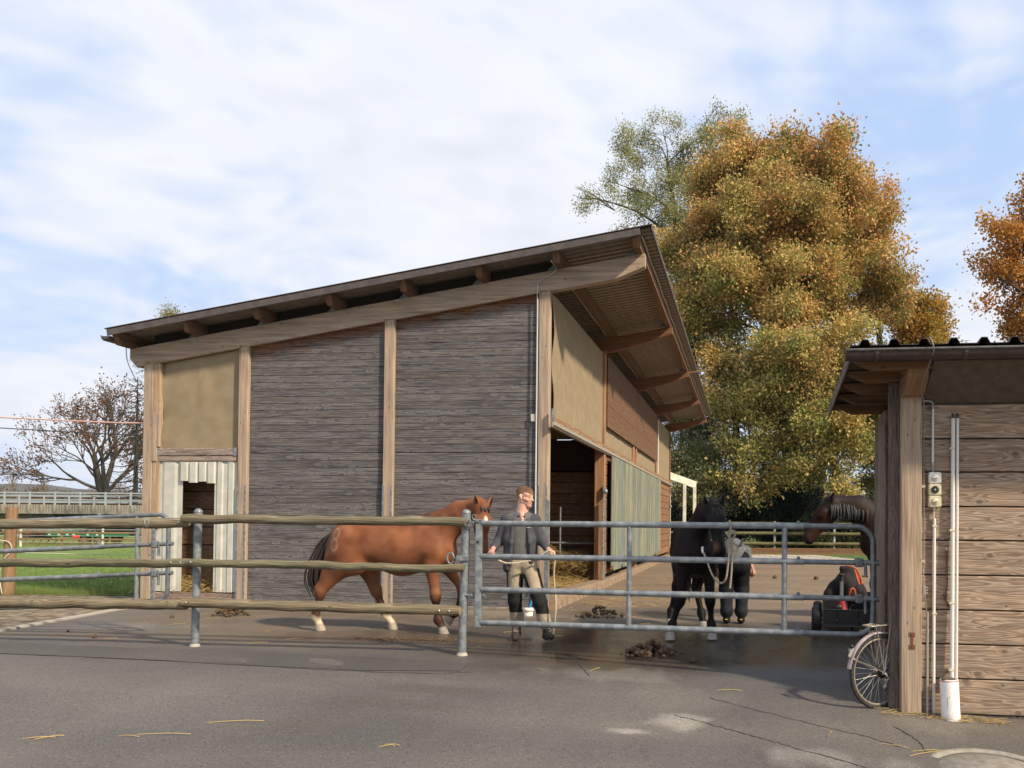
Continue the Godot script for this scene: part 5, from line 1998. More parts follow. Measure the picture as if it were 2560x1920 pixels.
	for i in 46:
		var pts := []
		var rad := []
		var jx := rr(-1, 1)
		var jz := rr(-1, 1)
		var stop := rr(0.75, 1.0)
		for k in 9:
			var t := float(k) / 8.0 * stop
			var c := curve(tl, 8)
			var p: Vector3 = c[mini(int(t * (c.size() - 1)), c.size() - 1)]
			var w := 0.018 + 0.075 * sin(clampf(t * 1.1, 0, 1) * PI * 0.62)
			pts.append(p + Vector3(jx * w, 0, jz * w * 0.85))
			rad.append(0.014 if k < 8 else 0.003)
		tube(st, pts, rad, 5, false)
	obj("tail", st, hm, H)
	if halter:
		var lm := mat(lin(0.02, 0.018, 0.017), 0.45)
		var brass := mat(lin(0.55, 0.40, 0.16), 0.35, 0.9)
		st = begin()
		var ring := func(along: float, out: float, rx: float, ry: float, s2: SurfaceTool, tilt := 0.0) -> void:
			var pts := []
			for i in 25:
				var a := TAU * i / 24.0
				pts.append(P.call(along + sin(a) * tilt, out + sin(a) * ry, cos(a) * rx))
			tube(s2, pts, 0.0125, 6, false, Vector2.ONE, 0.45)
		ring.call(0.40, -0.012, 0.069, 0.084, st, -0.02)
		ring.call(0.10, -0.045, 0.103, 0.145, st, -0.10)
		for s in [-1.0, 1.0]:
			tube(st, [P.call(0.40, -0.02, 0.068 * s), P.call(0.29, -0.02, 0.085 * s), P.call(0.19, -0.01, 0.104 * s), P.call(0.10, 0.0, 0.104 * s), P.call(0.0, 0.03, 0.09 * s), P.call(-0.03, 0.055, 0.03 * s)], 0.011, 6, false, Vector2.ONE, 0.5)
		tube(st, [P.call(0.41, -0.095, 0.0), P.call(0.30, -0.14, 0.0), P.call(0.20, -0.175, 0.0)], 0.011, 6)
		obj("halter", st, lm, H)
		st = begin()
		for s in [-1.0, 1.0]:
			ball(st, P.call(0.40, -0.02, 0.075 * s), Vector3.ONE * 0.017, 8)
			ball(st, P.call(0.16, -0.005, 0.108 * s), Vector3.ONE * 0.013, 8)
		ball(st, P.call(0.42, -0.105, 0.0), Vector3.ONE * 0.016, 8)
		obj("halter_ring", st, brass, H)
	H.set_meta("muzzle", P.call(0.43, -0.11))
	return H


func bay_coat(p: Vector3, n: Vector3) -> Color:
	var v := M.coat_noise as FastNoiseLite
	var a := v.get_noise_3dv(p * 3.0)
	var c := Color(0.150, 0.052, 0.024).lerp(Color(0.255, 0.100, 0.048), clampf(0.5 + a * 1.3, 0, 1))
	c = c.lerp(Color(0.24, 0.115, 0.06), clampf((0.95 - p.y) * 1.2, 0, 0.6) * clampf(1.0 - absf(p.x) * 0.6, 0, 1))
	# black points below knee and hock, pale socks behind, dark over the back
	var low0 := clampf((0.52 + a * 0.1 - p.y) * 7.0, 0.0, 1.0)
	c = c.lerp(Color(0.035, 0.018, 0.013), low0 * 0.9)
	if p.x < 0.1:
		c = c.lerp(Color(0.60, 0.50, 0.36), clampf((0.205 + a * 0.08 - p.y) * 18.0, 0.0, 1.0))
	else:
		c = c.lerp(Color(0.30, 0.23, 0.17), clampf((0.115 + a * 0.05 - p.y) * 14.0, 0.0, 1.0) * 0.6)
	c = c.lerp(Color(0.055, 0.028, 0.022), clampf((p.y - 1.395 + a * 0.02) * 12.0, 0.0, 1.0) * clampf((0.6 - absf(p.x)) * 5.0, 0.0, 1.0) * 0.85)
	# brand mark shorn into the quarter: two rings, one over the other
	if p.z > 0.08 and p.x < -0.5:
		for ring in [[-0.735, 1.10, 0.052, 0.075], [-0.715, 1.235, 0.045, 0.065]]:
			var q := Vector2((p.x - ring[0]) / ring[2], (p.y - ring[1]) / ring[3]).length()
			c = c.lerp(Color(0.40, 0.27, 0.19), clampf(1.0 - absf(q - 1.0) * 3.2, 0.0, 1.0) * 0.75)
	# head: a white star, dark nose
	var hp: Vector3 = M.star
	c = c.lerp(Color(0.72, 0.66, 0.55), clampf((0.036 - Vector3((p.x - hp.x), (p.y - hp.y) * 0.45, (p.z - hp.z)).length()) * 50.0, 0.0, 1.0))
	c = c.lerp(Color(0.05, 0.035, 0.03), clampf((0.085 - p.distance_to(M.nose)) * 30.0, 0.0, 1.0) * 0.8)
	return c


func black_coat(p: Vector3, _n: Vector3) -> Color:
	var a := (M.coat_noise as FastNoiseLite).get_noise_3dv(p * 3.0)
	var c := Color(0.0062, 0.0050, 0.0055).lerp(Color(0.0105, 0.0078, 0.0075), clampf(0.5 + a, 0, 1))
	c = c.lerp(Color(0.035, 0.017, 0.012), clampf((0.9 - absf(p.y - 0.85)) - 0.6, 0, 0.5))
	c = c.lerp(Color(0.14, 0.062, 0.032), clampf((0.085 - p.distance_to(M.tan)) * 18.0, 0.0, 1.0) * 0.75)
	return c


func dark_bay_coat(p: Vector3, _n: Vector3) -> Color:
	var a := (M.coat_noise as FastNoiseLite).get_noise_3dv(p * 3.0)
	var c := Color(0.017, 0.0075, 0.0058).lerp(Color(0.028, 0.0115, 0.008), clampf(0.5 + a, 0, 1))
	c = c.lerp(Color(0.012, 0.009, 0.009), clampf((p.y - 1.45) * 3.0, 0, 0.7))
	c = c.lerp(Color(0.05, 0.02, 0.014), clampf((0.12 - p.distance_to(M.tan2)) * 14.0, 0.0, 1.0) * 0.6)
	return c


func make_horses() -> void:
	M.coat_noise = noise(390, 0.9, 3)
	var hide := mat(Color.WHITE, 0.6, 0.0, 0.3)
	hide.vertex_color_use_as_albedo = true
	hide.normal_enabled = true
	hide.normal_texture = noise_tex(noise(392, 0.05, 4), 256, null, true, 3.0)
	hide.normal_scale = 0.25
	hide.uv1_triplanar = true
	hide.uv1_scale = Vector3(5.0, 2.0, 5.0)
	M.hide = hide
	var fw := Vector3(1, 0, 0)
	# brown horse led past the stable: heading right
	var pose := {
		"poll": Vector3(1.13, 1.585, 0.12), "head": Vector3(0.07, -1.0, 0.10), "side": Vector3(0.72, 0.0, -0.69), "face": Vector3(0.6, 0, 0.8), "arch": Vector3(0.02, 0.06, 0.0),
		"front": [[Vector3(0.50, 0.86, 0.15), Vector3(0.56, 0.47, 0.15), Vector3(0.60, 0.175, 0.15), Vector3(0.655, 0.085, 0.15), fw], [Vector3(0.56, 0.86, -0.15), Vector3(0.80, 0.56, -0.15), Vector3(0.74, 0.25, -0.15), Vector3(0.66, 0.185, -0.15), Vector3(0.6, -0.8, 0), Vector3(0.8, 0.6, 0)]],
		"hind": [[Vector3(-0.60, 0.84, 0.15), Vector3(-0.97, 0.50, 0.15), Vector3(-1.03, 0.185, 0.15), Vector3(-0.985, 0.085, 0.15), fw], [Vector3(-0.42, 0.84, -0.14), Vector3(-0.36, 0.50, -0.14), Vector3(-0.22, 0.19, -0.14), Vector3(-0.135, 0.085, -0.14), fw]],
		"hoof": lin(0.30, 0.25, 0.19), "ear": lin(0.22, 0.09, 0.045), "mane": -0.5, "lock": 0.10,
		"tail": [Vector3(-0.80, 1.27, 0.02), Vector3(-0.96, 1.14, 0.05), Vector3(-1.08, 0.84, 0.08), Vector3(-1.11, 0.62, 0.08), Vector3(-1.02, 0.40, 0.08)]}
	M.star = Vector3(1.13, 1.585, 0.12) + Vector3(0.07, -1.0, 0.10).normalized() * 0.185 + Vector3(0.72, 0.1, 0.69).normalized() * 0.112
	M.nose = Vector3(1.13, 1.585, 0.12) + Vector3(0.07, -1.0, 0.10).normalized() * 0.58
	var H := make_horse("brown_horse", "brown bay horse with white hind socks walking behind the log fence, led by a man", Vector3(-3.03, 0, -10.74), deg_to_rad(-8.0), pose, bay_coat, lin(0.022, 0.015, 0.013), true)
	# black horse tied to the gate: facing us
	pose = {
		"poll": Vector3(0.86, 1.60, -0.19), "head": Vector3(0.36, -1.0, -0.09), "side": Vector3(-0.05, -0.09, 1.0), "face": Vector3(1, 0.2, 0), "arch": Vector3(0.05, 0.08, 0.0),
		"front": [[Vector3(0.52, 0.86, 0.16), Vector3(0.56, 0.47, 0.20), Vector3(0.58, 0.17, 0.295), Vector3(0.62, 0.085, 0.32), Vector3(1, 0, 0.1)], [Vector3(0.52, 0.86, -0.15), Vector3(0.54, 0.47, -0.165), Vector3(0.50, 0.17, -0.185), Vector3(0.53, 0.085, -0.19), fw]],
		"hind": [[Vector3(-0.48, 0.84, 0.16), Vector3(-0.88, 0.52, 0.20), Vector3(-0.84, 0.19, 0.27), Vector3(-0.78, 0.085, 0.285), fw], [Vector3(-0.45, 0.84, -0.15), Vector3(-0.66, 0.52, -0.06), Vector3(-0.60, 0.19, -0.13), Vector3(-0.53, 0.085, -0.145), fw]],
		"hoof": lin(0.27, 0.25, 0.215), "ear": lin(0.016, 0.013, 0.012), "mane": 0.7, "lock": 0.24,
		"tail": [Vector3(-0.80, 1.27, 0.0), Vector3(-0.94, 1.10, 0.05), Vector3(-0.96, 0.8, 0.08), Vector3(-0.93, 0.5, 0.09), Vector3(-0.92, 0.30, 0.09)]}
	M.tan = Vector3(0.86, 1.60, -0.19) + Vector3(0.36, -1.0, -0.09).normalized() * 0.50 + Vector3(0.05, 0.0, 0.06)
	make_horse("black_horse", "black horse with pale hooves tied to the tube gate, facing the camera", Vector3(0.755, 0, -10.78), deg_to_rad(-91.0), pose, black_coat, lin(0.010, 0.009, 0.010), true)
	# dark bay horse looking out from behind the shed: heading left
	pose = {
		"poll": Vector3(1.15, 1.55, 0.0), "head": Vector3(0.55, -0.84, 0.05), "side": Vector3(0, 0, 1), "face": Vector3(0.8, 0.6, 0), "arch": Vector3(-0.02, 0.07, 0.0),
		"front": [[Vector3(0.50, 0.86, 0.15), Vector3(0.52, 0.47, 0.16), Vector3(0.50, 0.17, 0.16), Vector3(0.55, 0.085, 0.16), fw], [Vector3(0.42, 0.86, -0.15), Vector3(0.40, 0.47, -0.16), Vector3(0.38, 0.17, -0.16), Vector3(0.43, 0.085, -0.16), fw]],
		"hind": [[Vector3(-0.48, 0.84, 0.16), Vector3(-0.80, 0.52, 0.16), Vector3(-0.80, 0.19, 0.15), Vector3(-0.75, 0.085, 0.15), fw], [Vector3(-0.45, 0.84, -0.15), Vector3(-0.72, 0.52, -0.15), Vector3(-0.68, 0.19, -0.15), Vector3(-0.62, 0.085, -0.15), fw]],
		"hoof": lin(0.06, 0.05, 0.045), "ear": lin(0.018, 0.012, 0.011), "mane": -0.9, "lock": 0.16,
		"tail": [Vector3(-0.80, 1.27, 0.0), Vector3(-0.96, 1.10, 0.0), Vector3(-0.98, 0.8, 0.0), Vector3(-0.95, 0.5, 0.0)]}
	M.tan2 = Vector3(1.15, 1.55, 0.0) + Vector3(0.58, -0.82, 0.05).normalized() * 0.55
	H = make_horse("dark_bay_horse", "dark brown horse looking left from behind the shed, seen by head and neck", Vector3(4.16, -0.02, -12.4), deg_to_rad(183.0), pose, dark_bay_coat, lin(0.010, 0.009, 0.010), false)
	H.scale = Vector3.ONE * 1.12


# ------------------------------------------------------------------ people
func hand(wrist: Vector3, dir: Vector3, palm: Vector3, side: float) -> Array:
	# a half closed hand: palm, four bent fingers and a thumb
	var d := dir.normalized()
	var pn := (palm - d * palm.dot(d)).normalized()
	var ac := d.cross(pn).normalized() * side
	var b := [[wrist - d * 0.03, wrist + d * 0.01, 0.027, 0.027], [wrist + d * 0.01, wrist + d * 0.07, 0.031, 0.036, 0.55, pn]]
	for i in 4:
		var o := (i - 1.5) * 0.0205
		var L: float = [0.036, 0.042, 0.040, 0.031][i]
		var k := wrist + d * (0.088 - absf(i - 1.3) * 0.004) + ac * o
		var k2 := k + (d * 0.55 + pn * 0.85).normalized() * L
		var k3 := k2 + (-d * 0.55 + pn * 0.75).normalized() * L * 0.7
		var k4 := k3 + (-d * 0.95 + pn * 0.05).normalized() * L * 0.5
		b.append([k - d * 0.02, k, 0.0105, 0.0100])
		b.append([k, k2, 0.0098, 0.0090])
		b.append([k2, k3, 0.0090, 0.0083])
		b.append([k3, k4, 0.0083, 0.0075])
	var t0 := wrist + d * 0.022 - ac * 0.030
	var t1 := t0 + (d * 0.6 - ac * 0.45 + pn * 0.6).normalized() * 0.040
	var t2 := t1 + (d * 0.55 + ac * 0.35 + pn * 0.6).normalized() * 0.030
	b.append([t0, t1, 0.0145, 0.0115])
	b.append([t1, t2, 0.0112, 0.0092])
	return b


func make_people() -> void:
	var skin := mat(Color.WHITE, 0.5, 0.0, 0.4)
	skin.vertex_color_use_as_albedo = true
	skin.subsurf_scatter_enabled = true
	skin.subsurf_scatter_strength = 0.08
	M.skin = skin
	var vc := mat(Color.WHITE, 0.85, 0.0, 0.3)
	vc.vertex_color_use_as_albedo = true
	vc.normal_enabled = true
	vc.normal_texture = noise_tex(noise(395, 0.02, 4), 256, null, true, 5.0)
	vc.normal_scale = 0.7
	vc.uv1_triplanar = true
	vc.uv1_scale = Vector3(3.0, 1.6, 3.0)
	var fold := noise(396, 1.0, 3)
	# --- the man who leads the brown horse; local x is to the right of the picture, z towards the camera
	var P := thing("person", "young man in grey jacket and khaki work trousers leading the brown horse, head turned right", "person", Vector3(-1.25, 0, -9.95))
	var hipL := Vector3(-0.185, 0.92, 0.0)
	var hipR := Vector3(0.0, 0.92, 0.0)
	var kneeL := Vector3(-0.178, 0.475, -0.03)
	var kneeR := Vector3(0.135, 0.46, 0.09)
	var ankL := Vector3(-0.168, 0.09, -0.14)
	var ankR := Vector3(0.215, 0.10, 0.06)
	var shL := Vector3(-0.285, 1.43, -0.02)
	var shR := Vector3(0.055, 1.43, 0.01)
	var elL := Vector3(-0.375, 1.17, -0.02)
	var elR := Vector3(0.135, 1.185, 0.03)
	var wrL := Vector3(-0.405, 1.085, 0.20)
	var wrR := Vector3(0.235, 1.085, 0.17)
	var neck := Vector3(-0.11, 1.47, 0.0)
	var hc := Vector3(-0.062, 1.695, 0.0)
	var base := [
		[Vector3(-0.095, 0.93, 0), Vector3(-0.10, 1.08, 0), 0.135, 0.125, 0.75, Vector3(0, 0, 1)], [Vector3(-0.10, 1.08, 0), Vector3(-0.115, 1.36, 0), 0.125, 0.155, 0.68, Vector3(0, 0, 1)],
		[shL, shR, 0.045, 0.045], [Vector3(-0.085, 1.46, 0.075), Vector3(-0.072, 1.385, 0.118), 0.032, 0.010], [neck - Vector3(0, 0.05, 0), hc - Vector3(0.02, 0.06, 0.01), 0.072, 0.066],
		[shL, elL, 0.055, 0.043], [elL, wrL, 0.042, 0.028], [shR, elR, 0.055, 0.043], [elR, wrR, 0.042, 0.028],
		[hipL, kneeL, 0.085, 0.055], [kneeL, ankL, 0.055, 0.038], [hipR, kneeR, 0.085, 0.055], [kneeR, ankR, 0.055, 0.038], [ankL, ankL + Vector3(0, -0.04, 0.13), 0.038, 0.032], [ankR, ankR + Vector3(0.05, -0.04, 0.12), 0.038, 0.032]]
	# head looks to the picture's right and a little towards us
	var fz := Vector3(0.87, -0.06, 0.49).normalized()
	var hy := Vector3(0.06, 1.0, 0.0).normalized()
	var hx := hy.cross(fz).normalized()
	hy = fz.cross(hx).normalized()
	var head := head_bones(hc, fz, hy, hx)
	var sk := Color(0.58, 0.34, 0.25)
	var skinc := func(p: Vector3, _n: Vector3) -> Color:
		var q := p - hc
		var f := q.dot(fz)
		var u := q.dot(hy)
		var s := q.dot(hx)
		var c := sk.lerp(Color(0.62, 0.30, 0.23), clampf(1.0 - (Vector2(absf(s) - 0.05, u + 0.035).length()) * 25.0, 0.0, 1.0) * clampf(f * 20.0, 0.0, 1.0))
		if f > 0.07:
			c = c.lerp(Color(0.45, 0.17, 0.14), clampf(1.0 - Vector2(s / 0.024, (u + 0.068) / 0.0085).length(), 0.0, 1.0) * 1.6)
			for e in [-0.032, 0.032]:
				c = c.lerp(Color(0.05, 0.035, 0.03), clampf(1.4 - Vector2((s - e) / 0.014, (u - 0.002) / 0.006).length(), 0.0, 1.0))
				c = c.lerp(Color(0.16, 0.09, 0.055), clampf(1.3 - Vector2((s - e) / 0.02, (u - 0.024) / 0.005).length(), 0.0, 1.0) * 0.8)
		if u > 0.03 and f < 0.045 and Vector2(f + 0.02, s).length() > 0.0:
			c = c.lerp(Color(0.34, 0.21, 0.14), clampf((u - 0.02) * 14.0, 0.0, 0.5) * clampf((0.03 - f) * 30.0, 0, 1))
		return c
	var handL := hand(wrL, Vector3(-0.1, -0.35, 0.8), Vector3(0.25, -0.8, -0.1), 1.0)
	var handR := hand(wrR, Vector3(0.55, -0.25, 0.55), Vector3(-0.1, -0.9, 0.1), -1.0)
	put("body", body_mesh([sdf(base, 0.018, 0.03, skinc), sdf(head, 0.0055, 0.014, skinc), sdf(handL, 0.0042, 0.006, func(_p, _n): return Color(0.56, 0.29, 0.22)), sdf(handR, 0.0042, 0.006, func(_p, _n): return Color(0.56, 0.29, 0.22))]), skin, P)
	# hair: short, longer on top
	var hb := [[hc + hy * 0.047 - fz * 0.030, hc + hy * 0.050 + fz * 0.026, 0.087, 0.074, 0.84, hx], [hc + hy * 0.015 - fz * 0.040, hc + hy * 0.05 - fz * 0.035, 0.076, 0.085, 0.86, hx]]
	put("hair", body_mesh([sdf(hb, 0.006, 0.02, func(p, _n): return Color(0.13, 0.078, 0.045).lerp(Color(0.30, 0.19, 0.125), clampf(1.0 - (p - hc).dot(hy) * 11.0, 0, 1)))]), vc, P)
	# grey polo shirt
	var grey := func(p: Vector3, _n: Vector3) -> Color: return Color(0.125, 0.122, 0.118) * (1.0 + 0.25 * fold.get_noise_3dv(p * 5.0))
	var shirt := [[Vector3(-0.10, 0.99, 0.005), Vector3(-0.105, 1.12, 0.01), 0.145, 0.142, 0.74, Vector3(0, 0, 1)], [Vector3(-0.105, 1.12, 0.01), Vector3(-0.115, 1.36, 0.01), 0.142, 0.165, 0.70, Vector3(0, 0, 1)], [Vector3(-0.24, 1.43, 0), Vector3(0.01, 1.43, 0), 0.06, 0.06], [Vector3(-0.11, 1.47, -0.02), Vector3(-0.22, 1.435, -0.01), 0.062, 0.06], [Vector3(-0.11, 1.47, -0.02), Vector3(0.0, 1.435, -0.01), 0.062, 0.06]]
	var sh := put("shirt", body_mesh([sdf(shirt, 0.013, 0.05, grey)]), vc, P)
	var st := begin()
	for i in 9:
		var a := -2.4 + i * 0.6
		ball(st, Vector3(-0.105 + cos(a) * 0.083, 1.482 - 0.02 * cos(a - 1.1), 0.005 + sin(a) * 0.078), Vector3(0.034, 0.021, 0.028), 8)
	obj("collar", st, mat(lin(0.045, 0.044, 0.045), 0.85), sh)
	st = begin()
	prism(st, T(-0.005, 1.352, 0.117), [Vector2(-0.035, 0), Vector2(-0.005, -0.002), Vector2(-0.005, 0.012), Vector2(-0.035, 0.014)], 0.0, 0.003)
	obj("badge", st, mat(lin(0.55, 0.08, 0.08), 0.7), sh)
	st = begin()
	bb(st, Vector3(-0.008, 1.356, 0.114), Vector3(0.022, 1.362, 0.118), 0.0)
	bb(st, Vector3(-0.03, 1.337, 0.117), Vector3(0.02, 1.342, 0.121), 0.0)
	obj("badge_line", st, mat(lin(0.6, 0.6, 0.6), 0.7), sh)
	# open jacket
	var jg := func(p: Vector3, _n: Vector3) -> Color: return Color(0.072, 0.072, 0.082) * (1.0 + 0.3 * fold.get_noise_3dv(p * 6.0))
	var jac := [
		[Vector3(-0.255, 0.86, 0.03), Vector3(-0.245, 1.20, 0.02), 0.058, 0.066, 1.5, Vector3(0, 0, 1)], [Vector3(-0.245, 1.20, 0.02), Vector3(-0.235, 1.42, 0.0), 0.066, 0.07, 1.3, Vector3(0, 0, 1)],
		[Vector3(0.025, 0.95, 0.03), Vector3(0.03, 1.20, 0.02), 0.05, 0.058, 1.5, Vector3(0, 0, 1)], [Vector3(0.03, 1.20, 0.02), Vector3(0.02, 1.42, 0.0), 0.058, 0.068, 1.3, Vector3(0, 0, 1)],
		[Vector3(-0.215, 0.91, 0.105), Vector3(-0.205, 1.16, 0.125), 0.022, 0.022], [Vector3(-0.205, 1.16, 0.125), Vector3(-0.185, 1.42, 0.085), 0.022, 0.026], [Vector3(0.025, 0.93, 0.10), Vector3(0.012, 1.16, 0.125), 0.022, 0.022], [Vector3(0.012, 1.16, 0.125), Vector3(-0.025, 1.42, 0.085), 0.022, 0.026],
		[Vector3(-0.23, 0.96, -0.07), Vector3(-0.2, 1.42, -0.05), 0.06, 0.07], [Vector3(0.02, 0.96, -0.07), Vector3(0.0, 1.42, -0.05), 0.06, 0.07], [Vector3(-0.10, 0.95, -0.085), Vector3(-0.10, 1.43, -0.07), 0.07, 0.075],
		[shL, elL, 0.072, 0.058], [elL, wrL + Vector3(0.005, 0.012, -0.05), 0.056, 0.043], [shR, elR, 0.072, 0.058], [elR, wrR + Vector3(-0.02, 0.012, -0.03), 0.056, 0.043],
		[Vector3(-0.2, 1.475, -0.03), Vector3(-0.10, 1.495, -0.06), 0.032, 0.034], [Vector3(0.0, 1.475, -0.03), Vector3(-0.10, 1.495, -0.06), 0.032, 0.034]]
	put("jacket", body_mesh([sdf(jac, 0.0125, 0.03, jg)]), vc, P)
	# trousers with dark knee patches and side panels
	var trc := func(p: Vector3, n: Vector3) -> Color:
		var k := Color(0.37, 0.305, 0.225) * (1.0 + 0.22 * fold.get_noise_3dv(p * 5.0))
		var leg := -1.0 if p.x < -0.09 + (0.92 - p.y) * 0.14 else 1.0
		var kx: float = kneeL.x if leg < 0.0 else kneeR.x
		var dk := 0.0
		if p.y > 0.33 and p.y < 0.575 and n.z > -0.35:
			dk = 1.0
		if p.y > 0.5 and p.y < 0.86 and n.x * leg > 0.72:
			dk = 1.0
		if p.y < 0.80 and p.y > 0.5 and n.x * leg < -0.6:
			dk = 1.0
		if p.y > 0.985:
			dk = 0.9
		return k.lerp(Color(0.022, 0.021, 0.021), dk)
	var tr := [[Vector3(-0.16, 0.93, 0.0), Vector3(-0.03, 0.93, 0.0), 0.122, 0.122, 0.92, Vector3(0, 0, 1)], [Vector3(-0.15, 1.0, 0.0), Vector3(-0.05, 1.0, 0.0), 0.105, 0.105, 0.92, Vector3(0, 0, 1)],
		[hipL - Vector3(-0.01, 0.03, 0), kneeL, 0.108, 0.082], [kneeL, ankL + Vector3(0, 0.12, 0.0), 0.080, 0.072], [hipR - Vector3(0.01, 0.03, 0), kneeR, 0.108, 0.082], [kneeR, ankR + Vector3(-0.02, 0.12, 0.0), 0.080, 0.072]]
	for i in 4:
		tr.append([ankL + Vector3(0.01 * (i % 2), 0.12 + i * 0.03, 0.0), ankL + Vector3(0, 0.13 + i * 0.03, 0.0), 0.073, 0.073])
		tr.append([ankR + Vector3(-0.02 - 0.01 * i, 0.10 + i * 0.035, 0.0), ankR + Vector3(-0.025 - 0.01 * i, 0.11 + i * 0.035, 0.0), 0.070, 0.070])
	put("trousers", body_mesh([sdf(tr, 0.0125, 0.02, trc)]), vc, P)
	for b in [[ankL, Vector3(0.0, 0, 1)], [ankR, Vector3(0.42, 0.18, 0.9)]]:
		var d: Vector3 = (b[1] as Vector3).normalized()
		var a: Vector3 = b[0]
		var bt := [[a + Vector3(0, 0.10, 0), a - Vector3(0, 0.02, 0), 0.052, 0.05], [a + d * -0.045 - Vector3(0, 0.035, 0), a + d * 0.10 - Vector3(0, 0.042, 0), 0.042, 0.044], [a + d * 0.08 - Vector3(0, 0.042, 0), a + d * 0.165 - Vector3(0, 0.05, 0), 0.044, 0.036]]
		var bo := put("boot", body_mesh([sdf(bt, 0.01, 0.03, func(p, _n): return Color(0.045, 0.04, 0.035).lerp(Color(0.13, 0.11, 0.085), clampf((0.05 - p.y) * 12.0, 0, 1)))]), vc, P)
		st = begin()
		for i in 4:
			var y := 0.095 - i * 0.032
			var c := a + Vector3(0, y, 0) + d * (0.053 + i * 0.012)
			var sd := d.cross(Vector3.UP).normalized()
			tube(st, [c - sd * 0.03, c + d * 0.006 + Vector3(0, -0.016, 0), c + sd * 0.03], 0.0035, 4)
			tube(st, [c + sd * 0.03, c + d * 0.006 + Vector3(0, -0.016, 0), c - sd * 0.03 + Vector3(0, -0.03, 0)], 0.0035, 4)
		obj("lace", st, mat(lin(0.35, 0.33, 0.28), 0.8), bo)
	# the lead rope in his hands
	var R := thing("lead_rope", "cream lead rope between the man's hands with its end hanging down", "rope", P.position)
	st = begin()
	var gripL := wrL + Vector3(0.0, -0.075, 0.06)
	var gripR := wrR + Vector3(0.06, -0.05, 0.06)
	rope(st, [Vector3(-0.50, 1.02, -0.05), Vector3(-0.46, 1.0, 0.15), gripL, Vector3(-0.25, 0.93, 0.26), Vector3(-0.02, 0.945, 0.25), Vector3(0.13, 1.005, 0.24), gripR + Vector3(-0.06, 0.035, 0.02), gripR + Vector3(0.0, 0.02, 0.01), gripR + Vector3(0.02, -0.05, 0.0), Vector3(0.305, 0.75, 0.2), Vector3(0.33, 0.45, 0.19), Vector3(0.315, 0.2, 0.2), Vector3(0.29, 0.05, 0.2)], 0.0115)
	obj("rope", st, mat(lin(0.50, 0.43, 0.32), 0.9), R)

	# --- the farrier bent double behind the black horse, back to us
	var Q := thing("person", "person in grey shirt and black bib overalls bending down beside the black horse", "person", Vector3(1.39, 0, -11.83))
	var hL := Vector3(-0.10, 0.90, 0.0)
	var hR := Vector3(0.10, 0.90, 0.0)
	var kL := Vector3(-0.11, 0.48, -0.03)
	var kR := Vector3(0.115, 0.48, -0.03)
	var aL := Vector3(-0.105, 0.09, 0.0)
	var aR := Vector3(0.10, 0.09, 0.0)
	var s1 := Vector3(-0.19, 1.0, -0.45)
	var s2 := Vector3(0.21, 1.0, -0.42)
	var e1 := Vector3(-0.24, 0.74, -0.40)
	var e2 := Vector3(0.285, 0.70, -0.22)
	var w1 := Vector3(-0.12, 0.56, -0.50)
	var w2 := Vector3(0.13, 0.62, -0.45)
	var spine := [[Vector3(0, 0.93, 0), Vector3(0.005, 1.03, -0.20), 0.145, 0.145, 0.85, Vector3(0, 0.4, 0.9).normalized()], [Vector3(0.005, 1.03, -0.20), Vector3(0.01, 1.02, -0.42), 0.145, 0.15, 0.75, Vector3(0, 1, 0.2).normalized()]]
	var bb2 := spine + [[s1, s2, 0.07, 0.07], [Vector3(0.0, 1.0, -0.45), Vector3(-0.02, 0.96, -0.58), 0.06, 0.055], [s1, e1, 0.05, 0.042], [e1, w1, 0.042, 0.03], [s2, e2, 0.05, 0.045], [e2, w2, 0.046, 0.032], [hL, kL, 0.085, 0.055], [kL, aL, 0.055, 0.04], [hR, kR, 0.085, 0.055], [kR, aR, 0.055, 0.04]]
	var hc2 := Vector3(-0.03, 0.955, -0.66)
	var f2 := Vector3(0, -0.75, -0.6).normalized()
	var y2 := Vector3(0, -0.55, -0.8).normalized()
	var x2 := y2.cross(f2).normalized()
	y2 = f2.cross(x2).normalized()
	var sc2 := func(_p: Vector3, _n: Vector3) -> Color: return Color(0.42, 0.22, 0.16)
	put("body", body_mesh([sdf(bb2, 0.016, 0.03, sc2), sdf(head_bones(hc2, f2, y2, x2), 0.007, 0.014, sc2), sdf(hand(w1, Vector3(0.4, -0.8, -0.3), Vector3(0.8, 0.3, 0), 1.0), 0.005, 0.006, sc2), sdf(hand(w2, Vector3(-0.5, -0.6, -0.5), Vector3(-0.7, 0.3, 0), -1.0), 0.005, 0.006, sc2)]), skin, Q)
	var hb2 := [[hc2 + y2 * 0.05 - f2 * 0.03, hc2 + y2 * 0.06 + f2 * 0.03, 0.09, 0.075]]
	put("hair", body_mesh([sdf(hb2, 0.01, 0.02, func(_p, _n): return Color(0.03, 0.02, 0.015))]), vc, Q)
	var shg := func(p: Vector3, _n: Vector3) -> Color: return Color(0.115, 0.116, 0.122) * (1.0 + 0.2 * fold.get_noise_3dv(p * 5.0))
	var t2 := []
	for b in spine:
		t2.append([b[0], b[1], b[2] + 0.022, b[3] + 0.024, b[4], b[5]])
	t2.append([s1, s2, 0.088, 0.088])
	t2.append([s1, s1.lerp(e1, 0.75), 0.075, 0.066])
	t2.append([s2, s2.lerp(e2, 0.5), 0.075, 0.066])
	var shq := put("shirt", body_mesh([sdf(t2, 0.0125, 0.03, shg)]), vc, Q)
	var blk := func(p: Vector3, _n: Vector3) -> Color: return (Color(0.011, 0.011, 0.013) if p.y > 0.52 else Color(0.022, 0.024, 0.032)) * (1.0 + 0.4 * fold.get_noise_3dv(p * 5.0))
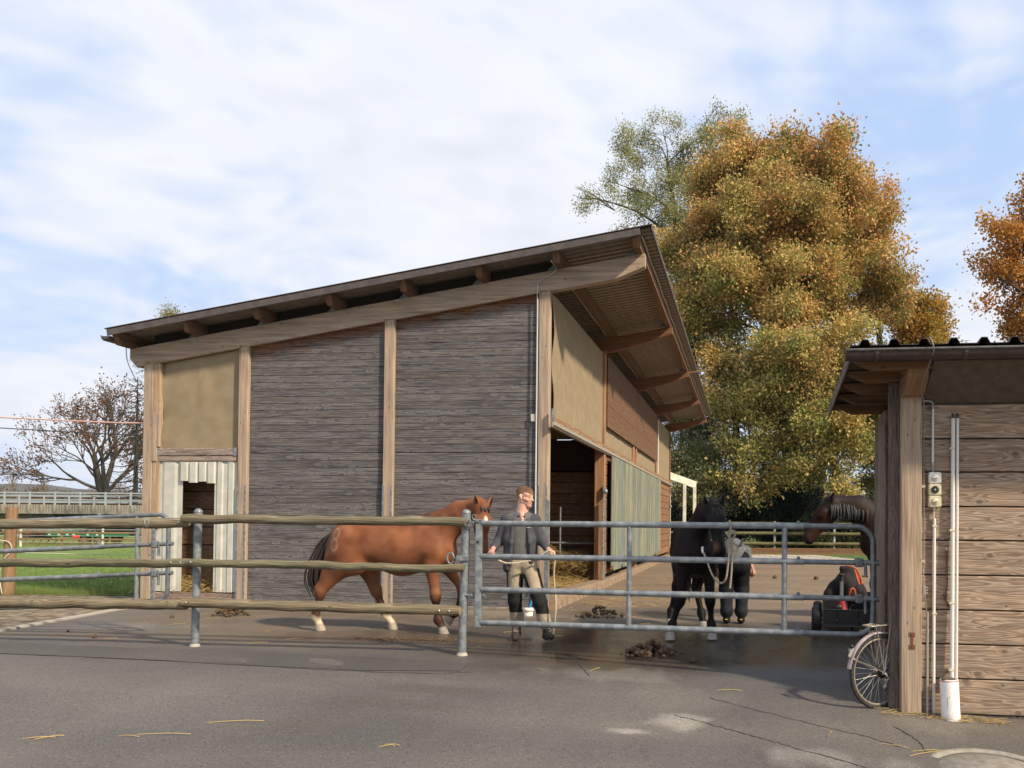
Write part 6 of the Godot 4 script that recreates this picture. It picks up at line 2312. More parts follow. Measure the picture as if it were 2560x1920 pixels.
	var ov := [[Vector3(-0.07, 0.82, 0.02), Vector3(0.07, 0.82, 0.02), 0.162, 0.162, 0.95, Vector3(0, 0, 1)], [hL, kL, 0.125, 0.10], [kL, aL + Vector3(0, 0.09, 0), 0.098, 0.082], [hR, kR, 0.125, 0.10], [kR, aR + Vector3(0, 0.09, 0), 0.098, 0.082], [aL + Vector3(0, 0.07, 0), aL + Vector3(0, 0.09, 0.01), 0.088, 0.088], [aR + Vector3(0, 0.07, 0), aR + Vector3(0, 0.09, 0.01), 0.088, 0.088]]
	var ovo := put("overalls", body_mesh([sdf(ov, 0.0125, 0.03, blk)]), vc, Q)
	st = begin()
	for s in [-1.0, 1.0]:
		bar(st, Vector3(0.06 + s * 0.015, 1.085, 0.045), Vector3(0.06 + s * 0.09, 1.19, -0.25), 0.035, 0.008, 0.002, Vector3(0, 0.8, 0.5))
		tube(st, [Vector3(s * 0.245, 0.80, -0.02), Vector3(s * 0.262, 0.72, -0.02), Vector3(s * 0.25, 0.64, -0.02), Vector3(s * 0.235, 0.70, -0.02)], 0.006, 6)
	obj("strap", st, mat(lin(0.012, 0.012, 0.014), 0.8), ovo)
	st = begin()
	for c in [0.035, 0.075, 0.14, 0.20]:
		ball(st, Vector3(c, 1.075 - c * 0.15, 0.06 - c * 0.1), Vector3(0.010, 0.010, 0.006), 8)
	obj("buckle", st, mat(lin(0.6, 0.6, 0.6), 0.3, 0.8), ovo)
	for a in [aL, aR]:
		var bt := [[a + Vector3(0, 0.05, 0), a - Vector3(0, 0.02, 0), 0.05, 0.048], [a + Vector3(0, -0.04, 0.04), a + Vector3(0, -0.045, -0.12), 0.046, 0.042]]
		var bo := put("shoe", body_mesh([sdf(bt, 0.01, 0.03, func(_p, _n): return Color(0.012, 0.012, 0.012))]), vc, Q)
		st = begin()
		bb(st, a + Vector3(-0.03, -0.03, 0.078), a + Vector3(0.005, -0.018, 0.088), 0.003)
		bb(st, a + Vector3(0.035, 0.03, 0.03), a + Vector3(0.05, 0.05, 0.045), 0.003)
		obj("trim", st, mat(lin(0.6, 0.48, 0.03), 0.6), bo)
	# rope that ties the black horse to the gate
	var K := thing("tie_rope", "beige rope knotted over the gate's top rail, tied to the black horse's halter", "rope", Vector3(0.94, 0, -8.41))
	st = begin()
	var top := Vector3(0.0, 1.384, 0.0)
	rope(st, [Vector3(-0.19, 1.09, -0.95), Vector3(-0.17, 1.02, -0.80), Vector3(-0.13, 0.86, -0.45), Vector3(-0.09, 0.80, -0.15), Vector3(-0.045, 0.84, 0.03), Vector3(-0.02, 1.0, 0.05), Vector3(-0.005, 1.25, 0.05), top + Vector3(0.005, -0.05, 0.05), top + Vector3(0.0, 0.0, 0.046), top + Vector3(0.0, 0.046, 0.0), top + Vector3(0.0, 0.0, -0.046), top + Vector3(0.0, -0.05, 0.0), Vector3(-0.03, 1.30, 0.05), Vector3(0.02, 1.22, 0.055), Vector3(0.075, 1.17, 0.05), Vector3(0.06, 1.13, 0.055), Vector3(0.005, 1.15, 0.05), Vector3(0.02, 1.24, 0.045), Vector3(0.05, 1.30, 0.05), Vector3(0.03, 1.33, 0.055), Vector3(-0.01, 1.28, 0.06), Vector3(0.02, 1.18, 0.06), Vector3(0.035, 1.14, 0.06), Vector3(0.02, 1.05, 0.055), Vector3(0.012, 0.9, 0.05), Vector3(0.0, 0.76, 0.05)], 0.0105)
	obj("rope", st, mat(lin(0.30, 0.26, 0.20), 0.9), K)
	st = begin()
	tube(st, [Vector3(-0.20, 1.11, -0.96), Vector3(-0.19, 1.07, -0.93)], 0.012, 8)
	ball(st, Vector3(-0.195, 1.125, -0.965), Vector3(0.018, 0.02, 0.01), 8)
	obj("snap_hook", st, mat(lin(0.65, 0.63, 0.55), 0.3, 0.8), K)


func rope(st: SurfaceTool, ctrl: Array, r: float) -> void:
	# two twisted strands
	var c := curve(ctrl, 10)
	for s in 2:
		var pts := []
		var along := 0.0
		for i in c.size():
			if i > 0:
				along += (c[i] as Vector3).distance_to(c[i - 1])
			var f: Vector3 = (c[mini(i + 1, c.size() - 1)] - c[maxi(i - 1, 0)]).normalized()
			var a := f.cross(Vector3(0.3, 0.2, 1)).normalized()
			var b := f.cross(a)
			var ph := along * 110.0 + s * PI
			pts.append(c[i] + (a * cos(ph) + b * sin(ph)) * r * 0.45)
		tube(st, pts, r * 0.72, 7)


func head_bones(c: Vector3, f: Vector3, y: Vector3, x: Vector3) -> Array:
	var p := func(fw: float, up: float, sd := 0.0) -> Vector3: return c + f * fw + y * up + x * sd
	var b := [
		[p.call(-0.028, 0.035), p.call(0.02, 0.035), 0.088, 0.078, 0.84, x], [p.call(0.03, 0.03), p.call(0.045, -0.03), 0.058, 0.052, 1.05, x],
		[p.call(0.035, -0.03), p.call(0.055, -0.095), 0.050, 0.030, 1.0, x], [p.call(0.07, -0.10), p.call(0.075, -0.098), 0.020, 0.020], [p.call(-0.03, -0.03), p.call(-0.035, -0.12), 0.060, 0.058],
		[p.call(0.085, 0.012), p.call(0.112, -0.032), 0.009, 0.0135], [p.call(0.072, -0.062), p.call(0.088, -0.063), 0.018, 0.012, 1.3, x], [p.call(0.078, -0.076), p.call(0.085, -0.077), 0.014, 0.010, 1.3, x]]
	for s in [-1.0, 1.0]:
		b.append([p.call(0.068, 0.026, 0.012 * s), p.call(0.06, 0.028, 0.046 * s), 0.016, 0.014])
		b.append([p.call(0.055, -0.025, 0.042 * s), p.call(0.03, -0.02, 0.06 * s), 0.022, 0.016])
		b.append([p.call(0.055, -0.085, 0.012 * s), p.call(0.0, -0.05, 0.052 * s), 0.020, 0.022])
		b.append([p.call(-0.012, 0.018, 0.080 * s), p.call(-0.002, -0.022, 0.077 * s), 0.0135, 0.010])
		b.append([p.call(-0.018, 0.012, 0.088 * s), p.call(-0.014, -0.002, 0.088 * s), 0.009, 0.009])
		b.append([p.call(0.082, -0.033, 0.012 * s), p.call(0.088, -0.034, 0.011 * s), 0.009, 0.008])
	return b


# ------------------------------------------------------------------ things in the yard
func ring_pts(c: Vector3, r: float, a: Vector3, b: Vector3, n: int, from := 0.0, to := TAU) -> Array:
	var p := []
	for i in n + 1:
		var t := from + (to - from) * i / n
		p.append(c + a * cos(t) * r + b * sin(t) * r)
	return p


func make_bicycle() -> void:
	var B := thing("bicycle", "old bicycle with a silver-pink mudguard and rear rack leaning by the shed post", "bicycle", Vector3(2.24, 0.058, -7.72), deg_to_rad(26.0))
	var steel := mat(lin(0.45, 0.43, 0.40), 0.35, 0.8)
	var black := mat(lin(0.015, 0.015, 0.016), 0.6)
	var paint := mat(lin(0.10, 0.12, 0.17), 0.35, 0.2)
	var X := Vector3.RIGHT
	var Y := Vector3.UP
	for w in [0.0, 1.06]:
		var c := Vector3(w, 0, 0)
		var st := begin()
		tube(st, ring_pts(c, 0.322, X, Y, 48), 0.0195, 12, false)
		var wheel := obj("tyre", st, mottled(400, lin(0.018, 0.017, 0.016), lin(0.05, 0.045, 0.04), 6.0, 0.85), B)
		st = begin()
		tube(st, ring_pts(c, 0.298, X, Y, 48), 0.0115, 8, false, Vector2.ONE, 1.0)
		obj("rim", st, mottled(401, lin(0.22, 0.19, 0.15), lin(0.32, 0.28, 0.22), 4.0, 0.5, 0.4), wheel)
		st = begin()
		tube(st, [c + Vector3(0, 0, -0.06), c + Vector3(0, 0, 0.06)], 0.018, 10)
		tube(st, [c + Vector3(0, 0, -0.03), c + Vector3(0, 0, -0.036)], 0.034, 14)
		tube(st, [c + Vector3(0, 0, 0.025), c + Vector3(0, 0, 0.031)], 0.034, 14)
		obj("hub", st, steel, wheel)
		st = begin()
		for i in 32:
			var a := TAU * i / 32.0
			var b := a + (0.45 if i % 4 < 2 else -0.45)
			tube(st, [c + Vector3(cos(a) * 0.29, sin(a) * 0.29, 0), c + Vector3(cos(b) * 0.03, sin(b) * 0.03, 0.03 if i % 2 else -0.033)], 0.0016, 4)
		obj("spokes", st, mat(lin(0.55, 0.52, 0.46), 0.35, 0.8), wheel)
	# mudguard
	var st := begin()
	st.set_smooth_group(0)
	var n := 28
	for i in n:
		for k in 6:
			var q := []
			for v in [[i, k], [i + 1, k], [i + 1, k + 1], [i, k + 1]]:
				var a: float = deg_to_rad(172.0 - 150.0 * v[0] / n)
				var b: float = -1.25 + 2.5 * v[1] / 6.0
				var r := 0.350 + cos(b) * 0.016
				q.append(Vector3(cos(a) * r, sin(a) * r, sin(b) * 0.031))
			quad(st, q[0], q[1], q[2], q[3], q[0])
	st.set_smooth_group(-1)
	obj("mudguard", st, mottled(402, lin(0.40, 0.31, 0.32), lin(0.52, 0.42, 0.42), 3.0, 0.4, 0.2), B)
	st = begin()
	var la := deg_to_rad(150.0)
	bx(st, Transform3D(Basis(Vector3.BACK, la - PI / 2), Vector3(cos(la) * 0.392, sin(la) * 0.392, 0)), Vector3(0.10, 0.035, 0.045), 0.008)
	var lamp := obj("rear_lamp", st, mat(lin(0.30, 0.29, 0.27), 0.4), B)
	st = begin()
	ball(st, Vector3(cos(la - 0.12) * 0.415, sin(la - 0.12) * 0.415, 0.01), Vector3(0.02, 0.022, 0.022), 10)
	bar(st, Vector3(cos(la) * 0.42, sin(la) * 0.42, 0.0), Vector3(cos(la) * 0.43 - 0.012, sin(la) * 0.42 - 0.085, 0), 0.025, 0.014, 0.004)
	obj("reflector", st, mat(lin(0.012, 0.012, 0.013), 0.35), lamp)
	# rack
	st = begin()
	var rk := [Vector3(0.33, 0.435, 0.055), Vector3(0.0, 0.43, 0.06), Vector3(-0.13, 0.425, 0.058), Vector3(-0.165, 0.425, 0.03), Vector3(-0.165, 0.425, -0.03), Vector3(-0.13, 0.425, -0.058), Vector3(0.0, 0.43, -0.06), Vector3(0.33, 0.435, -0.055)]
	tube(st, curve(rk, 5), 0.006, 8)
	for x in [-0.08, 0.02, 0.12, 0.22]:
		tube(st, [Vector3(x, 0.428, 0.06), Vector3(x + 0.07, 0.431, -0.06)], 0.004, 6)
	tube(st, [Vector3(-0.15, 0.425, 0), Vector3(0.33, 0.433, 0)], 0.005, 6)
	for s in [-1.0, 1.0]:
		tube(st, [Vector3(-0.10, 0.425, 0.058 * s), Vector3(-0.07, 0.36, 0.055 * s), Vector3(0.0, 0.02, 0.062 * s)], 0.005, 6)
		tube(st, [Vector3(0.08, 0.428, 0.06 * s), Vector3(0.005, 0.02, 0.062 * s)], 0.005, 6)
	obj("rack", st, mat(lin(0.33, 0.29, 0.25), 0.4, 0.6), B)
	st = begin()
	for s in [-1.0, 1.0]:
		tube(st, [Vector3(-0.32, 0.135, 0.036 * s), Vector3(-0.12, 0.06, 0.05 * s), Vector3(0, 0.0, 0.058 * s)], 0.003, 6)
	ball(st, Vector3(-0.322, 0.137, 0.036), Vector3(0.009, 0.009, 0.006), 8)
	obj("mudguard_stay", st, mat(lin(0.5, 0.46, 0.40), 0.35, 0.7), B)
	# drive side
	st = begin()
	for i in 6:
		lathe(st, Transform3D(Basis(Vector3.RIGHT, PI / 2), Vector3(0, 0, 0.036 + i * 0.004)), [Vector2(0.018, 0), Vector2(0.055 - i * 0.006, 0), Vector2(0.055 - i * 0.006, 0.0022), Vector2(0.018, 0.0022)], 22)
	obj("cassette", st, mat(lin(0.03, 0.03, 0.03), 0.35, 0.7), B)
	st = begin()
	for c in [Vector3(0.035, -0.075, 0.05), Vector3(0.02, -0.135, 0.05)]:
		lathe(st, Transform3D(Basis(Vector3.RIGHT, PI / 2), c), [Vector2(0, 0), Vector2(0.022, 0), Vector2(0.022, 0.006), Vector2(0, 0.006)], 16)
	bar(st, Vector3(0.035, -0.075, 0.06), Vector3(0.02, -0.135, 0.06), 0.006, 0.02, 0.002)
	tube(st, curve([Vector3(0.01, 0.0, 0.05), Vector3(0.03, -0.03, 0.065), Vector3(0.05, -0.055, 0.065), Vector3(0.035, -0.075, 0.06)], 4), 0.011, 8)
	obj("derailleur", st, mat(lin(0.30, 0.30, 0.31), 0.3, 0.8), B)
	st = begin()
	tube(st, curve([Vector3(0.0, 0.05, 0.045), Vector3(0.43, 0.06, 0.05)], 4), 0.004, 5)
	tube(st, curve([Vector3(0.02, -0.155, 0.053), Vector3(0.43, -0.12, 0.05)], 4), 0.004, 5)
	obj("chain", st, mat(lin(0.05, 0.045, 0.04), 0.5, 0.5), B)
	# frame, saddle, fork and bars (behind the post)
	st = begin()
	var bbk := Vector3(0.43, -0.03, 0)
	var seat := Vector3(0.29, 0.46, 0)
	var headt := Vector3(0.86, 0.50, 0)
	for s in [-1.0, 1.0]:
		tube(st, [Vector3(0, 0, 0.058 * s), bbk + Vector3(0, 0, 0.03 * s)], 0.009, 8)
		tube(st, [Vector3(0, 0, 0.058 * s), seat + Vector3(0, 0, 0.02 * s)], 0.008, 8)
		tube(st, [Vector3(1.06, 0, 0.05 * s), Vector3(0.98, 0.38, 0.05 * s), Vector3(0.90, 0.42, 0)], 0.01, 8)
	tube(st, [bbk, seat], 0.015, 10)
	tube(st, [seat, headt], 0.015, 10)
	tube(st, [bbk, headt - Vector3(-0.03, 0.09, 0)], 0.017, 10)
	tube(st, [Vector3(0.90, 0.42, 0), headt + Vector3(-0.03, 0.06, 0)], 0.018, 10)
	obj("frame", st, paint, B)
	st = begin()
	tube(st, [seat, seat + Vector3(-0.04, 0.16, 0)], 0.012, 8)
	ball(st, seat + Vector3(-0.06, 0.18, 0), Vector3(0.13, 0.025, 0.065), 12)
	ball(st, seat + Vector3(0.04, 0.18, 0), Vector3(0.10, 0.022, 0.03), 12)
	obj("saddle", st, black, B)
	st = begin()
	tube(st, curve([Vector3(0.78, 0.66, -0.29), Vector3(0.84, 0.66, -0.1), Vector3(0.83, 0.62, 0), Vector3(0.84, 0.66, 0.1), Vector3(0.78, 0.66, 0.29)], 5), 0.011, 8)
	obj("handlebar", st, steel, B)
	st = begin()
	lathe(st, Transform3D(Basis(Vector3.RIGHT, PI / 2), bbk + Vector3(0, 0, 0.045)), [Vector2(0.02, 0), Vector2(0.085, 0), Vector2(0.085, 0.003), Vector2(0.02, 0.003)], 24)
	bar(st, bbk + Vector3(0, 0, 0.06), bbk + Vector3(0.1, -0.13, 0.06), 0.012, 0.02, 0.003)
	bar(st, bbk + Vector3(0, 0, -0.06), bbk + Vector3(-0.1, 0.13, -0.06), 0.012, 0.02, 0.003)
	obj("crank", st, steel, B)


func make_cart() -> void:
	var g := gy(2.7, 10.9)
	var C := thing("hand_cart", "black box cart with fat rubber wheels standing behind the gate", "cart", Vector3(2.72, g, -10.75), deg_to_rad(-13.5))
	var black := mottled(410, lin(0.011, 0.012, 0.015), lin(0.024, 0.025, 0.030), 3.0, 0.5)
	var edge := mat(lin(0.06, 0.06, 0.065), 0.4, 0.4)
	# box
	var st := begin()
	bb(st, Vector3(-0.31, 0.14, -0.02), Vector3(0.31, 0.335, 0.0), 0.004)
	var front := obj("front_panel", st, black, C)
	st = begin()
	for x in [-0.135, 0.13]:
		bb(st, Vector3(x - 0.012, 0.145, 0.001), Vector3(x + 0.012, 0.33, 0.008), 0.002)
	obj("strap", st, mat(lin(0.004, 0.004, 0.005), 0.6), front)
	st = begin()
	for x in [-0.135, 0.13, 0.295]:
		ball(st, Vector3(x, 0.215, 0.009), Vector3(0.007, 0.007, 0.004), 8)
	obj("rivet", st, mat(lin(0.3, 0.3, 0.3), 0.3, 0.8), front)
	st = begin()
	bar(st, Vector3(-0.32, 0.34, 0.004), Vector3(0.32, 0.34, 0.004), 0.014, 0.014, 0.002)
	bar(st, Vector3(-0.32, 0.137, 0.004), Vector3(0.32, 0.137, 0.004), 0.018, 0.018, 0.002)
	bar(st, Vector3(-0.315, 0.14, 0.006), Vector3(-0.315, 0.46, 0.006), 0.014, 0.016, 0.002)
	bar(st, Vector3(0.315, 0.14, 0.006), Vector3(0.315, 0.46, 0.006), 0.014, 0.016, 0.002)
	bar(st, Vector3(-0.315, 0.46, 0.0), Vector3(-0.315, 0.50, -1.0), 0.014, 0.014, 0.002)
	bar(st, Vector3(0.315, 0.46, 0.0), Vector3(0.315, 0.50, -1.0), 0.014, 0.014, 0.002)
	bar(st, Vector3(-0.32, 0.50, -1.0), Vector3(0.32, 0.50, -1.0), 0.014, 0.014, 0.002)
	obj("edge_trim", st, edge, C)
	for x in [-0.315, 0.305]:
		st = begin()
		prism(st, Transform3D(Basis(Vector3(0, 0, -1), Vector3(0, 1, 0), Vector3(1, 0, 0)), Vector3(x, 0, 0)), [Vector2(0.0, 0.14), Vector2(1.0, 0.14), Vector2(1.0, 0.495), Vector2(0.0, 0.455)], 0.0, 0.012)
		obj("side_panel", st, black, C)
	st = begin()
	bb(st, Vector3(-0.31, 0.13, -1.0), Vector3(0.31, 0.15, -0.02), 0.002)
	obj("floor_panel", st, black, C)
	st = begin()
	bb(st, Vector3(-0.31, 0.15, -1.012), Vector3(0.31, 0.495, -0.995), 0.003)
	obj("rear_panel", st, black, C)
	for c in [[-0.40, -0.14], [0.40, -0.14], [-0.40, -0.82], [0.40, -0.82]]:
		st = begin()
		var prof := [Vector2(0.07, -0.05), Vector2(0.155, -0.058), Vector2(0.178, -0.045), Vector2(0.188, -0.02), Vector2(0.188, 0.02), Vector2(0.178, 0.045), Vector2(0.155, 0.058), Vector2(0.07, 0.05)]
		lathe(st, Transform3D(Basis(Vector3.BACK, PI / 2), Vector3(c[0], 0.188, c[1])), prof, 28)
		var w := obj("wheel", st, mat(lin(0.014, 0.014, 0.015), 0.65), C)
		st = begin()
		lathe(st, Transform3D(Basis(Vector3.BACK, PI / 2), Vector3(c[0], 0.188, c[1])), [Vector2(0, -0.042), Vector2(0.095, -0.036), Vector2(0.095, 0.036), Vector2(0, 0.042)], 20)
		obj("hub", st, mat(lin(0.05, 0.05, 0.055), 0.4, 0.5), w)
	st = begin()
	for z in [-0.14, -0.82]:
		tube(st, [Vector3(-0.36, 0.188, z), Vector3(0.36, 0.188, z)], 0.014, 8)
	bb(st, Vector3(-0.22, 0.075, -0.5), Vector3(0.05, 0.10, -0.45), 0.003)
	bb(st, Vector3(0.04, 0.05, -0.5), Vector3(0.07, 0.14, -0.3), 0.003)
	obj("axle", st, mat(lin(0.02, 0.02, 0.02), 0.5, 0.5), C)
	# hoof stand in the cart
	var H := thing("hoof_stand", "red cone-footed hoof stand with a steel column standing in the black cart", "hoof stand", Vector3(2.715, g + 0.15, -11.08))
	st = begin()
	lathe(st, Transform3D(), [Vector2(0.135, 0.0), Vector2(0.135, 0.02), Vector2(0.085, 0.14), Vector2(0.052, 0.27), Vector2(0.05, 0.33), Vector2(0.032, 0.335)], 24)
	obj("cone", st, mat(lin(0.24, 0.016, 0.024), 0.45), H)
	st = begin()
	tube(st, [Vector3(0, 0.3, 0), Vector3(0.0, 0.545, 0)], 0.026, 14)
	obj("column", st, mat(lin(0.42, 0.42, 0.42), 0.3, 0.8), H)
	st = begin()
	tube(st, [Vector3(0, 0.535, 0), Vector3(0, 0.62, 0)], 0.03, 14)
	ball(st, Vector3(0.0, 0.62, 0), Vector3(0.045, 0.02, 0.045), 12)
	obj("cap", st, mat(lin(0.02, 0.018, 0.018), 0.7), H)
	st = begin()
	lathe(st, Transform3D(Basis(Vector3.RIGHT, PI / 2), Vector3(-0.05, 0.19, 0.06)), [Vector2(0, 0.02), Vector2(0.03, 0.02), Vector2(0.046, 0.012), Vector2(0.046, 0), Vector2(0.03, 0)], 16)
	obj("knob", st, mat(lin(0.015, 0.015, 0.016), 0.4), H)
	# jacket thrown over a stand at the cart
	var J := thing("jacket", "dark work jacket with orange trim draped over a stand in the black cart", "jacket", Vector3(2.83, g + 0.15, -11.2))
	var fold := noise(411, 2.2, 3)
	var jc := func(p: Vector3, n: Vector3) -> Color:
		var c := Color(0.018, 0.014, 0.016) * (1.0 + 0.6 * fold.get_noise_3dv(p * 4.0))
		if n.x > 0.55 and p.y > 0.5:
			c = Color(0.42, 0.085, 0.02)
		return c
	var b := [[Vector3(0.0, 0.66, 0), Vector3(-0.02, 0.50, 0.02), 0.07, 0.13], [Vector3(-0.02, 0.50, 0.02), Vector3(0.05, 0.33, 0.04), 0.13, 0.10], [Vector3(-0.06, 0.64, 0.0), Vector3(-0.24, 0.36, 0.02), 0.045, 0.075, 0.6, Vector3(0, 0, 1)], [Vector3(-0.18, 0.44, 0.02), Vector3(-0.20, 0.37, 0.02), 0.09, 0.10, 0.5, Vector3(0, 0, 1)],
		[Vector3(0.05, 0.64, 0.03), Vector3(0.10, 0.42, 0.09), 0.05, 0.06], [Vector3(0.08, 0.62, -0.02), Vector3(0.17, 0.40, -0.02), 0.06, 0.075], [Vector3(0.17, 0.42, 0.0), Vector3(0.20, 0.33, 0.0), 0.06, 0.07], [Vector3(-0.08, 0.70, 0), Vector3(0.05, 0.68, 0.0), 0.035, 0.045], [Vector3(-0.02, 0.52, 0.10), Vector3(0.0, 0.38, 0.12), 0.05, 0.055]]
	var fm := mat(Color.WHITE, 0.9)
	fm.vertex_color_use_as_albedo = true
	put("cloth", body_mesh([sdf(b, 0.012, 0.03, jc)]), fm, J)
	st = begin()
	tube(st, curve([Vector3(-0.03, 0.735, 0.02), Vector3(0.04, 0.725, 0.03), Vector3(0.10, 0.69, 0.03), Vector3(0.15, 0.60, 0.04), Vector3(0.17, 0.52, 0.05)], 5), 0.011, 6)
	tube(st, curve([Vector3(-0.02, 0.33, 0.15), Vector3(-0.01, 0.42, 0.165), Vector3(0.03, 0.44, 0.165), Vector3(0.055, 0.38, 0.15), Vector3(0.055, 0.30, 0.14)], 5), 0.017, 6)
	tube(st, [Vector3(0.215, 0.45, 0.0), Vector3(0.225, 0.37, 0.03), Vector3(0.22, 0.30, 0.04)], 0.016, 6)
	obj("trim", st, mat(lin(0.40, 0.085, 0.02), 0.8), J)
	st = begin()
	tube(st, [Vector3(0.02, -0.0, 0), Vector3(0.02, 0.6, 0)], 0.02, 8)
	tube(st, [Vector3(0.18, 0.60, 0.03), Vector3(0.25, 0.595, 0.05)], 0.012, 6)
	obj("stand", st, mat(lin(0.03, 0.03, 0.035), 0.5, 0.3), J)


func make_droppings() -> void:
	var meshes := []
	for i in 4:
		var st := begin()
		ball(st, Vector3(i * 1.7, 0, i * 0.9), Vector3(1.0, 0.78, 0.92), 12, 0.22)
		st.generate_normals()
		var src := st.commit()
		var a := src.surface_get_arrays(0)
		var v: PackedVector3Array = a[Mesh.ARRAY_VERTEX]
		for k in v.size():
			v[k] -= Vector3(i * 1.7, 0, i * 0.9)
		a[Mesh.ARRAY_VERTEX] = v
		var am := ArrayMesh.new()
		am.add_surface_from_arrays(Mesh.PRIMITIVE_TRIANGLES, a)
		meshes.append(am)
	var ms := [mottled(420, lin(0.045, 0.027, 0.013), lin(0.13, 0.078, 0.038), 9.0, 0.8, 0.0, 0.03, 0.8), mottled(421, lin(0.055, 0.034, 0.016), lin(0.14, 0.085, 0.038), 9.0, 0.85, 0.0, 0.03, 0.8)]
	for d in [["large wet pile of horse droppings in front of the gate, before the black horse", 0.19, -9.30, 0.36, 0.14, 70, 0], ["pile of horse droppings behind the gate, near the stable plinth", -0.51, -12.6, 0.42, 0.16, 60, 0], ["pile of light brown horse droppings behind the left fence post", -5.92, -12.35, 0.30, 0.16, 44, 1]]:
		var at := on_ground(d[1], d[2])
		var P := thing("dung_pile", d[0], "dung", at, 0.0, "piles of horse droppings on the yard")
		for i in d[5]:
			var o := MeshInstance3D.new()
			var q := pow(rng.randf(), 0.62)
			var a := rng.randf() * TAU
			var r := rr(0.022, 0.042) if q < 0.75 else rr(0.010, 0.030)
			var h: float = maxf(0.0, (1.0 - q * 1.25)) * d[4]
			o = put("dropping", meshes[rng.randi() % 4], ms[d[6]], P)
			o.transform = Transform3D(Basis.from_euler(Vector3(rr(0, 3), rr(0, 6), rr(0, 3))).scaled(Vector3(r * rr(0.8, 1.3), r * rr(0.6, 1.0), r)), Vector3(cos(a) * q * d[3], h * rr(0.55, 1.0) + r * 0.7, sin(a) * q * d[3] * 0.8))
	# scattered crumbs
	for c in [[-6.6, -12.0, "left of the light brown pile behind the fence"], [2.9, -21.5, "far out on the yard, leftmost of three in a row"], [3.6, -21.7, "far out on the yard, middle one of three in a row"], [4.6, -21.4, "far out on the yard, rightmost of three in a row"], [0.62, -9.0, "just right of the large wet pile before the gate"], [-7.0, -10.4, "on the asphalt beside the pale kerb at the left"], [-6.35, -9.9, "alone near the dark patch in front of the left logs"]]:
		var o := put("dropping", meshes[rng.randi() % 4], ms[rng.randi() % 2])
		var r := rr(0.018, 0.045) * (1.7 if c[1] < -20.0 else 1.0)
		o.transform = Transform3D(Basis.from_euler(Vector3(rr(0, 3), rr(0, 6), 0)).scaled(Vector3.ONE * r), on_ground(c[0], c[1]) + Vector3(0, r * 0.5, 0))
		tag(o, "small loose horse dropping " + c[2], "dung", "loose droppings scattered on the yard")
	# dried muck trodden into the asphalt
	var st := begin()
	for i in 240:
		var q := pow(rng.randf(), 0.6)
		var a := rng.randf() * TAU
		var p := on_ground(-2.6 + cos(a) * q * 0.8, -9.95 + sin(a) * q * 0.28)
		ball(st, p + Vector3(0, 0.001, 0), Vector3(rr(0.008, 0.024), rr(0.003, 0.009), rr(0.008, 0.02)), 6, 0.3)
	var muck := obj("trodden_muck", st, ms[0])
	muck.set_meta("kind", "stuff")
	tag(muck, "flattened brown muck on the asphalt below the brown horse", "muck")
	# white outlet with a blue hose at the stable corner
	var W := thing("water_outlet", "white plastic pipe end with a blue hose at the foot of the stable corner", "hose", Vector3(-1.60, 0, -12.62))
	st = begin()
	lathe(st, Transform3D(), [Vector2(0.066, 0), Vector2(0.066, 0.055), Vector2(0.062, 0.058), Vector2(0.062, 0.062), Vector2(0.076, 0.066), Vector2(0.078, 0.10), Vector2(0.07, 0.118), Vector2(0, 0.12)], 22)
	obj("pipe_end", st, mat(lin(0.72, 0.69, 0.60), 0.5), W)
	st = begin()
	tube(st, curve([Vector3(0.025, 0.10, 0), Vector3(0.035, 0.18, 0.0), Vector3(0.065, 0.25, 0.0), Vector3(0.105, 0.265, -0.02), Vector3(0.13, 0.23, -0.05), Vector3(0.135, 0.14, -0.08)], 6), 0.017, 10)
	obj("hose", st, mat(lin(0.03, 0.25, 0.50), 0.4), W)
	st = begin()
	tube(st, [Vector3(0.06, 0.06, -0.05), Vector3(0.14, 0.12, -0.08)], 0.015, 8)
	obj("fitting", st, mat(lin(0.35, 0.35, 0.34), 0.4, 0.6), W)


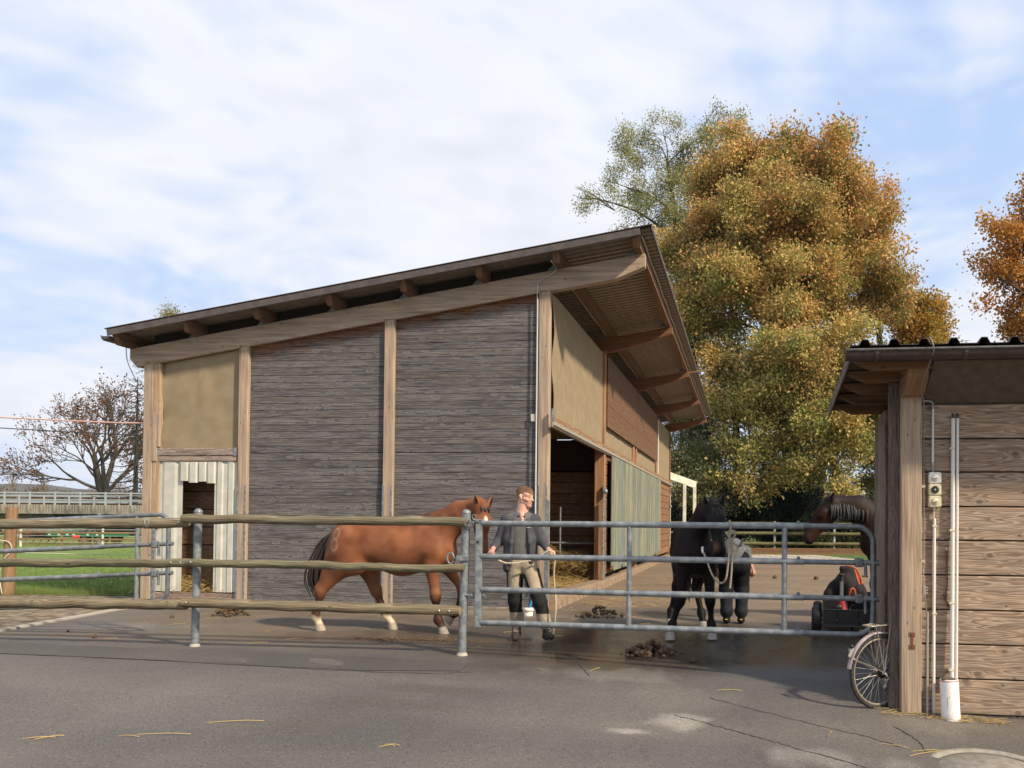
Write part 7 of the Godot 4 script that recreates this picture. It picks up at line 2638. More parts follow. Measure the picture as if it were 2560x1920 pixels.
func make_straw() -> void:
	var st := begin()
	tube(st, [Vector3(-0.5, 0, 0), Vector3(-0.15, 0.025, 0.01), Vector3(0.2, 0.03, 0), Vector3(0.5, 0, 0.0)], 0.010, 4, true)
	st.generate_normals()
	var m := mat(Color.WHITE, 0.7, 0.0, 0.4)
	m.vertex_color_use_as_albedo = true
	var stalk := st.commit()
	var xf := []
	var cs := []
	var tone := func() -> Color: return Color(0.33, 0.225, 0.085).lerp(Color(0.55, 0.40, 0.17), rng.randf()) * rr(0.7, 1.1)
	var base := Transform3D(Basis(Vector3.UP, deg_to_rad(-7.47)), Vector3(-1.331, 0, -13.28))
	# bedding in the open bay
	for i in 5200:
		var x := -0.25 - pow(rng.randf(), 0.8) * 3.6
		var z := -0.35 - rng.randf() * 4.6
		var y := 0.13 + 0.10 * (0.5 + 0.5 * sin(x * 2.3 + 0.5) * cos(z * 1.9)) * rng.randf() + (0.06 if z > -1.5 else 0.0)
		xf.append(base * Transform3D(Basis.from_euler(Vector3(rr(-0.25, 0.25), rr(0, TAU), rr(-0.35, 0.35))).scaled(Vector3(rr(0.12, 0.34), 0.3, 0.3)), Vector3(x, y, z)))
		cs.append(tone.call())
	# heap in front of the partition
	for i in 4200:
		var x := -0.28 - rng.randf() * 3.0
		var z := -5.0 - rng.randf() * 0.85
		var top := 0.80 + 0.08 * sin(x * 3.1) + 0.05 * sin(x * 7.7)
		var y := top * pow(rng.randf(), 0.25) * (1.0 - maxf(0.0, (z + 5.25)) * 1.1)
		xf.append(base * Transform3D(Basis.from_euler(Vector3(rr(-0.5, 0.5), rr(0, TAU), rr(-0.5, 0.5))).scaled(Vector3(rr(0.12, 0.36), 0.3, 0.3)), Vector3(x, y, z)))
		cs.append(tone.call())
	# behind the hatch
	for i in 900:
		var x := -6.7 + rng.randf() * 1.3
		var z := -0.12 - rng.randf() * 0.42
		var y := 0.14 + rng.randf() * (0.12 + 0.5 * clampf((-z - 0.1), 0.0, 1.0))
		xf.append(base * Transform3D(Basis.from_euler(Vector3(rr(-0.6, 0.6), rr(0, TAU), rr(-0.7, 0.7))).scaled(Vector3(rr(0.10, 0.28), 0.3, 0.3)), Vector3(x, y, z)))
		cs.append(tone.call())
	# wisps blown over the yard
	for i in 380:
		var x := -1.25 + pow(rng.randf(), 1.6) * 5.5
		var z := -13.3 - rng.randf() * 12.0
		if i % 3 == 0:
			x = -0.9 + rng.randf() * 1.9
			z = -14.0 - rng.randf() * 1.6
		if i % 7 == 0:
			x = rr(-7.0, 3.0)
			z = rr(-12.6, -9.4)
		xf.append(Transform3D(Basis.from_euler(Vector3(0, rr(0, TAU), 0)).scaled(Vector3(rr(0.05, 0.26), 0.22, 0.26)), on_ground(x, z) + Vector3(0, 0.004, 0)))
		cs.append(tone.call())
	for i in 110:
		var x := rr(2.2, 3.3)
		xf.append(Transform3D(Basis.from_euler(Vector3(0, rr(-0.6, 0.6), 0)).scaled(Vector3(rr(0.05, 0.16), 0.18, 0.2)), on_ground(x, -7.62 + (x - 2.4) * 0.14 + rr(-0.03, 0.16)) + Vector3(0, 0.012, 0)))
		cs.append(tone.call())
	# loose stalks near us
	for c in [[-3.05, 6.46, 0.42, 0.3], [-3.42, 6.12, 0.4, 0.12], [-3.62, 6.05, 0.16, -0.1], [-4.18, 5.93, 0.2, 0.2], [-4.12, 5.95, 0.14, 0.5], [-1.79, 6.12, 0.10, 0.2], [-1.76, 6.15, 0.12, -0.1], [-5.9, 7.6, 0.2, 0.1], [0.9, 8.0, 0.24, 0.0], [2.05, 6.7, 0.26, -0.5], [2.25, 6.55, 0.3, 0.5], [2.3, 6.62, 0.24, 0.1], [1.6, 6.9, 0.1, 0.7], [-0.4, 8.5, 0.15, 0.9], [-0.95, 8.4, 0.12, -0.4]]:
		xf.append(Transform3D(Basis(Vector3.UP, c[3]).scaled(Vector3(c[2], 0.28, 0.26)), on_ground(c[0], -c[1]) + Vector3(0, 0.004, 0)))
		cs.append(Color(0.5, 0.36, 0.14))
	var o := multi("straw", stalk, m, xf, cs)
	o.set_meta("kind", "stuff")
	tag(o, "loose yellow straw bedding and wisps in the stable and on the yard", "straw")
	var bale := begin()
	for i in 3:
		bx(bale, base * Transform3D(Basis(), Vector3(-0.8 - i * 1.02, 0.38, -5.55)), Vector3(1.0, 0.62, 0.6), 0.09)
	var b := obj("straw_bed", bale, mottled(430, lin(0.10, 0.065, 0.025), lin(0.28, 0.19, 0.075), 5.0, 0.95))
	tag(b, "low bank of packed straw along the partition inside the open stable bay", "straw")
	b.set_meta("kind", "stuff")
	# grass beside the path
	st = begin()
	for i in 9:
		var a := TAU * i / 9.0 + 0.3
		var d := Vector3(cos(a), 0, sin(a))
		var s := d.cross(Vector3.UP)
		var r0 := d * 0.02
		var lean := 0.4 + 0.5 * fmod(i * 0.37, 1.0)
		quad(st, r0 - s * 0.006, r0 + s * 0.006, r0 + d * 0.35 * lean + Vector3(0, 0.65, 0) + s * 0.004, r0 + d * 0.35 * lean + Vector3(0, 0.65, 0) - s * 0.004, d + Vector3.UP)
		tri(st, r0 + d * 0.35 * lean + Vector3(0, 0.65, 0) - s * 0.004, r0 + d * 0.35 * lean + Vector3(0, 0.65, 0) + s * 0.004, r0 + d * 0.8 * lean + Vector3(0, 0.92, 0), d + Vector3.UP)
	st.generate_normals()
	var tuft := st.commit()
	xf = []
	cs = []
	for i in 26000:
		var d := 15.4 + pow(rng.randf(), 2.0) * 22.0
		var x := -8.1 - rng.randf() * (d * 0.35 + 1.5)
		if d < 16.6 and rng.randf() < 0.5:
			continue
		var h := rr(0.05, 0.10) * (1.5 if rng.randf() < 0.03 else 1.0)
		xf.append(Transform3D(Basis(Vector3.UP, rr(0, TAU)).scaled(Vector3(h * 1.1, h, h * 1.1)), Vector3(x, 0.012, -d)))
		cs.append(Color(0.11, 0.19, 0.035).lerp(Color(0.20, 0.27, 0.075), rng.randf()) * rr(0.8, 1.15))
	for i in 500:
		var x := -8.4 - rng.randf() * 5.0
		var h := rr(0.07, 0.20)
		xf.append(Transform3D(Basis(Vector3.UP, rr(0, TAU)).scaled(Vector3(h, h, h)), Vector3(x, 0.0, -15.35 - rr(-0.25, 0.3) - absf(x + 11.4) * 0.02)))
		cs.append(Color(0.12, 0.17, 0.04).lerp(Color(0.26, 0.22, 0.09), rng.randf()))
	var gm := mat(Color.WHITE, 0.7, 0.0, 0.3)
	gm.vertex_color_use_as_albedo = true
	gm.backlight_enabled = true
	gm.backlight = lin(0.3, 0.4, 0.1)
	o = multi("grass", tuft, gm, xf, cs)
	o.set_meta("kind", "stuff")
	tag(o, "short green grass of the paddock beside the stable", "grass")
	# daisies and pale stones
	st = begin()
	for c in [[-12.6, 21.0], [-12.3, 21.2], [-12.0, 20.9], [-11.8, 21.1], [-15.5, 30.0], [-14.8, 31.0], [-13.0, 31.5], [-12.0, 33.0], [-10.5, 34.0], [-10.1, 33.5]]:
		for k in 5:
			ball(st, Vector3(c[0] + rr(-0.3, 0.3), 0.07, -c[1] + rr(-0.4, 0.4)), Vector3(0.025, 0.01, 0.025), 6)
	o = null
	var dz := obj("daisies", st, mat(lin(0.7, 0.7, 0.62), 0.7))
	dz.set_meta("kind", "stuff")
	tag(dz, "tiny white daisies dotted in the paddock grass", "flowers")
	for c in [[-9.35, 15.6, 0.05, "middle one of three pale stones at the edge of the grass"], [-8.95, 15.55, 0.06, "largest pale stone at the edge of the grass, nearest the open gate"], [-10.3, 15.7, 0.04, "smallest pale stone at the edge of the grass, nearest the timber post"]]:
		st = begin()
		ball(st, Vector3(0, 0.02, 0), Vector3(c[2] * 1.3, c[2] * 0.6, c[2]), 10, 0.15)
		var so := obj("stone", st, mat(lin(0.5, 0.47, 0.42), 0.85))
		so.position = Vector3(c[0], 0.01, -c[1])
		tag(so, c[3], "stone", "pale stones by the grass")


# ------------------------------------------------------------------ trees and far things
func leaf_mesh(sd: int, n: int, spread: float, size: float, narrow: float) -> ArrayMesh:
	var r := RandomNumberGenerator.new()
	r.seed = sd
	var st := begin()
	for i in n:
		var d := Vector3(r.randfn(), r.randfn(), r.randfn()) * spread * 0.5
		var f := Vector3(r.randfn(), r.randfn() - 0.35, r.randfn()).normalized()
		var s := f.cross(Vector3(r.randfn(), r.randfn(), r.randfn()).normalized()).normalized()
		var k := size * r.randf_range(0.6, 1.25)
		var v := r.randf_range(0.72, 1.18)
		st.set_color(Color(v * r.randf_range(0.92, 1.1), v, v * r.randf_range(0.8, 1.1)))
		var nn := f.cross(s)
		var a := d
		var b := d + f * k * 0.5 + s * k * narrow + nn * k * 0.08
		var c := d + f * k - nn * k * 0.05
		var e := d + f * k * 0.5 - s * k * narrow + nn * k * 0.08
		tri(st, a, b, c, nn)
		tri(st, a, c, e, nn)
	st.generate_normals()
	return st.commit()


func leaf_mat() -> StandardMaterial3D:
	if not M.has("leaf"):
		var m := mat(Color.WHITE, 0.6, 0.0, 0.35)
		m.vertex_color_use_as_albedo = true
		m.backlight_enabled = true
		m.backlight = lin(0.55, 0.55, 0.55)
		M.leaf = m
	return M.leaf


# leaves round the lobes of a crown: [x, y, z, rx, ry] in world places
func crown(parent: Node3D, lobes: Array, density: float, mesh: Mesh, palette: Callable, sd: int, gap := -0.05, called := "crown") -> void:
	var n := noise(sd, 0.42, 3)
	var xf := []
	var cs := []
	for l in lobes:
		var c := Vector3(l[0], l[1], l[2]) - parent.position
		var rx: float = l[3]
		var ry: float = l[4]
		var m := pow(rx * rx * ry, 1.0 / 3.0)
		var subs := maxi(5, int(4.6 * m * m / (0.7 + 0.12 * m)))
		for j in subs:
			var d := Vector3(rng.randfn(), rng.randfn(), rng.randfn()).normalized()
			var q := c + Vector3(d.x * rx, d.y * ry, d.z * rx * 0.9) * pow(rng.randf(), 0.4)
			var sr := clampf(m * rr(0.26, 0.42), 0.4, 1.15)
			var tint := rr(0.82, 1.12)
			var cnt := int(density * sr * sr * 0.42 * (1.0 + gap)) + 3
			for i in cnt:
				var e := Vector3(rng.randfn(), rng.randfn(), rng.randfn()).normalized() * pow(rng.randf(), 0.42) * sr
				var p := q + Vector3(e.x, e.y * 0.72, e.z)
				var w := p + parent.position
				var s := rr(0.75, 1.3)
				xf.append(Transform3D(Basis.from_euler(Vector3(rr(0, TAU), rr(0, TAU), rr(0, TAU))).scaled(Vector3.ONE * s), p))
				cs.append(palette.call(w, n.get_noise_3dv(w * 0.8 + Vector3(50, 0, 0)), rng.randf()) * tint)
	multi(called, mesh, leaf_mat(), xf, cs, parent).set_meta("kind", "stuff")


func limbs(parent: Node3D, trunk: Array, radii: Array, lobes: Array, bark: Material, twigs := 6, called := "trunk") -> void:
	var st := begin()
	var pts := []
	for p in trunk:
		pts.append(p - parent.position)
	var c := curve(pts, 6)
	var rad := []
	for i in c.size():
		var t := float(i) / (c.size() - 1) * (radii.size() - 1)
		var k := mini(int(t), radii.size() - 2)
		rad.append(lerpf(radii[k], radii[k + 1], t - k))
	tube(st, c, rad, 10, true, Vector2(1.5, 1.0))
	obj(called, st, bark, parent)
	st = begin()
	for l in lobes:
		var e := Vector3(l[0], l[1], l[2]) - parent.position
		# leave the trunk below the lobe
		var k := 0
		for i in c.size():
			if (c[i] as Vector3).y < e.y - 0.35 * Vector2(e.x - c[i].x, e.z - c[i].z).length():
				k = i
		var s: Vector3 = c[k]
		var mid := s.lerp(e, 0.5) + Vector3(rr(-0.5, 0.5), rr(-0.3, 0.7), rr(-0.5, 0.5))
		var r0: float = minf(rad[k] * 0.5, 0.05 * l[3] + 0.05)
		tube(st, curve([s, mid, e], 5), lerp_array(r0, r0 * 0.35, 11), 7)
		for j in twigs:
			var d := Vector3(rng.randfn(), rng.randfn() * 0.7 + 0.15, rng.randfn()).normalized()
			var q := e + Vector3(d.x * l[3], d.y * l[4], d.z * l[3]) * rr(0.75, 1.05)
			var s2 := s.lerp(e, rr(0.6, 1.0))
			tube(st, curve([s2, s2.lerp(q, 0.5) + Vector3(rr(-0.25, 0.25), rr(-0.1, 0.3), rr(-0.25, 0.25)), q], 4), lerp_array(r0 * 0.36, 0.012, 9), 5)
	obj("limb", st, bark, parent)


func lerp_array(a: float, b: float, n: int) -> Array:
	var r := []
	for i in n:
		r.append(lerpf(a, b, float(i) / (n - 1)))
	return r


func bare_branch(st: SurfaceTool, p: Vector3, d: Vector3, len: float, r: float, depth: int, tips: Array, up: float, thin := 0.012) -> void:
	var pts := [p]
	var rad := [r]
	var q := p
	var dir := d
	var n := 4
	for i in n:
		dir = (dir + Vector3(rr(-0.16, 0.16), rr(-0.10, 0.16) + up, rr(-0.16, 0.16))).normalized()
		q = q + dir * len / n
		pts.append(q)
		rad.append(maxf(lerpf(r, r * 0.6, float(i + 1) / n), thin))
	tube(st, pts, rad, 6 if depth > 2 else 4, false)
	if depth == 0:
		tips.append(q)
		tips.append(pts[2])
		return
	var kids := 3 if depth > 1 else 4
	for k in kids:
		var t := rr(0.45, 1.0) if k > 0 else 1.0
		var s: Vector3 = pts[int(round(t * n))]
		var side := dir.cross(Vector3(rng.randfn(), rng.randfn(), rng.randfn())).normalized()
		var nd := (dir * 0.95 + side * rr(0.45, 0.85)).normalized() if k > 0 else (dir + side * 0.25).normalized()
		bare_branch(st, s, nd, len * rr(0.62, 0.82), maxf(r * rr(0.45, 0.62), thin), depth - 1, tips, up * 0.8, thin)


func make_trees() -> void:
	var bark := mottled(440, lin(0.045, 0.038, 0.03), lin(0.09, 0.078, 0.06), 0.8, 0.9)
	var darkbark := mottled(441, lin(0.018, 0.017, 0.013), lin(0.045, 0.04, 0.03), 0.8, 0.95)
	var oakleaf := leaf_mesh(1, 32, 0.50, 0.145, 0.36)
	var ashleaf := leaf_mesh(2, 34, 0.52, 0.13, 0.26)
	var ivyleaf := leaf_mesh(3, 34, 0.48, 0.125, 0.42)
	var oak := [[5.8, 21.7, -48.0, 2.7, 2.5], [9.8, 21.5, -47.0, 3.0, 2.1], [6.7, 17.9, -46.0, 3.9, 2.8], [11.1, 18.7, -48.0, 3.2, 2.7], [3.7, 16.5, -47.0, 2.7, 2.5], [6.6, 14.3, -45.0, 3.6, 2.4], [10.9, 15.4, -47.0, 3.4, 2.5], [13.4, 19.5, -49.0, 1.6, 2.8], [2.3, 12.8, -46.0, 2.2, 2.0], [13.9, 14.8, -48.0, 1.8, 2.1], [11.4, 12.9, -47.0, 1.7, 1.2], [5.6, 12.6, -46.5, 1.6, 1.2],
		[9.6, 9.9, -43.0, 3.9, 1.5], [7.3, 8.6, -43.0, 2.9, 1.9], [10.8, 8.4, -43.0, 2.7, 1.9], [5.4, 8.2, -44.0, 2.3, 1.6], [9.4, 6.6, -43.0, 2.9, 1.7], [11.9, 6.2, -43.0, 1.6, 1.7], [6.3, 5.8, -44.0, 1.9, 1.3], [8.6, 4.9, -43.0, 1.6, 1.6], [10.1, 3.8, -42.0, 1.0, 1.6], [5.8, 3.6, -43.0, 1.6, 1.0], [10.5, 2.8, -42.0, 0.7, 0.9], [4.5, 10.2, -45.0, 1.9, 1.5]]
	var O := thing("oak_tree", "large autumn oak with orange and yellow-green leaves behind the yard fence", "tree", Vector3(9.3, 0, -49.0))
	limbs(O, [Vector3(9.3, -0.2, -49.0), Vector3(9.1, 5.0, -49.0), Vector3(9.0, 11.0, -48.5), Vector3(8.5, 16.0, -48.0), Vector3(8.3, 20.0, -47.5)], [0.75, 0.6, 0.5, 0.3, 0.12], oak, bark, 7)
	crown(O, oak, 84.0, oakleaf, func(p: Vector3, n: float, r: float) -> Color:
		var warm := clampf((p.y - 8.0) / 16.0 + n * 1.3 + 0.2 + (p.x - 8.0) * 0.03, 0.0, 1.0)
		var c := Color(0.47, 0.42, 0.14).lerp(Color(0.68, 0.44, 0.17), warm)
		if r < 0.22:
			c = Color(0.25, 0.28, 0.075)
		elif r > 0.78:
			c = Color(0.68, 0.52, 0.18).lerp(Color(0.62, 0.32, 0.11), warm)
		return c, 450, -0.2)
	var ivy := func(p: Vector3, n: float, r: float) -> Color: return Color(0.013, 0.028, 0.010).lerp(Color(0.035, 0.060, 0.022), clampf(r + n, 0, 1))
	crown(O, [[8.8, 12.1, -48.5, 1.7, 1.4], [9.0, 13.6, -48.0, 0.9, 1.1], [9.2, 9.8, -49.0, 1.3, 1.6], [9.2, 7.3, -49.0, 1.4, 1.6], [9.0, 4.7, -49.0, 1.8, 1.6], [8.6, 2.1, -49.0, 2.3, 1.9]], 75.0, ivyleaf, ivy, 451, -0.3, "ivy")
	var ash := [[0.1, 27.8, -58.0, 1.9, 1.8], [1.7, 28.6, -58.0, 1.4, 1.2], [5.4, 28.7, -58.0, 1.9, 1.7], [4.0, 26.1, -58.0, 2.8, 2.2], [-1.0, 24.8, -58.0, 1.9, 1.4], [-3.6, 23.7, -57.0, 1.2, 0.9], [1.8, 23.3, -58.0, 2.8, 1.8], [-0.4, 21.0, -57.0, 1.6, 0.9], [5.2, 23.7, -59.0, 2.2, 2.0], [2.9, 20.5, -58.0, 2.5, 1.5], [3.5, 17.7, -58.0, 1.7, 1.9]]
	var A := thing("ash_tree", "tall open-crowned olive-green tree above the stable roof, left of the oak", "tree", Vector3(4.1, 0, -57.5))
	limbs(A, [Vector3(4.1, -0.2, -57.5), Vector3(4.0, 8.0, -57.5), Vector3(3.6, 15.0, -57.5), Vector3(2.8, 21.0, -58.0), Vector3(2.0, 26.5, -58.0)], [0.6, 0.5, 0.4, 0.25, 0.10], ash, bark, 8)
	crown(A, ash, 40.0, ashleaf, func(_p: Vector3, n: float, r: float) -> Color: return Color(0.27, 0.28, 0.10).lerp(Color(0.50, 0.45, 0.21), clampf(r * 0.8 + n * 0.6, 0, 1)), 452, -0.08)
	crown(A, [[4.1, 19.7, -57.0, 0.9, 1.6], [4.0, 16.4, -57.0, 1.2, 1.9], [4.0, 13.1, -57.0, 1.4, 2.2], [4.1, 9.7, -56.0, 1.5, 2.1], [4.2, 6.4, -56.0, 1.6, 2.1], [4.3, 3.0, -56.0, 1.8, 2.1]], 75.0, ivyleaf, ivy, 453, -0.3, "ivy")
	var Y := thing("beech_tree", "small yellow-orange beech between the oak and the shed roof", "tree", Vector3(17.0, 0, -51.0))
	var yl := [[17.1, 13.7, -50.0, 1.7, 1.4], [16.2, 14.2, -51.0, 1.2, 1.5], [18.1, 13.9, -50.0, 1.1, 0.8], [16.6, 11.8, -50.0, 2.0, 1.6], [18.6, 12.0, -50.5, 1.6, 1.2]]
	limbs(Y, [Vector3(17.0, -0.2, -51.0), Vector3(17.0, 6.0, -51.0), Vector3(17.0, 13.0, -50.5)], [0.3, 0.22, 0.08], yl, bark, 10)
	crown(Y, yl, 70.0, oakleaf, func(_p: Vector3, n: float, r: float) -> Color: return Color(0.38, 0.35, 0.07).lerp(Color(0.62, 0.32, 0.07), clampf(r + n, 0, 1)), 454, -0.05)
	var G := thing("maple_tree", "olive-green tree crown showing at the right edge of the oak", "tree", Vector3(16.6, 0, -55.5))
	var gl := [[16.2, 16.6, -55.0, 1.6, 2.1], [15.4, 19.0, -56.0, 1.4, 2.0], [17.0, 15.4, -55.0, 1.2, 1.4], [14.6, 21.0, -56.0, 1.0, 1.4]]
	limbs(G, [Vector3(16.6, -0.2, -55.5), Vector3(16.4, 9.0, -55.5), Vector3(15.6, 19.0, -55.5)], [0.35, 0.28, 0.08], gl, bark, 8)
	crown(G, gl, 50.0, ashleaf, func(_p: Vector3, n: float, r: float) -> Color: return Color(0.24, 0.23, 0.07).lerp(Color(0.40, 0.33, 0.11), clampf(r + n, 0, 1)), 455, 0.0)
	var F := thing("orange_oak_tree", "deep orange autumn tree cut off by the right edge above the shed roof", "tree", Vector3(20.5, 0, -41.0))
	var fl := [[17.3, 15.7, -40.0, 1.1, 1.0], [17.1, 13.4, -40.0, 0.9, 1.7], [18.7, 14.7, -41.0, 1.2, 2.1], [18.9, 16.2, -41.0, 1.0, 1.4], [20.6, 17.0, -41.0, 2.0, 2.2], [21.0, 13.0, -41.0, 2.2, 2.4], [19.3, 11.6, -41.0, 1.6, 1.6]]
	limbs(F, [Vector3(20.5, -0.2, -41.0), Vector3(20.5, 8.0, -41.0), Vector3(20.3, 16.0, -41.0)], [0.4, 0.3, 0.1], fl, bark, 8)
	crown(F, fl, 80.0, oakleaf, func(_p: Vector3, n: float, r: float) -> Color: return Color(0.52, 0.23, 0.05).lerp(Color(0.62, 0.34, 0.075), clampf(r + n, 0, 1)), 456, -0.1)
	var S := thing("hornbeam_bush", "silvery green leafy bush beside the end of the stable", "bush", Vector3(2.6, 0, -45.0))
	var sl := [[2.9, 6.3, -45.0, 1.5, 1.7], [2.1, 4.1, -44.0, 1.3, 1.3], [3.8, 3.4, -44.0, 1.7, 1.2], [3.2, 4.8, -45.0, 1.5, 1.3], [5.0, 2.7, -44.0, 1.3, 0.8], [1.6, 6.0, -45.0, 1.3, 1.4], [1.2, 8.0, -46.0, 1.3, 1.4]]
	limbs(S, [Vector3(2.6, -0.2, -45.5), Vector3(2.5, 3.0, -45.5), Vector3(2.4, 7.0, -45.5)], [0.18, 0.14, 0.05], sl, darkbark, 8)
	crown(S, sl, 75.0, ashleaf, func(_p: Vector3, n: float, r: float) -> Color: return Color(0.20, 0.23, 0.10).lerp(Color(0.44, 0.36, 0.18), clampf(r * 0.9 + n * 0.8 - 0.1, 0, 1)), 457, -0.05)
	var W := thing("holly_tree", "dark green tree with hanging yellowing twigs just left of the shed wall", "tree", Vector3(14.6, 0, -47.5))
	var wl := [[14.2, 7.0, -46.0, 1.3, 2.0], [14.3, 4.4, -47.0, 1.6, 2.0], [13.3, 8.3, -46.0, 1.1, 1.3], [14.6, 9.6, -47.0, 1.6, 1.6]]
	limbs(W, [Vector3(14.6, -0.2, -47.5), Vector3(14.5, 5.0, -47.5), Vector3(14.2, 9.5, -47.0)], [0.3, 0.22, 0.08], wl, darkbark, 8)
	crown(W, wl, 60.0, oakleaf, func(_p: Vector3, n: float, r: float) -> Color: return Color(0.18, 0.21, 0.045).lerp(Color(0.45, 0.35, 0.08), clampf(r + n, 0, 1)), 458, 0.0)
	# undergrowth and the dim wood behind
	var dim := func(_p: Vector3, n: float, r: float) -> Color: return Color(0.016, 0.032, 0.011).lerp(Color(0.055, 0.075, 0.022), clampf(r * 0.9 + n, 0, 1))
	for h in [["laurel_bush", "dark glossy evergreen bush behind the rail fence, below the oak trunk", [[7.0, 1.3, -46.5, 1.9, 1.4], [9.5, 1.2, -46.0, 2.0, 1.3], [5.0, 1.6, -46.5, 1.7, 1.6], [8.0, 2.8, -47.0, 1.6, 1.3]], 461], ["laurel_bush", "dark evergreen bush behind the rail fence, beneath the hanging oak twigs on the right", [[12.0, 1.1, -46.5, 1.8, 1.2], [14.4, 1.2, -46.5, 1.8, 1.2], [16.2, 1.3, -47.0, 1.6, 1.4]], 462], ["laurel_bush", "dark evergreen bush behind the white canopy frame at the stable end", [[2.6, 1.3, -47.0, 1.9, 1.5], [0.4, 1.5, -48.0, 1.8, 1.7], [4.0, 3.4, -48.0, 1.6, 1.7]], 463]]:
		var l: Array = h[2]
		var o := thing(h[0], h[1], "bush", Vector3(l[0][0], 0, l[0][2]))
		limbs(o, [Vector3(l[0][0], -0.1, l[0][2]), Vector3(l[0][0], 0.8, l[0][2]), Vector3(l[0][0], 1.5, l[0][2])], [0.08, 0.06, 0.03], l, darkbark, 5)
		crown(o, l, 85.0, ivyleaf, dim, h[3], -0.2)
	var back := Node3D.new()
	var dk := []
	for i in 26:
		var x := -4.0 + i * 1.15
		dk.append([x, 2.2 + 0.9 * sin(i * 1.7), -62.0 + 2.5 * sin(i * 2.9), 1.7, 2.3])
		if i % 2 == 0 and not (i in [16, 18]):
			dk.append([x, 5.8 + 0.9 * sin(i * 2.1), -63.0, 1.6, 1.9])
	var wood := thing("woodland", "dim mass of undergrowth and trees far behind the oak", "woodland", Vector3(8, 0, -62))
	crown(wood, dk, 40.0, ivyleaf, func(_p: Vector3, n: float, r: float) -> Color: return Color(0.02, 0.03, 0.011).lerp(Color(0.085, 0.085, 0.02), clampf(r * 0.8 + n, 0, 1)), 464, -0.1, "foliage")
	wood.set_meta("kind", "stuff")
	back.free()
	for c in [[6.2, -52.0, 0.3, "left of the ivy-clad oak trunk"], [11.6, -53.0, 0.35, "right of the ivy-clad oak trunk"], [13.2, -56.0, 0.3, "close behind the head of the dark brown horse"], [1.0, -53.0, 0.3, "behind the white canopy frame"]]:
		var st := begin()
		tube(st, [Vector3(0, -0.2, 0), Vector3(0.1, 4.0, 0), Vector3(-0.1, 9.0, 0), Vector3(0.1, 13.0, 0)], [c[2], c[2] * 0.85, c[2] * 0.7, c[2] * 0.3], 8)
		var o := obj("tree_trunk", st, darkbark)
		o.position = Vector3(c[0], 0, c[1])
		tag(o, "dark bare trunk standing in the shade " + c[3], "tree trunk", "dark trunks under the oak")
	var RT := thing("distant_tree", "tip of a yellow-green tree that peeps over the low end of the stable roof", "tree", Vector3(-33.0, 0, -60.0))
	var rl := [[-33.4, 16.0, -60.0, 0.9, 0.6], [-32.8, 14.8, -60.0, 1.7, 1.1], [-33.0, 12.5, -60.0, 2.4, 2.0]]
	limbs(RT, [Vector3(-33.0, -0.2, -60), Vector3(-33, 8, -60), Vector3(-33.1, 15.5, -60)], [0.35, 0.25, 0.06], rl, bark, 8)
	crown(RT, rl, 45.0, ashleaf, func(_p: Vector3, n: float, r: float) -> Color: return Color(0.24, 0.21, 0.05).lerp(Color(0.40, 0.30, 0.09), clampf(r + n, 0, 1)), 465, 0.0)
	# --- left: nearly bare tree with withered leaves
	var brownleaf := leaf_mesh(5, 7, 0.55, 0.24, 0.33)
	var B := thing("bare_tree", "almost bare tree with withered brown leaves behind the overpass", "tree", Vector3(-53.8, 0, -85.0))
	var st := begin()
	var tips := []
	tube(st, [Vector3(0, -0.2, 0), Vector3(0.1, 2.0, 0), Vector3(0.0, 4.4, 0)], [0.55, 0.48, 0.42], 10)
	for k in [[Vector3(-0.42, 0.95, 0.1), 4.0, 0.26], [Vector3(-0.05, 1, -0.1), 4.6, 0.30], [Vector3(0.22, 1, 0.3), 4.2, 0.24], [Vector3(-0.95, 0.35, 0.3), 3.6, 0.20], [Vector3(0.6, 0.7, -0.3), 2.6, 0.16], [Vector3(-0.75, 0.7, -0.5), 3.8, 0.2], [Vector3(0.3, 0.9, -0.6), 3.6, 0.2], [Vector3(-0.2, 0.9, 0.8), 3.6, 0.2]]:
		bare_branch(st, Vector3(0, rr(3.2, 4.4), 0), (k[0] as Vector3).normalized(), k[1], k[2], 4, tips, 0.02, 0.018)
	obj("branches", st, mottled(442, lin(0.06, 0.05, 0.04), lin(0.11, 0.095, 0.07), 0.8, 0.9), B)
	var xf := []
	var cs := []
	for p in tips:
		if rng.randf() < 0.5:
			xf.append(Transform3D(Basis.from_euler(Vector3(rr(0, TAU), rr(0, TAU), 0)).scaled(Vector3.ONE * rr(0.6, 1.1)), p))
			cs.append(Color(0.15, 0.075, 0.045).lerp(Color(0.24, 0.13, 0.07), rng.randf()))
	multi("withered_leaves", brownleaf, leaf_mat(), xf, cs, B).set_meta("kind", "stuff")
	# half-dead spruce
	var L := thing("spruce_tree", "thin half-bare spruce with drooping branches next to the stable post", "tree", Vector3(-47.7, 0, -80.0))
	st = begin()
	tube(st, [Vector3(0, -0.2, 0), Vector3(0, 6, 0), Vector3(0.05, 11, 0), Vector3(0, 15.0, 0)], [0.26, 0.2, 0.12, 0.02], 8)
	obj("trunk", st, darkbark, L)
	st = begin()
	xf = []
	cs = []
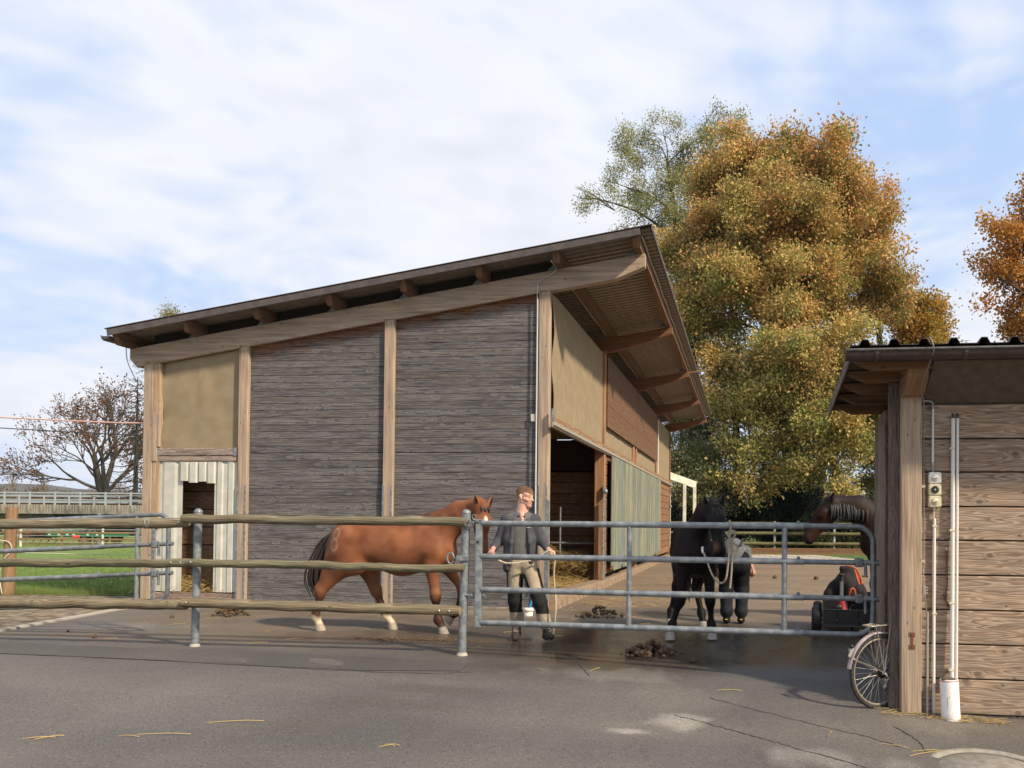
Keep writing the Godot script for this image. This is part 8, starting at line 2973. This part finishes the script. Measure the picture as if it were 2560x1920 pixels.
	for i in 60:
		var y := 3.5 + i * 0.19
		var len := (15.2 - y) * 0.30 + 0.35
		var a := i * 2.4
		var d := Vector3(cos(a), 0, sin(a))
		var p0 := Vector3(0, y, 0)
		var p1 := p0 + d * len * 0.5 + Vector3(0, -0.12 * len, 0)
		var p2 := p0 + d * len + Vector3(0, -0.10 * len + 0.25, 0)
		tube(st, curve([p0, p1, p2], 4), lerp_array(0.055, 0.022, 9), 4)
		for k in 5:
			var q := p0.lerp(p2, 0.35 + k * 0.14) + Vector3(0, -0.1 * len, 0)
			tube(st, [q, q + d.cross(Vector3.UP) * (0.35 if k % 2 else -0.35) + Vector3(0, -0.25, 0) + d * 0.2], 0.018, 3)
			if rng.randf() < 0.38 and (y < 9.0 or y > 11.0) and absf(y - 10.4) > 0.0:
				xf.append(Transform3D(Basis.from_euler(Vector3(rr(0, 6), rr(0, 6), 0)).scaled(Vector3.ONE * rr(0.5, 0.9)), q))
				cs.append(Color(0.08, 0.095, 0.03).lerp(Color(0.16, 0.12, 0.045), rng.randf()) if rng.randf() < 0.8 else Color(0.30, 0.09, 0.03))
	obj("branches", st, darkbark, L)
	multi("needles", leaf_mesh(6, 16, 0.5, 0.16, 0.10), leaf_mat(), xf, cs, L).set_meta("kind", "stuff")
	# bare poplars
	for c in [[-148.5, -200.0, 12.5], [-141.0, -200.0, 11.3]]:
		var Pp := thing("poplar_tree", ["slim leafless brown poplar at the far left edge" , "slim leafless brown poplar just right of the one at the left edge"][0 if c[0] < -145.0 else 1], "tree", Vector3(c[0], 0, c[1]))
		st = begin()
		tube(st, [Vector3(0, 0, 0), Vector3(0, c[2], 0)], [0.3, 0.04], 6)
		for i in 130:
			var y: float = 1.5 + rng.randf() * (c[2] - 2.2)
			var a := rng.randf() * TAU
			var d := Vector3(cos(a), 0, sin(a))
			var w: float = (1.0 - y / c[2]) * 1.6 + 0.5
			tube(st, [Vector3(0, y, 0), Vector3(0, y + 0.9, 0) + d * w * 0.7, Vector3(0, y + 2.0, 0) + d * w], [0.05, 0.035, 0.02], 3)
		obj("branches", st, mottled(443, lin(0.17, 0.11, 0.07), lin(0.24, 0.17, 0.11), 0.5, 0.9), Pp)
	# thickets behind the overpass
	var tw := thing("scrub", "brown leafless scrub behind the overpass railing", "scrub", Vector3(-60, 0, -95))
	var lo := []
	for i in 34:
		lo.append([-95.0 + i * 1.75, 2.0 + rr(0, 1.6), -92.0 - rr(0, 8), 2.2, 1.9])
	crown(tw, lo, 26.0, leaf_mesh(7, 16, 0.8, 0.26, 0.16), func(_p: Vector3, n: float, r: float) -> Color: return Color(0.10, 0.07, 0.035).lerp(Color(0.22, 0.16, 0.07), clampf(r + n, 0, 1)) if r > 0.2 else Color(0.20, 0.075, 0.03), 466, -0.1, "foliage")
	tw.set_meta("kind", "stuff")
	# wooded hills
	st = begin()
	st.set_smooth_group(0)
	var hn := noise(470, 0.0016, 4)
	var rows := []
	for j in 5:
		var row := []
		for i in 90:
			var x := -3200.0 + i * 72.0
			var t := j / 4.0
			var h := (78.0 + 26.0 * hn.get_noise_1d(x) + 4.0 * hn.get_noise_1d(x * 9.0)) * sin(t * PI * 0.5)
			row.append(Vector3(x, h - 2.0, -1700.0 - t * 400.0))
		rows.append(row)
	for j in 4:
		for i in 89:
			quad(st, rows[j][i], rows[j][i + 1], rows[j + 1][i + 1], rows[j + 1][i], Vector3(0, 1, 0.5), Vector2(i, j), Vector2(i + 1, j), Vector2(i + 1, j + 1), Vector2(i, j + 1))
	st.set_smooth_group(-1)
	var hm := mat(Color.WHITE, 0.95, 0.0, 0.1)
	hm.albedo_texture = noise_tex(noise(471, 0.05, 4), 256, ramp([lin(0.06, 0.07, 0.04), lin(0.10, 0.085, 0.05), lin(0.15, 0.10, 0.06)], [0.25, 0.5, 0.75]))
	structure("hills", st, hm)
	# belt of autumn woods below the hills
	st = begin()
	var belt := thing("distant_woods", "far belt of rusty autumn woods below the hills on the left", "woods", Vector3(-300, 0, -420))
	lo = []
	for i in 40:
		lo.append([-360.0 + i * 4.2, 3.0 + rr(0, 2.5), -420.0 + rr(-10, 10), 4.5, 4.0])
	crown(belt, lo, 9.0, leaf_mesh(8, 20, 2.6, 1.0, 0.4), func(_p: Vector3, n: float, r: float) -> Color: return Color(0.10, 0.07, 0.035).lerp(Color(0.24, 0.11, 0.05), clampf(r + n, 0, 1)), 472, -0.2, "foliage")
	belt.set_meta("kind", "stuff")


func make_overpass() -> void:
	var B := thing("overpass", "low concrete road bridge with stained edge and steel railing across the left background", "bridge", Vector3(-50, 0, -72))
	var conc := mottled(480, lin(0.16, 0.14, 0.11), lin(0.36, 0.33, 0.27), 0.55, 0.9)
	conc.uv1_scale = Vector3(0.9, 0.12, 0.5)
	var st := begin()
	bb(st, Vector3(-40, 1.78, -9), Vector3(14, 2.58, 0), 0.03)
	obj("deck", st, conc, B)
	st = begin()
	bb(st, Vector3(-40, 1.42, -8), Vector3(14, 1.78, -0.6), 0.02)
	obj("girder", st, mottled(481, lin(0.13, 0.115, 0.09), lin(0.20, 0.18, 0.14), 0.5, 0.9), B)
	for x in [-24.0, 2.0, 12.0]:
		st = begin()
		bb(st, Vector3(x, -0.2, -7.5), Vector3(x + 1.0, 1.43, -1.0), 0.03)
		obj("pier", st, conc, B)
	st = begin()
	tube(st, [Vector3(-0.2, 1.78, -0.4), Vector3(0.0, 1.60, -0.4), Vector3(0.5, 1.55, -0.4), Vector3(12, 1.50, -0.4)], 0.09, 8)
	obj("drain_pipe", st, mat(lin(0.02, 0.02, 0.02), 0.6), B)
	var steel := mat(lin(0.40, 0.44, 0.46), 0.5, 0.3)
	for i in 25:
		st = begin()
		var x := -39.0 + i * 2.17
		bb(st, Vector3(x - 0.07, 2.56, -0.22), Vector3(x + 0.07, 3.70, -0.12), 0.01)
		obj("railing_post", st, steel, B)
	for y in [[3.60, 0.12], [3.40, 0.05], [3.02, 0.09], [2.90, 0.07]]:
		st = begin()
		bb(st, Vector3(-40, y[0] - y[1] / 2, -0.20), Vector3(14, y[0] + y[1] / 2, -0.14), 0.01)
		obj("railing_bar", st, steel, B)
	for y in [[3.55, 0.14], [3.0, 0.22]]:
		st = begin()
		bb(st, Vector3(-40, y[0] - y[1] / 2, -8.6), Vector3(14, y[0] + y[1] / 2, -8.54), 0.01)
		obj("far_railing_bar", st, steel, B)
	for i in 22:
		st = begin()
		bb(st, Vector3(-38.0 + i * 2.4, 2.56, -8.54), Vector3(-37.88 + i * 2.4, 3.6, -8.44), 0.01)
		obj("far_railing_post", st, steel, B)


func make_machines() -> void:
	var Tr := thing("flatbed_trailer", "green flat farm trailer parked beyond the paddock fence", "trailer", Vector3(-30.6, 0, -46.0))
	var green := mat(lin(0.012, 0.13, 0.055), 0.5)
	var st := begin()
	bb(st, Vector3(-1.0, 0.42, -1.0), Vector3(2.3, 0.62, 1.0), 0.03)
	bb(st, Vector3(-1.0, 0.62, 0.9), Vector3(0.7, 0.74, 1.0), 0.02)
	obj("bed", st, green, Tr)
	st = begin()
	for x in [-0.85, -0.35, 0.1, 0.45, 1.2, 1.7]:
		bb(st, Vector3(x, 0.50, 1.001), Vector3(x + 0.12, 0.58, 1.02), 0.004)
	obj("lettering_plate", st, mat(lin(0.55, 0.58, 0.56), 0.6), Tr)
	st = begin()
	bb(st, Vector3(0.45, 0.36, 1.0), Vector3(0.85, 0.52, 1.06), 0.03)
	obj("tail_lamp", st, mat(lin(0.62, 0.05, 0.03), 0.4), Tr)
	for x in [0.95, 1.75]:
		for z in [0.75, -0.75]:
			st = begin()
			lathe(st, Transform3D(Basis(Vector3.RIGHT, PI / 2), Vector3(x, 0.31, z)), [Vector2(0.0, -0.13), Vector2(0.29, -0.13), Vector2(0.32, -0.08), Vector2(0.32, 0.08), Vector2(0.29, 0.13), Vector2(0.17, 0.14), Vector2(0.15, 0.10), Vector2(0, 0.10)], 20)
			var w := obj("wheel", st, mat(lin(0.03, 0.03, 0.03), 0.8), Tr)
			st = begin()
			lathe(st, Transform3D(Basis(Vector3.RIGHT, PI / 2), Vector3(x, 0.31, z)), [Vector2(0.14, 0.11), Vector2(0.05, 0.15), Vector2(0, 0.15)], 16)
			obj("hub", st, mat(lin(0.42, 0.40, 0.32), 0.6), w)
	st = begin()
	bar(st, Vector3(-1.0, 0.45, 0), Vector3(-2.6, 0.38, 0), 0.14, 0.14, 0.02)
	bar(st, Vector3(-2.2, 0.4, 0.2), Vector3(-1.2, 0.85, 0.5), 0.05, 0.05, 0.01)
	bar(st, Vector3(0.75, 0.62, 0.6), Vector3(1.25, 1.05, 0.6), 0.08, 0.10, 0.01)
	bar(st, Vector3(1.25, 0.62, 0.6), Vector3(1.3, 1.4, 0.6), 0.16, 0.12, 0.01)
	obj("drawbar", st, mat(lin(0.02, 0.022, 0.028), 0.6), Tr)
	st = begin()
	bb(st, Vector3(-1.9, 0.55, -0.6), Vector3(0.3, 0.80, 0.85), 0.1)
	obj("tarpaulin", st, mottled(490, lin(0.03, 0.035, 0.045), lin(0.07, 0.075, 0.09), 0.7, 0.7), Tr)
	var H := thing("harrow", "dark red farm implement with a curved frame behind the paddock fence", "farm implement", Vector3(-33.9, 0, -47.0))
	var red := mat(lin(0.075, 0.016, 0.014), 0.6)
	st = begin()
	tube(st, curve([Vector3(-0.75, 0.7, 0), Vector3(-0.65, 1.0, 0), Vector3(0.0, 1.1, 0), Vector3(0.75, 1.05, 0), Vector3(0.85, 0.75, 0)], 5), 0.04, 8)
	tube(st, [Vector3(0.1, 0.3, 0), Vector3(0.1, 1.1, 0)], 0.07, 8)
	tube(st, [Vector3(0.1, 1.0, 0), Vector3(-0.45, 0.45, 0)], 0.04, 8)
	bar(st, Vector3(-1.3, 0.45, 0), Vector3(2.8, 0.42, 0), 0.12, 0.14, 0.02)
	bar(st, Vector3(-1.0, 0.32, 0.5), Vector3(1.6, 0.3, 0.5), 0.1, 0.1, 0.02)
	obj("frame", st, red, H)
	for i in 7:
		st = begin()
		tube(st, curve([Vector3(-0.9 + i * 0.42, 0.45, 0.3), Vector3(-0.8 + i * 0.42, 0.2, 0.3), Vector3(-0.95 + i * 0.42, 0.02, 0.3)], 4), 0.03, 6)
		obj("tine", st, mat(lin(0.05, 0.04, 0.04), 0.6, 0.3), H)
	st = begin()
	lathe(st, Transform3D(Basis(Vector3.RIGHT, PI / 2), Vector3(-0.35, 0.42, 0.7)), [Vector2(0, 0.05), Vector2(0.2, 0.04), Vector2(0.25, 0), Vector2(0.2, -0.04)], 18)
	obj("disc", st, mat(lin(0.30, 0.29, 0.27), 0.6), H)
	# dry weeds at the paddock fence
	st = begin()
	for i in 10:
		var d := Vector3(cos(i * 2.1), 0, sin(i * 2.1))
		var s := d.cross(Vector3.UP)
		tri(st, d * 0.03 - s * 0.015, d * 0.03 + s * 0.015, d * 0.35 + Vector3(0, 1.0, 0), d)
	st.generate_normals()
	var xf := []
	var cs := []
	for i in 1500:
		var h := rr(0.12, 0.35)
		xf.append(Transform3D(Basis(Vector3.UP, rr(0, 6)).scaled(Vector3(h, h, h)), Vector3(rr(-37.0, -20.0), 0.01, -42.0 - rng.randf() * 2.5)))
		cs.append(Color(0.24, 0.17, 0.08).lerp(Color(0.16, 0.15, 0.05), rng.randf()))
	var m := mat(Color.WHITE, 0.9)
	m.vertex_color_use_as_albedo = true
	var o := multi("dry_weeds", st.commit(), m, xf, cs)
	o.set_meta("kind", "stuff")
	tag(o, "straw-coloured dry weeds along the paddock fence", "weeds")


func make_materials() -> void:
	M.grey_wood = wood(11, 1024, 512, Color(0.050, 0.045, 0.047), Color(0.255, 0.235, 0.225), Color(0.21, 0.175, 0.15), 11.0, 0.30, 0.80, 44, 15.0, 0.13, true)
	M.beam_wood = wood(12, 768, 256, Color(0.20, 0.155, 0.115), Color(0.47, 0.385, 0.30), Color(0.40, 0.29, 0.20), 9.0, 0.22, 0.55, 6, 5.0, 0.05)
	M.larch = wood(13, 1024, 512, Color(0.115, 0.080, 0.056), Color(0.40, 0.325, 0.255), Color(0.33, 0.225, 0.15), 13.0, 0.62, 0.34, 8, 10.0, 0.26)
	M.log_wood = wood(14, 768, 256, Color(0.055, 0.050, 0.032), Color(0.245, 0.225, 0.15), Color(0.21, 0.165, 0.105), 7.0, 0.45, 0.55, 10, 6.0, 0.14)
	M.green_wood = wood(15, 768, 256, Color(0.105, 0.130, 0.115), Color(0.285, 0.305, 0.25), Color(0.40, 0.34, 0.225), 6.0, 0.20, 0.6, 3, 5.0, 0.05)
	M.zinc = mottled(30, lin(0.165, 0.185, 0.20), lin(0.29, 0.31, 0.325), 3.0, 0.42, 0.3, 0.012)
	M.zinc_dark = mottled(31, lin(0.125, 0.14, 0.155), lin(0.215, 0.23, 0.245), 3.0, 0.42, 0.3, 0.012)


func _ready() -> void:
	rng.seed = 20240917
	make_camera_and_light()
	var t0 := Time.get_ticks_msec()
	make_materials()
	make_ground()
	print("ground ", Time.get_ticks_msec() - t0)
	make_stable()
	make_shed()
	print("buildings ", Time.get_ticks_msec() - t0)
	make_log_fence()
	make_gates()
	make_far_fences()
	make_overpass()
	make_trees()
	print("trees ", Time.get_ticks_msec() - t0)
	make_machines()
	make_horses()
	print("horses ", Time.get_ticks_msec() - t0)
	make_people()
	make_bicycle()
	make_cart()
	make_droppings()
	make_straw()
	print("all ", Time.get_ticks_msec() - t0)
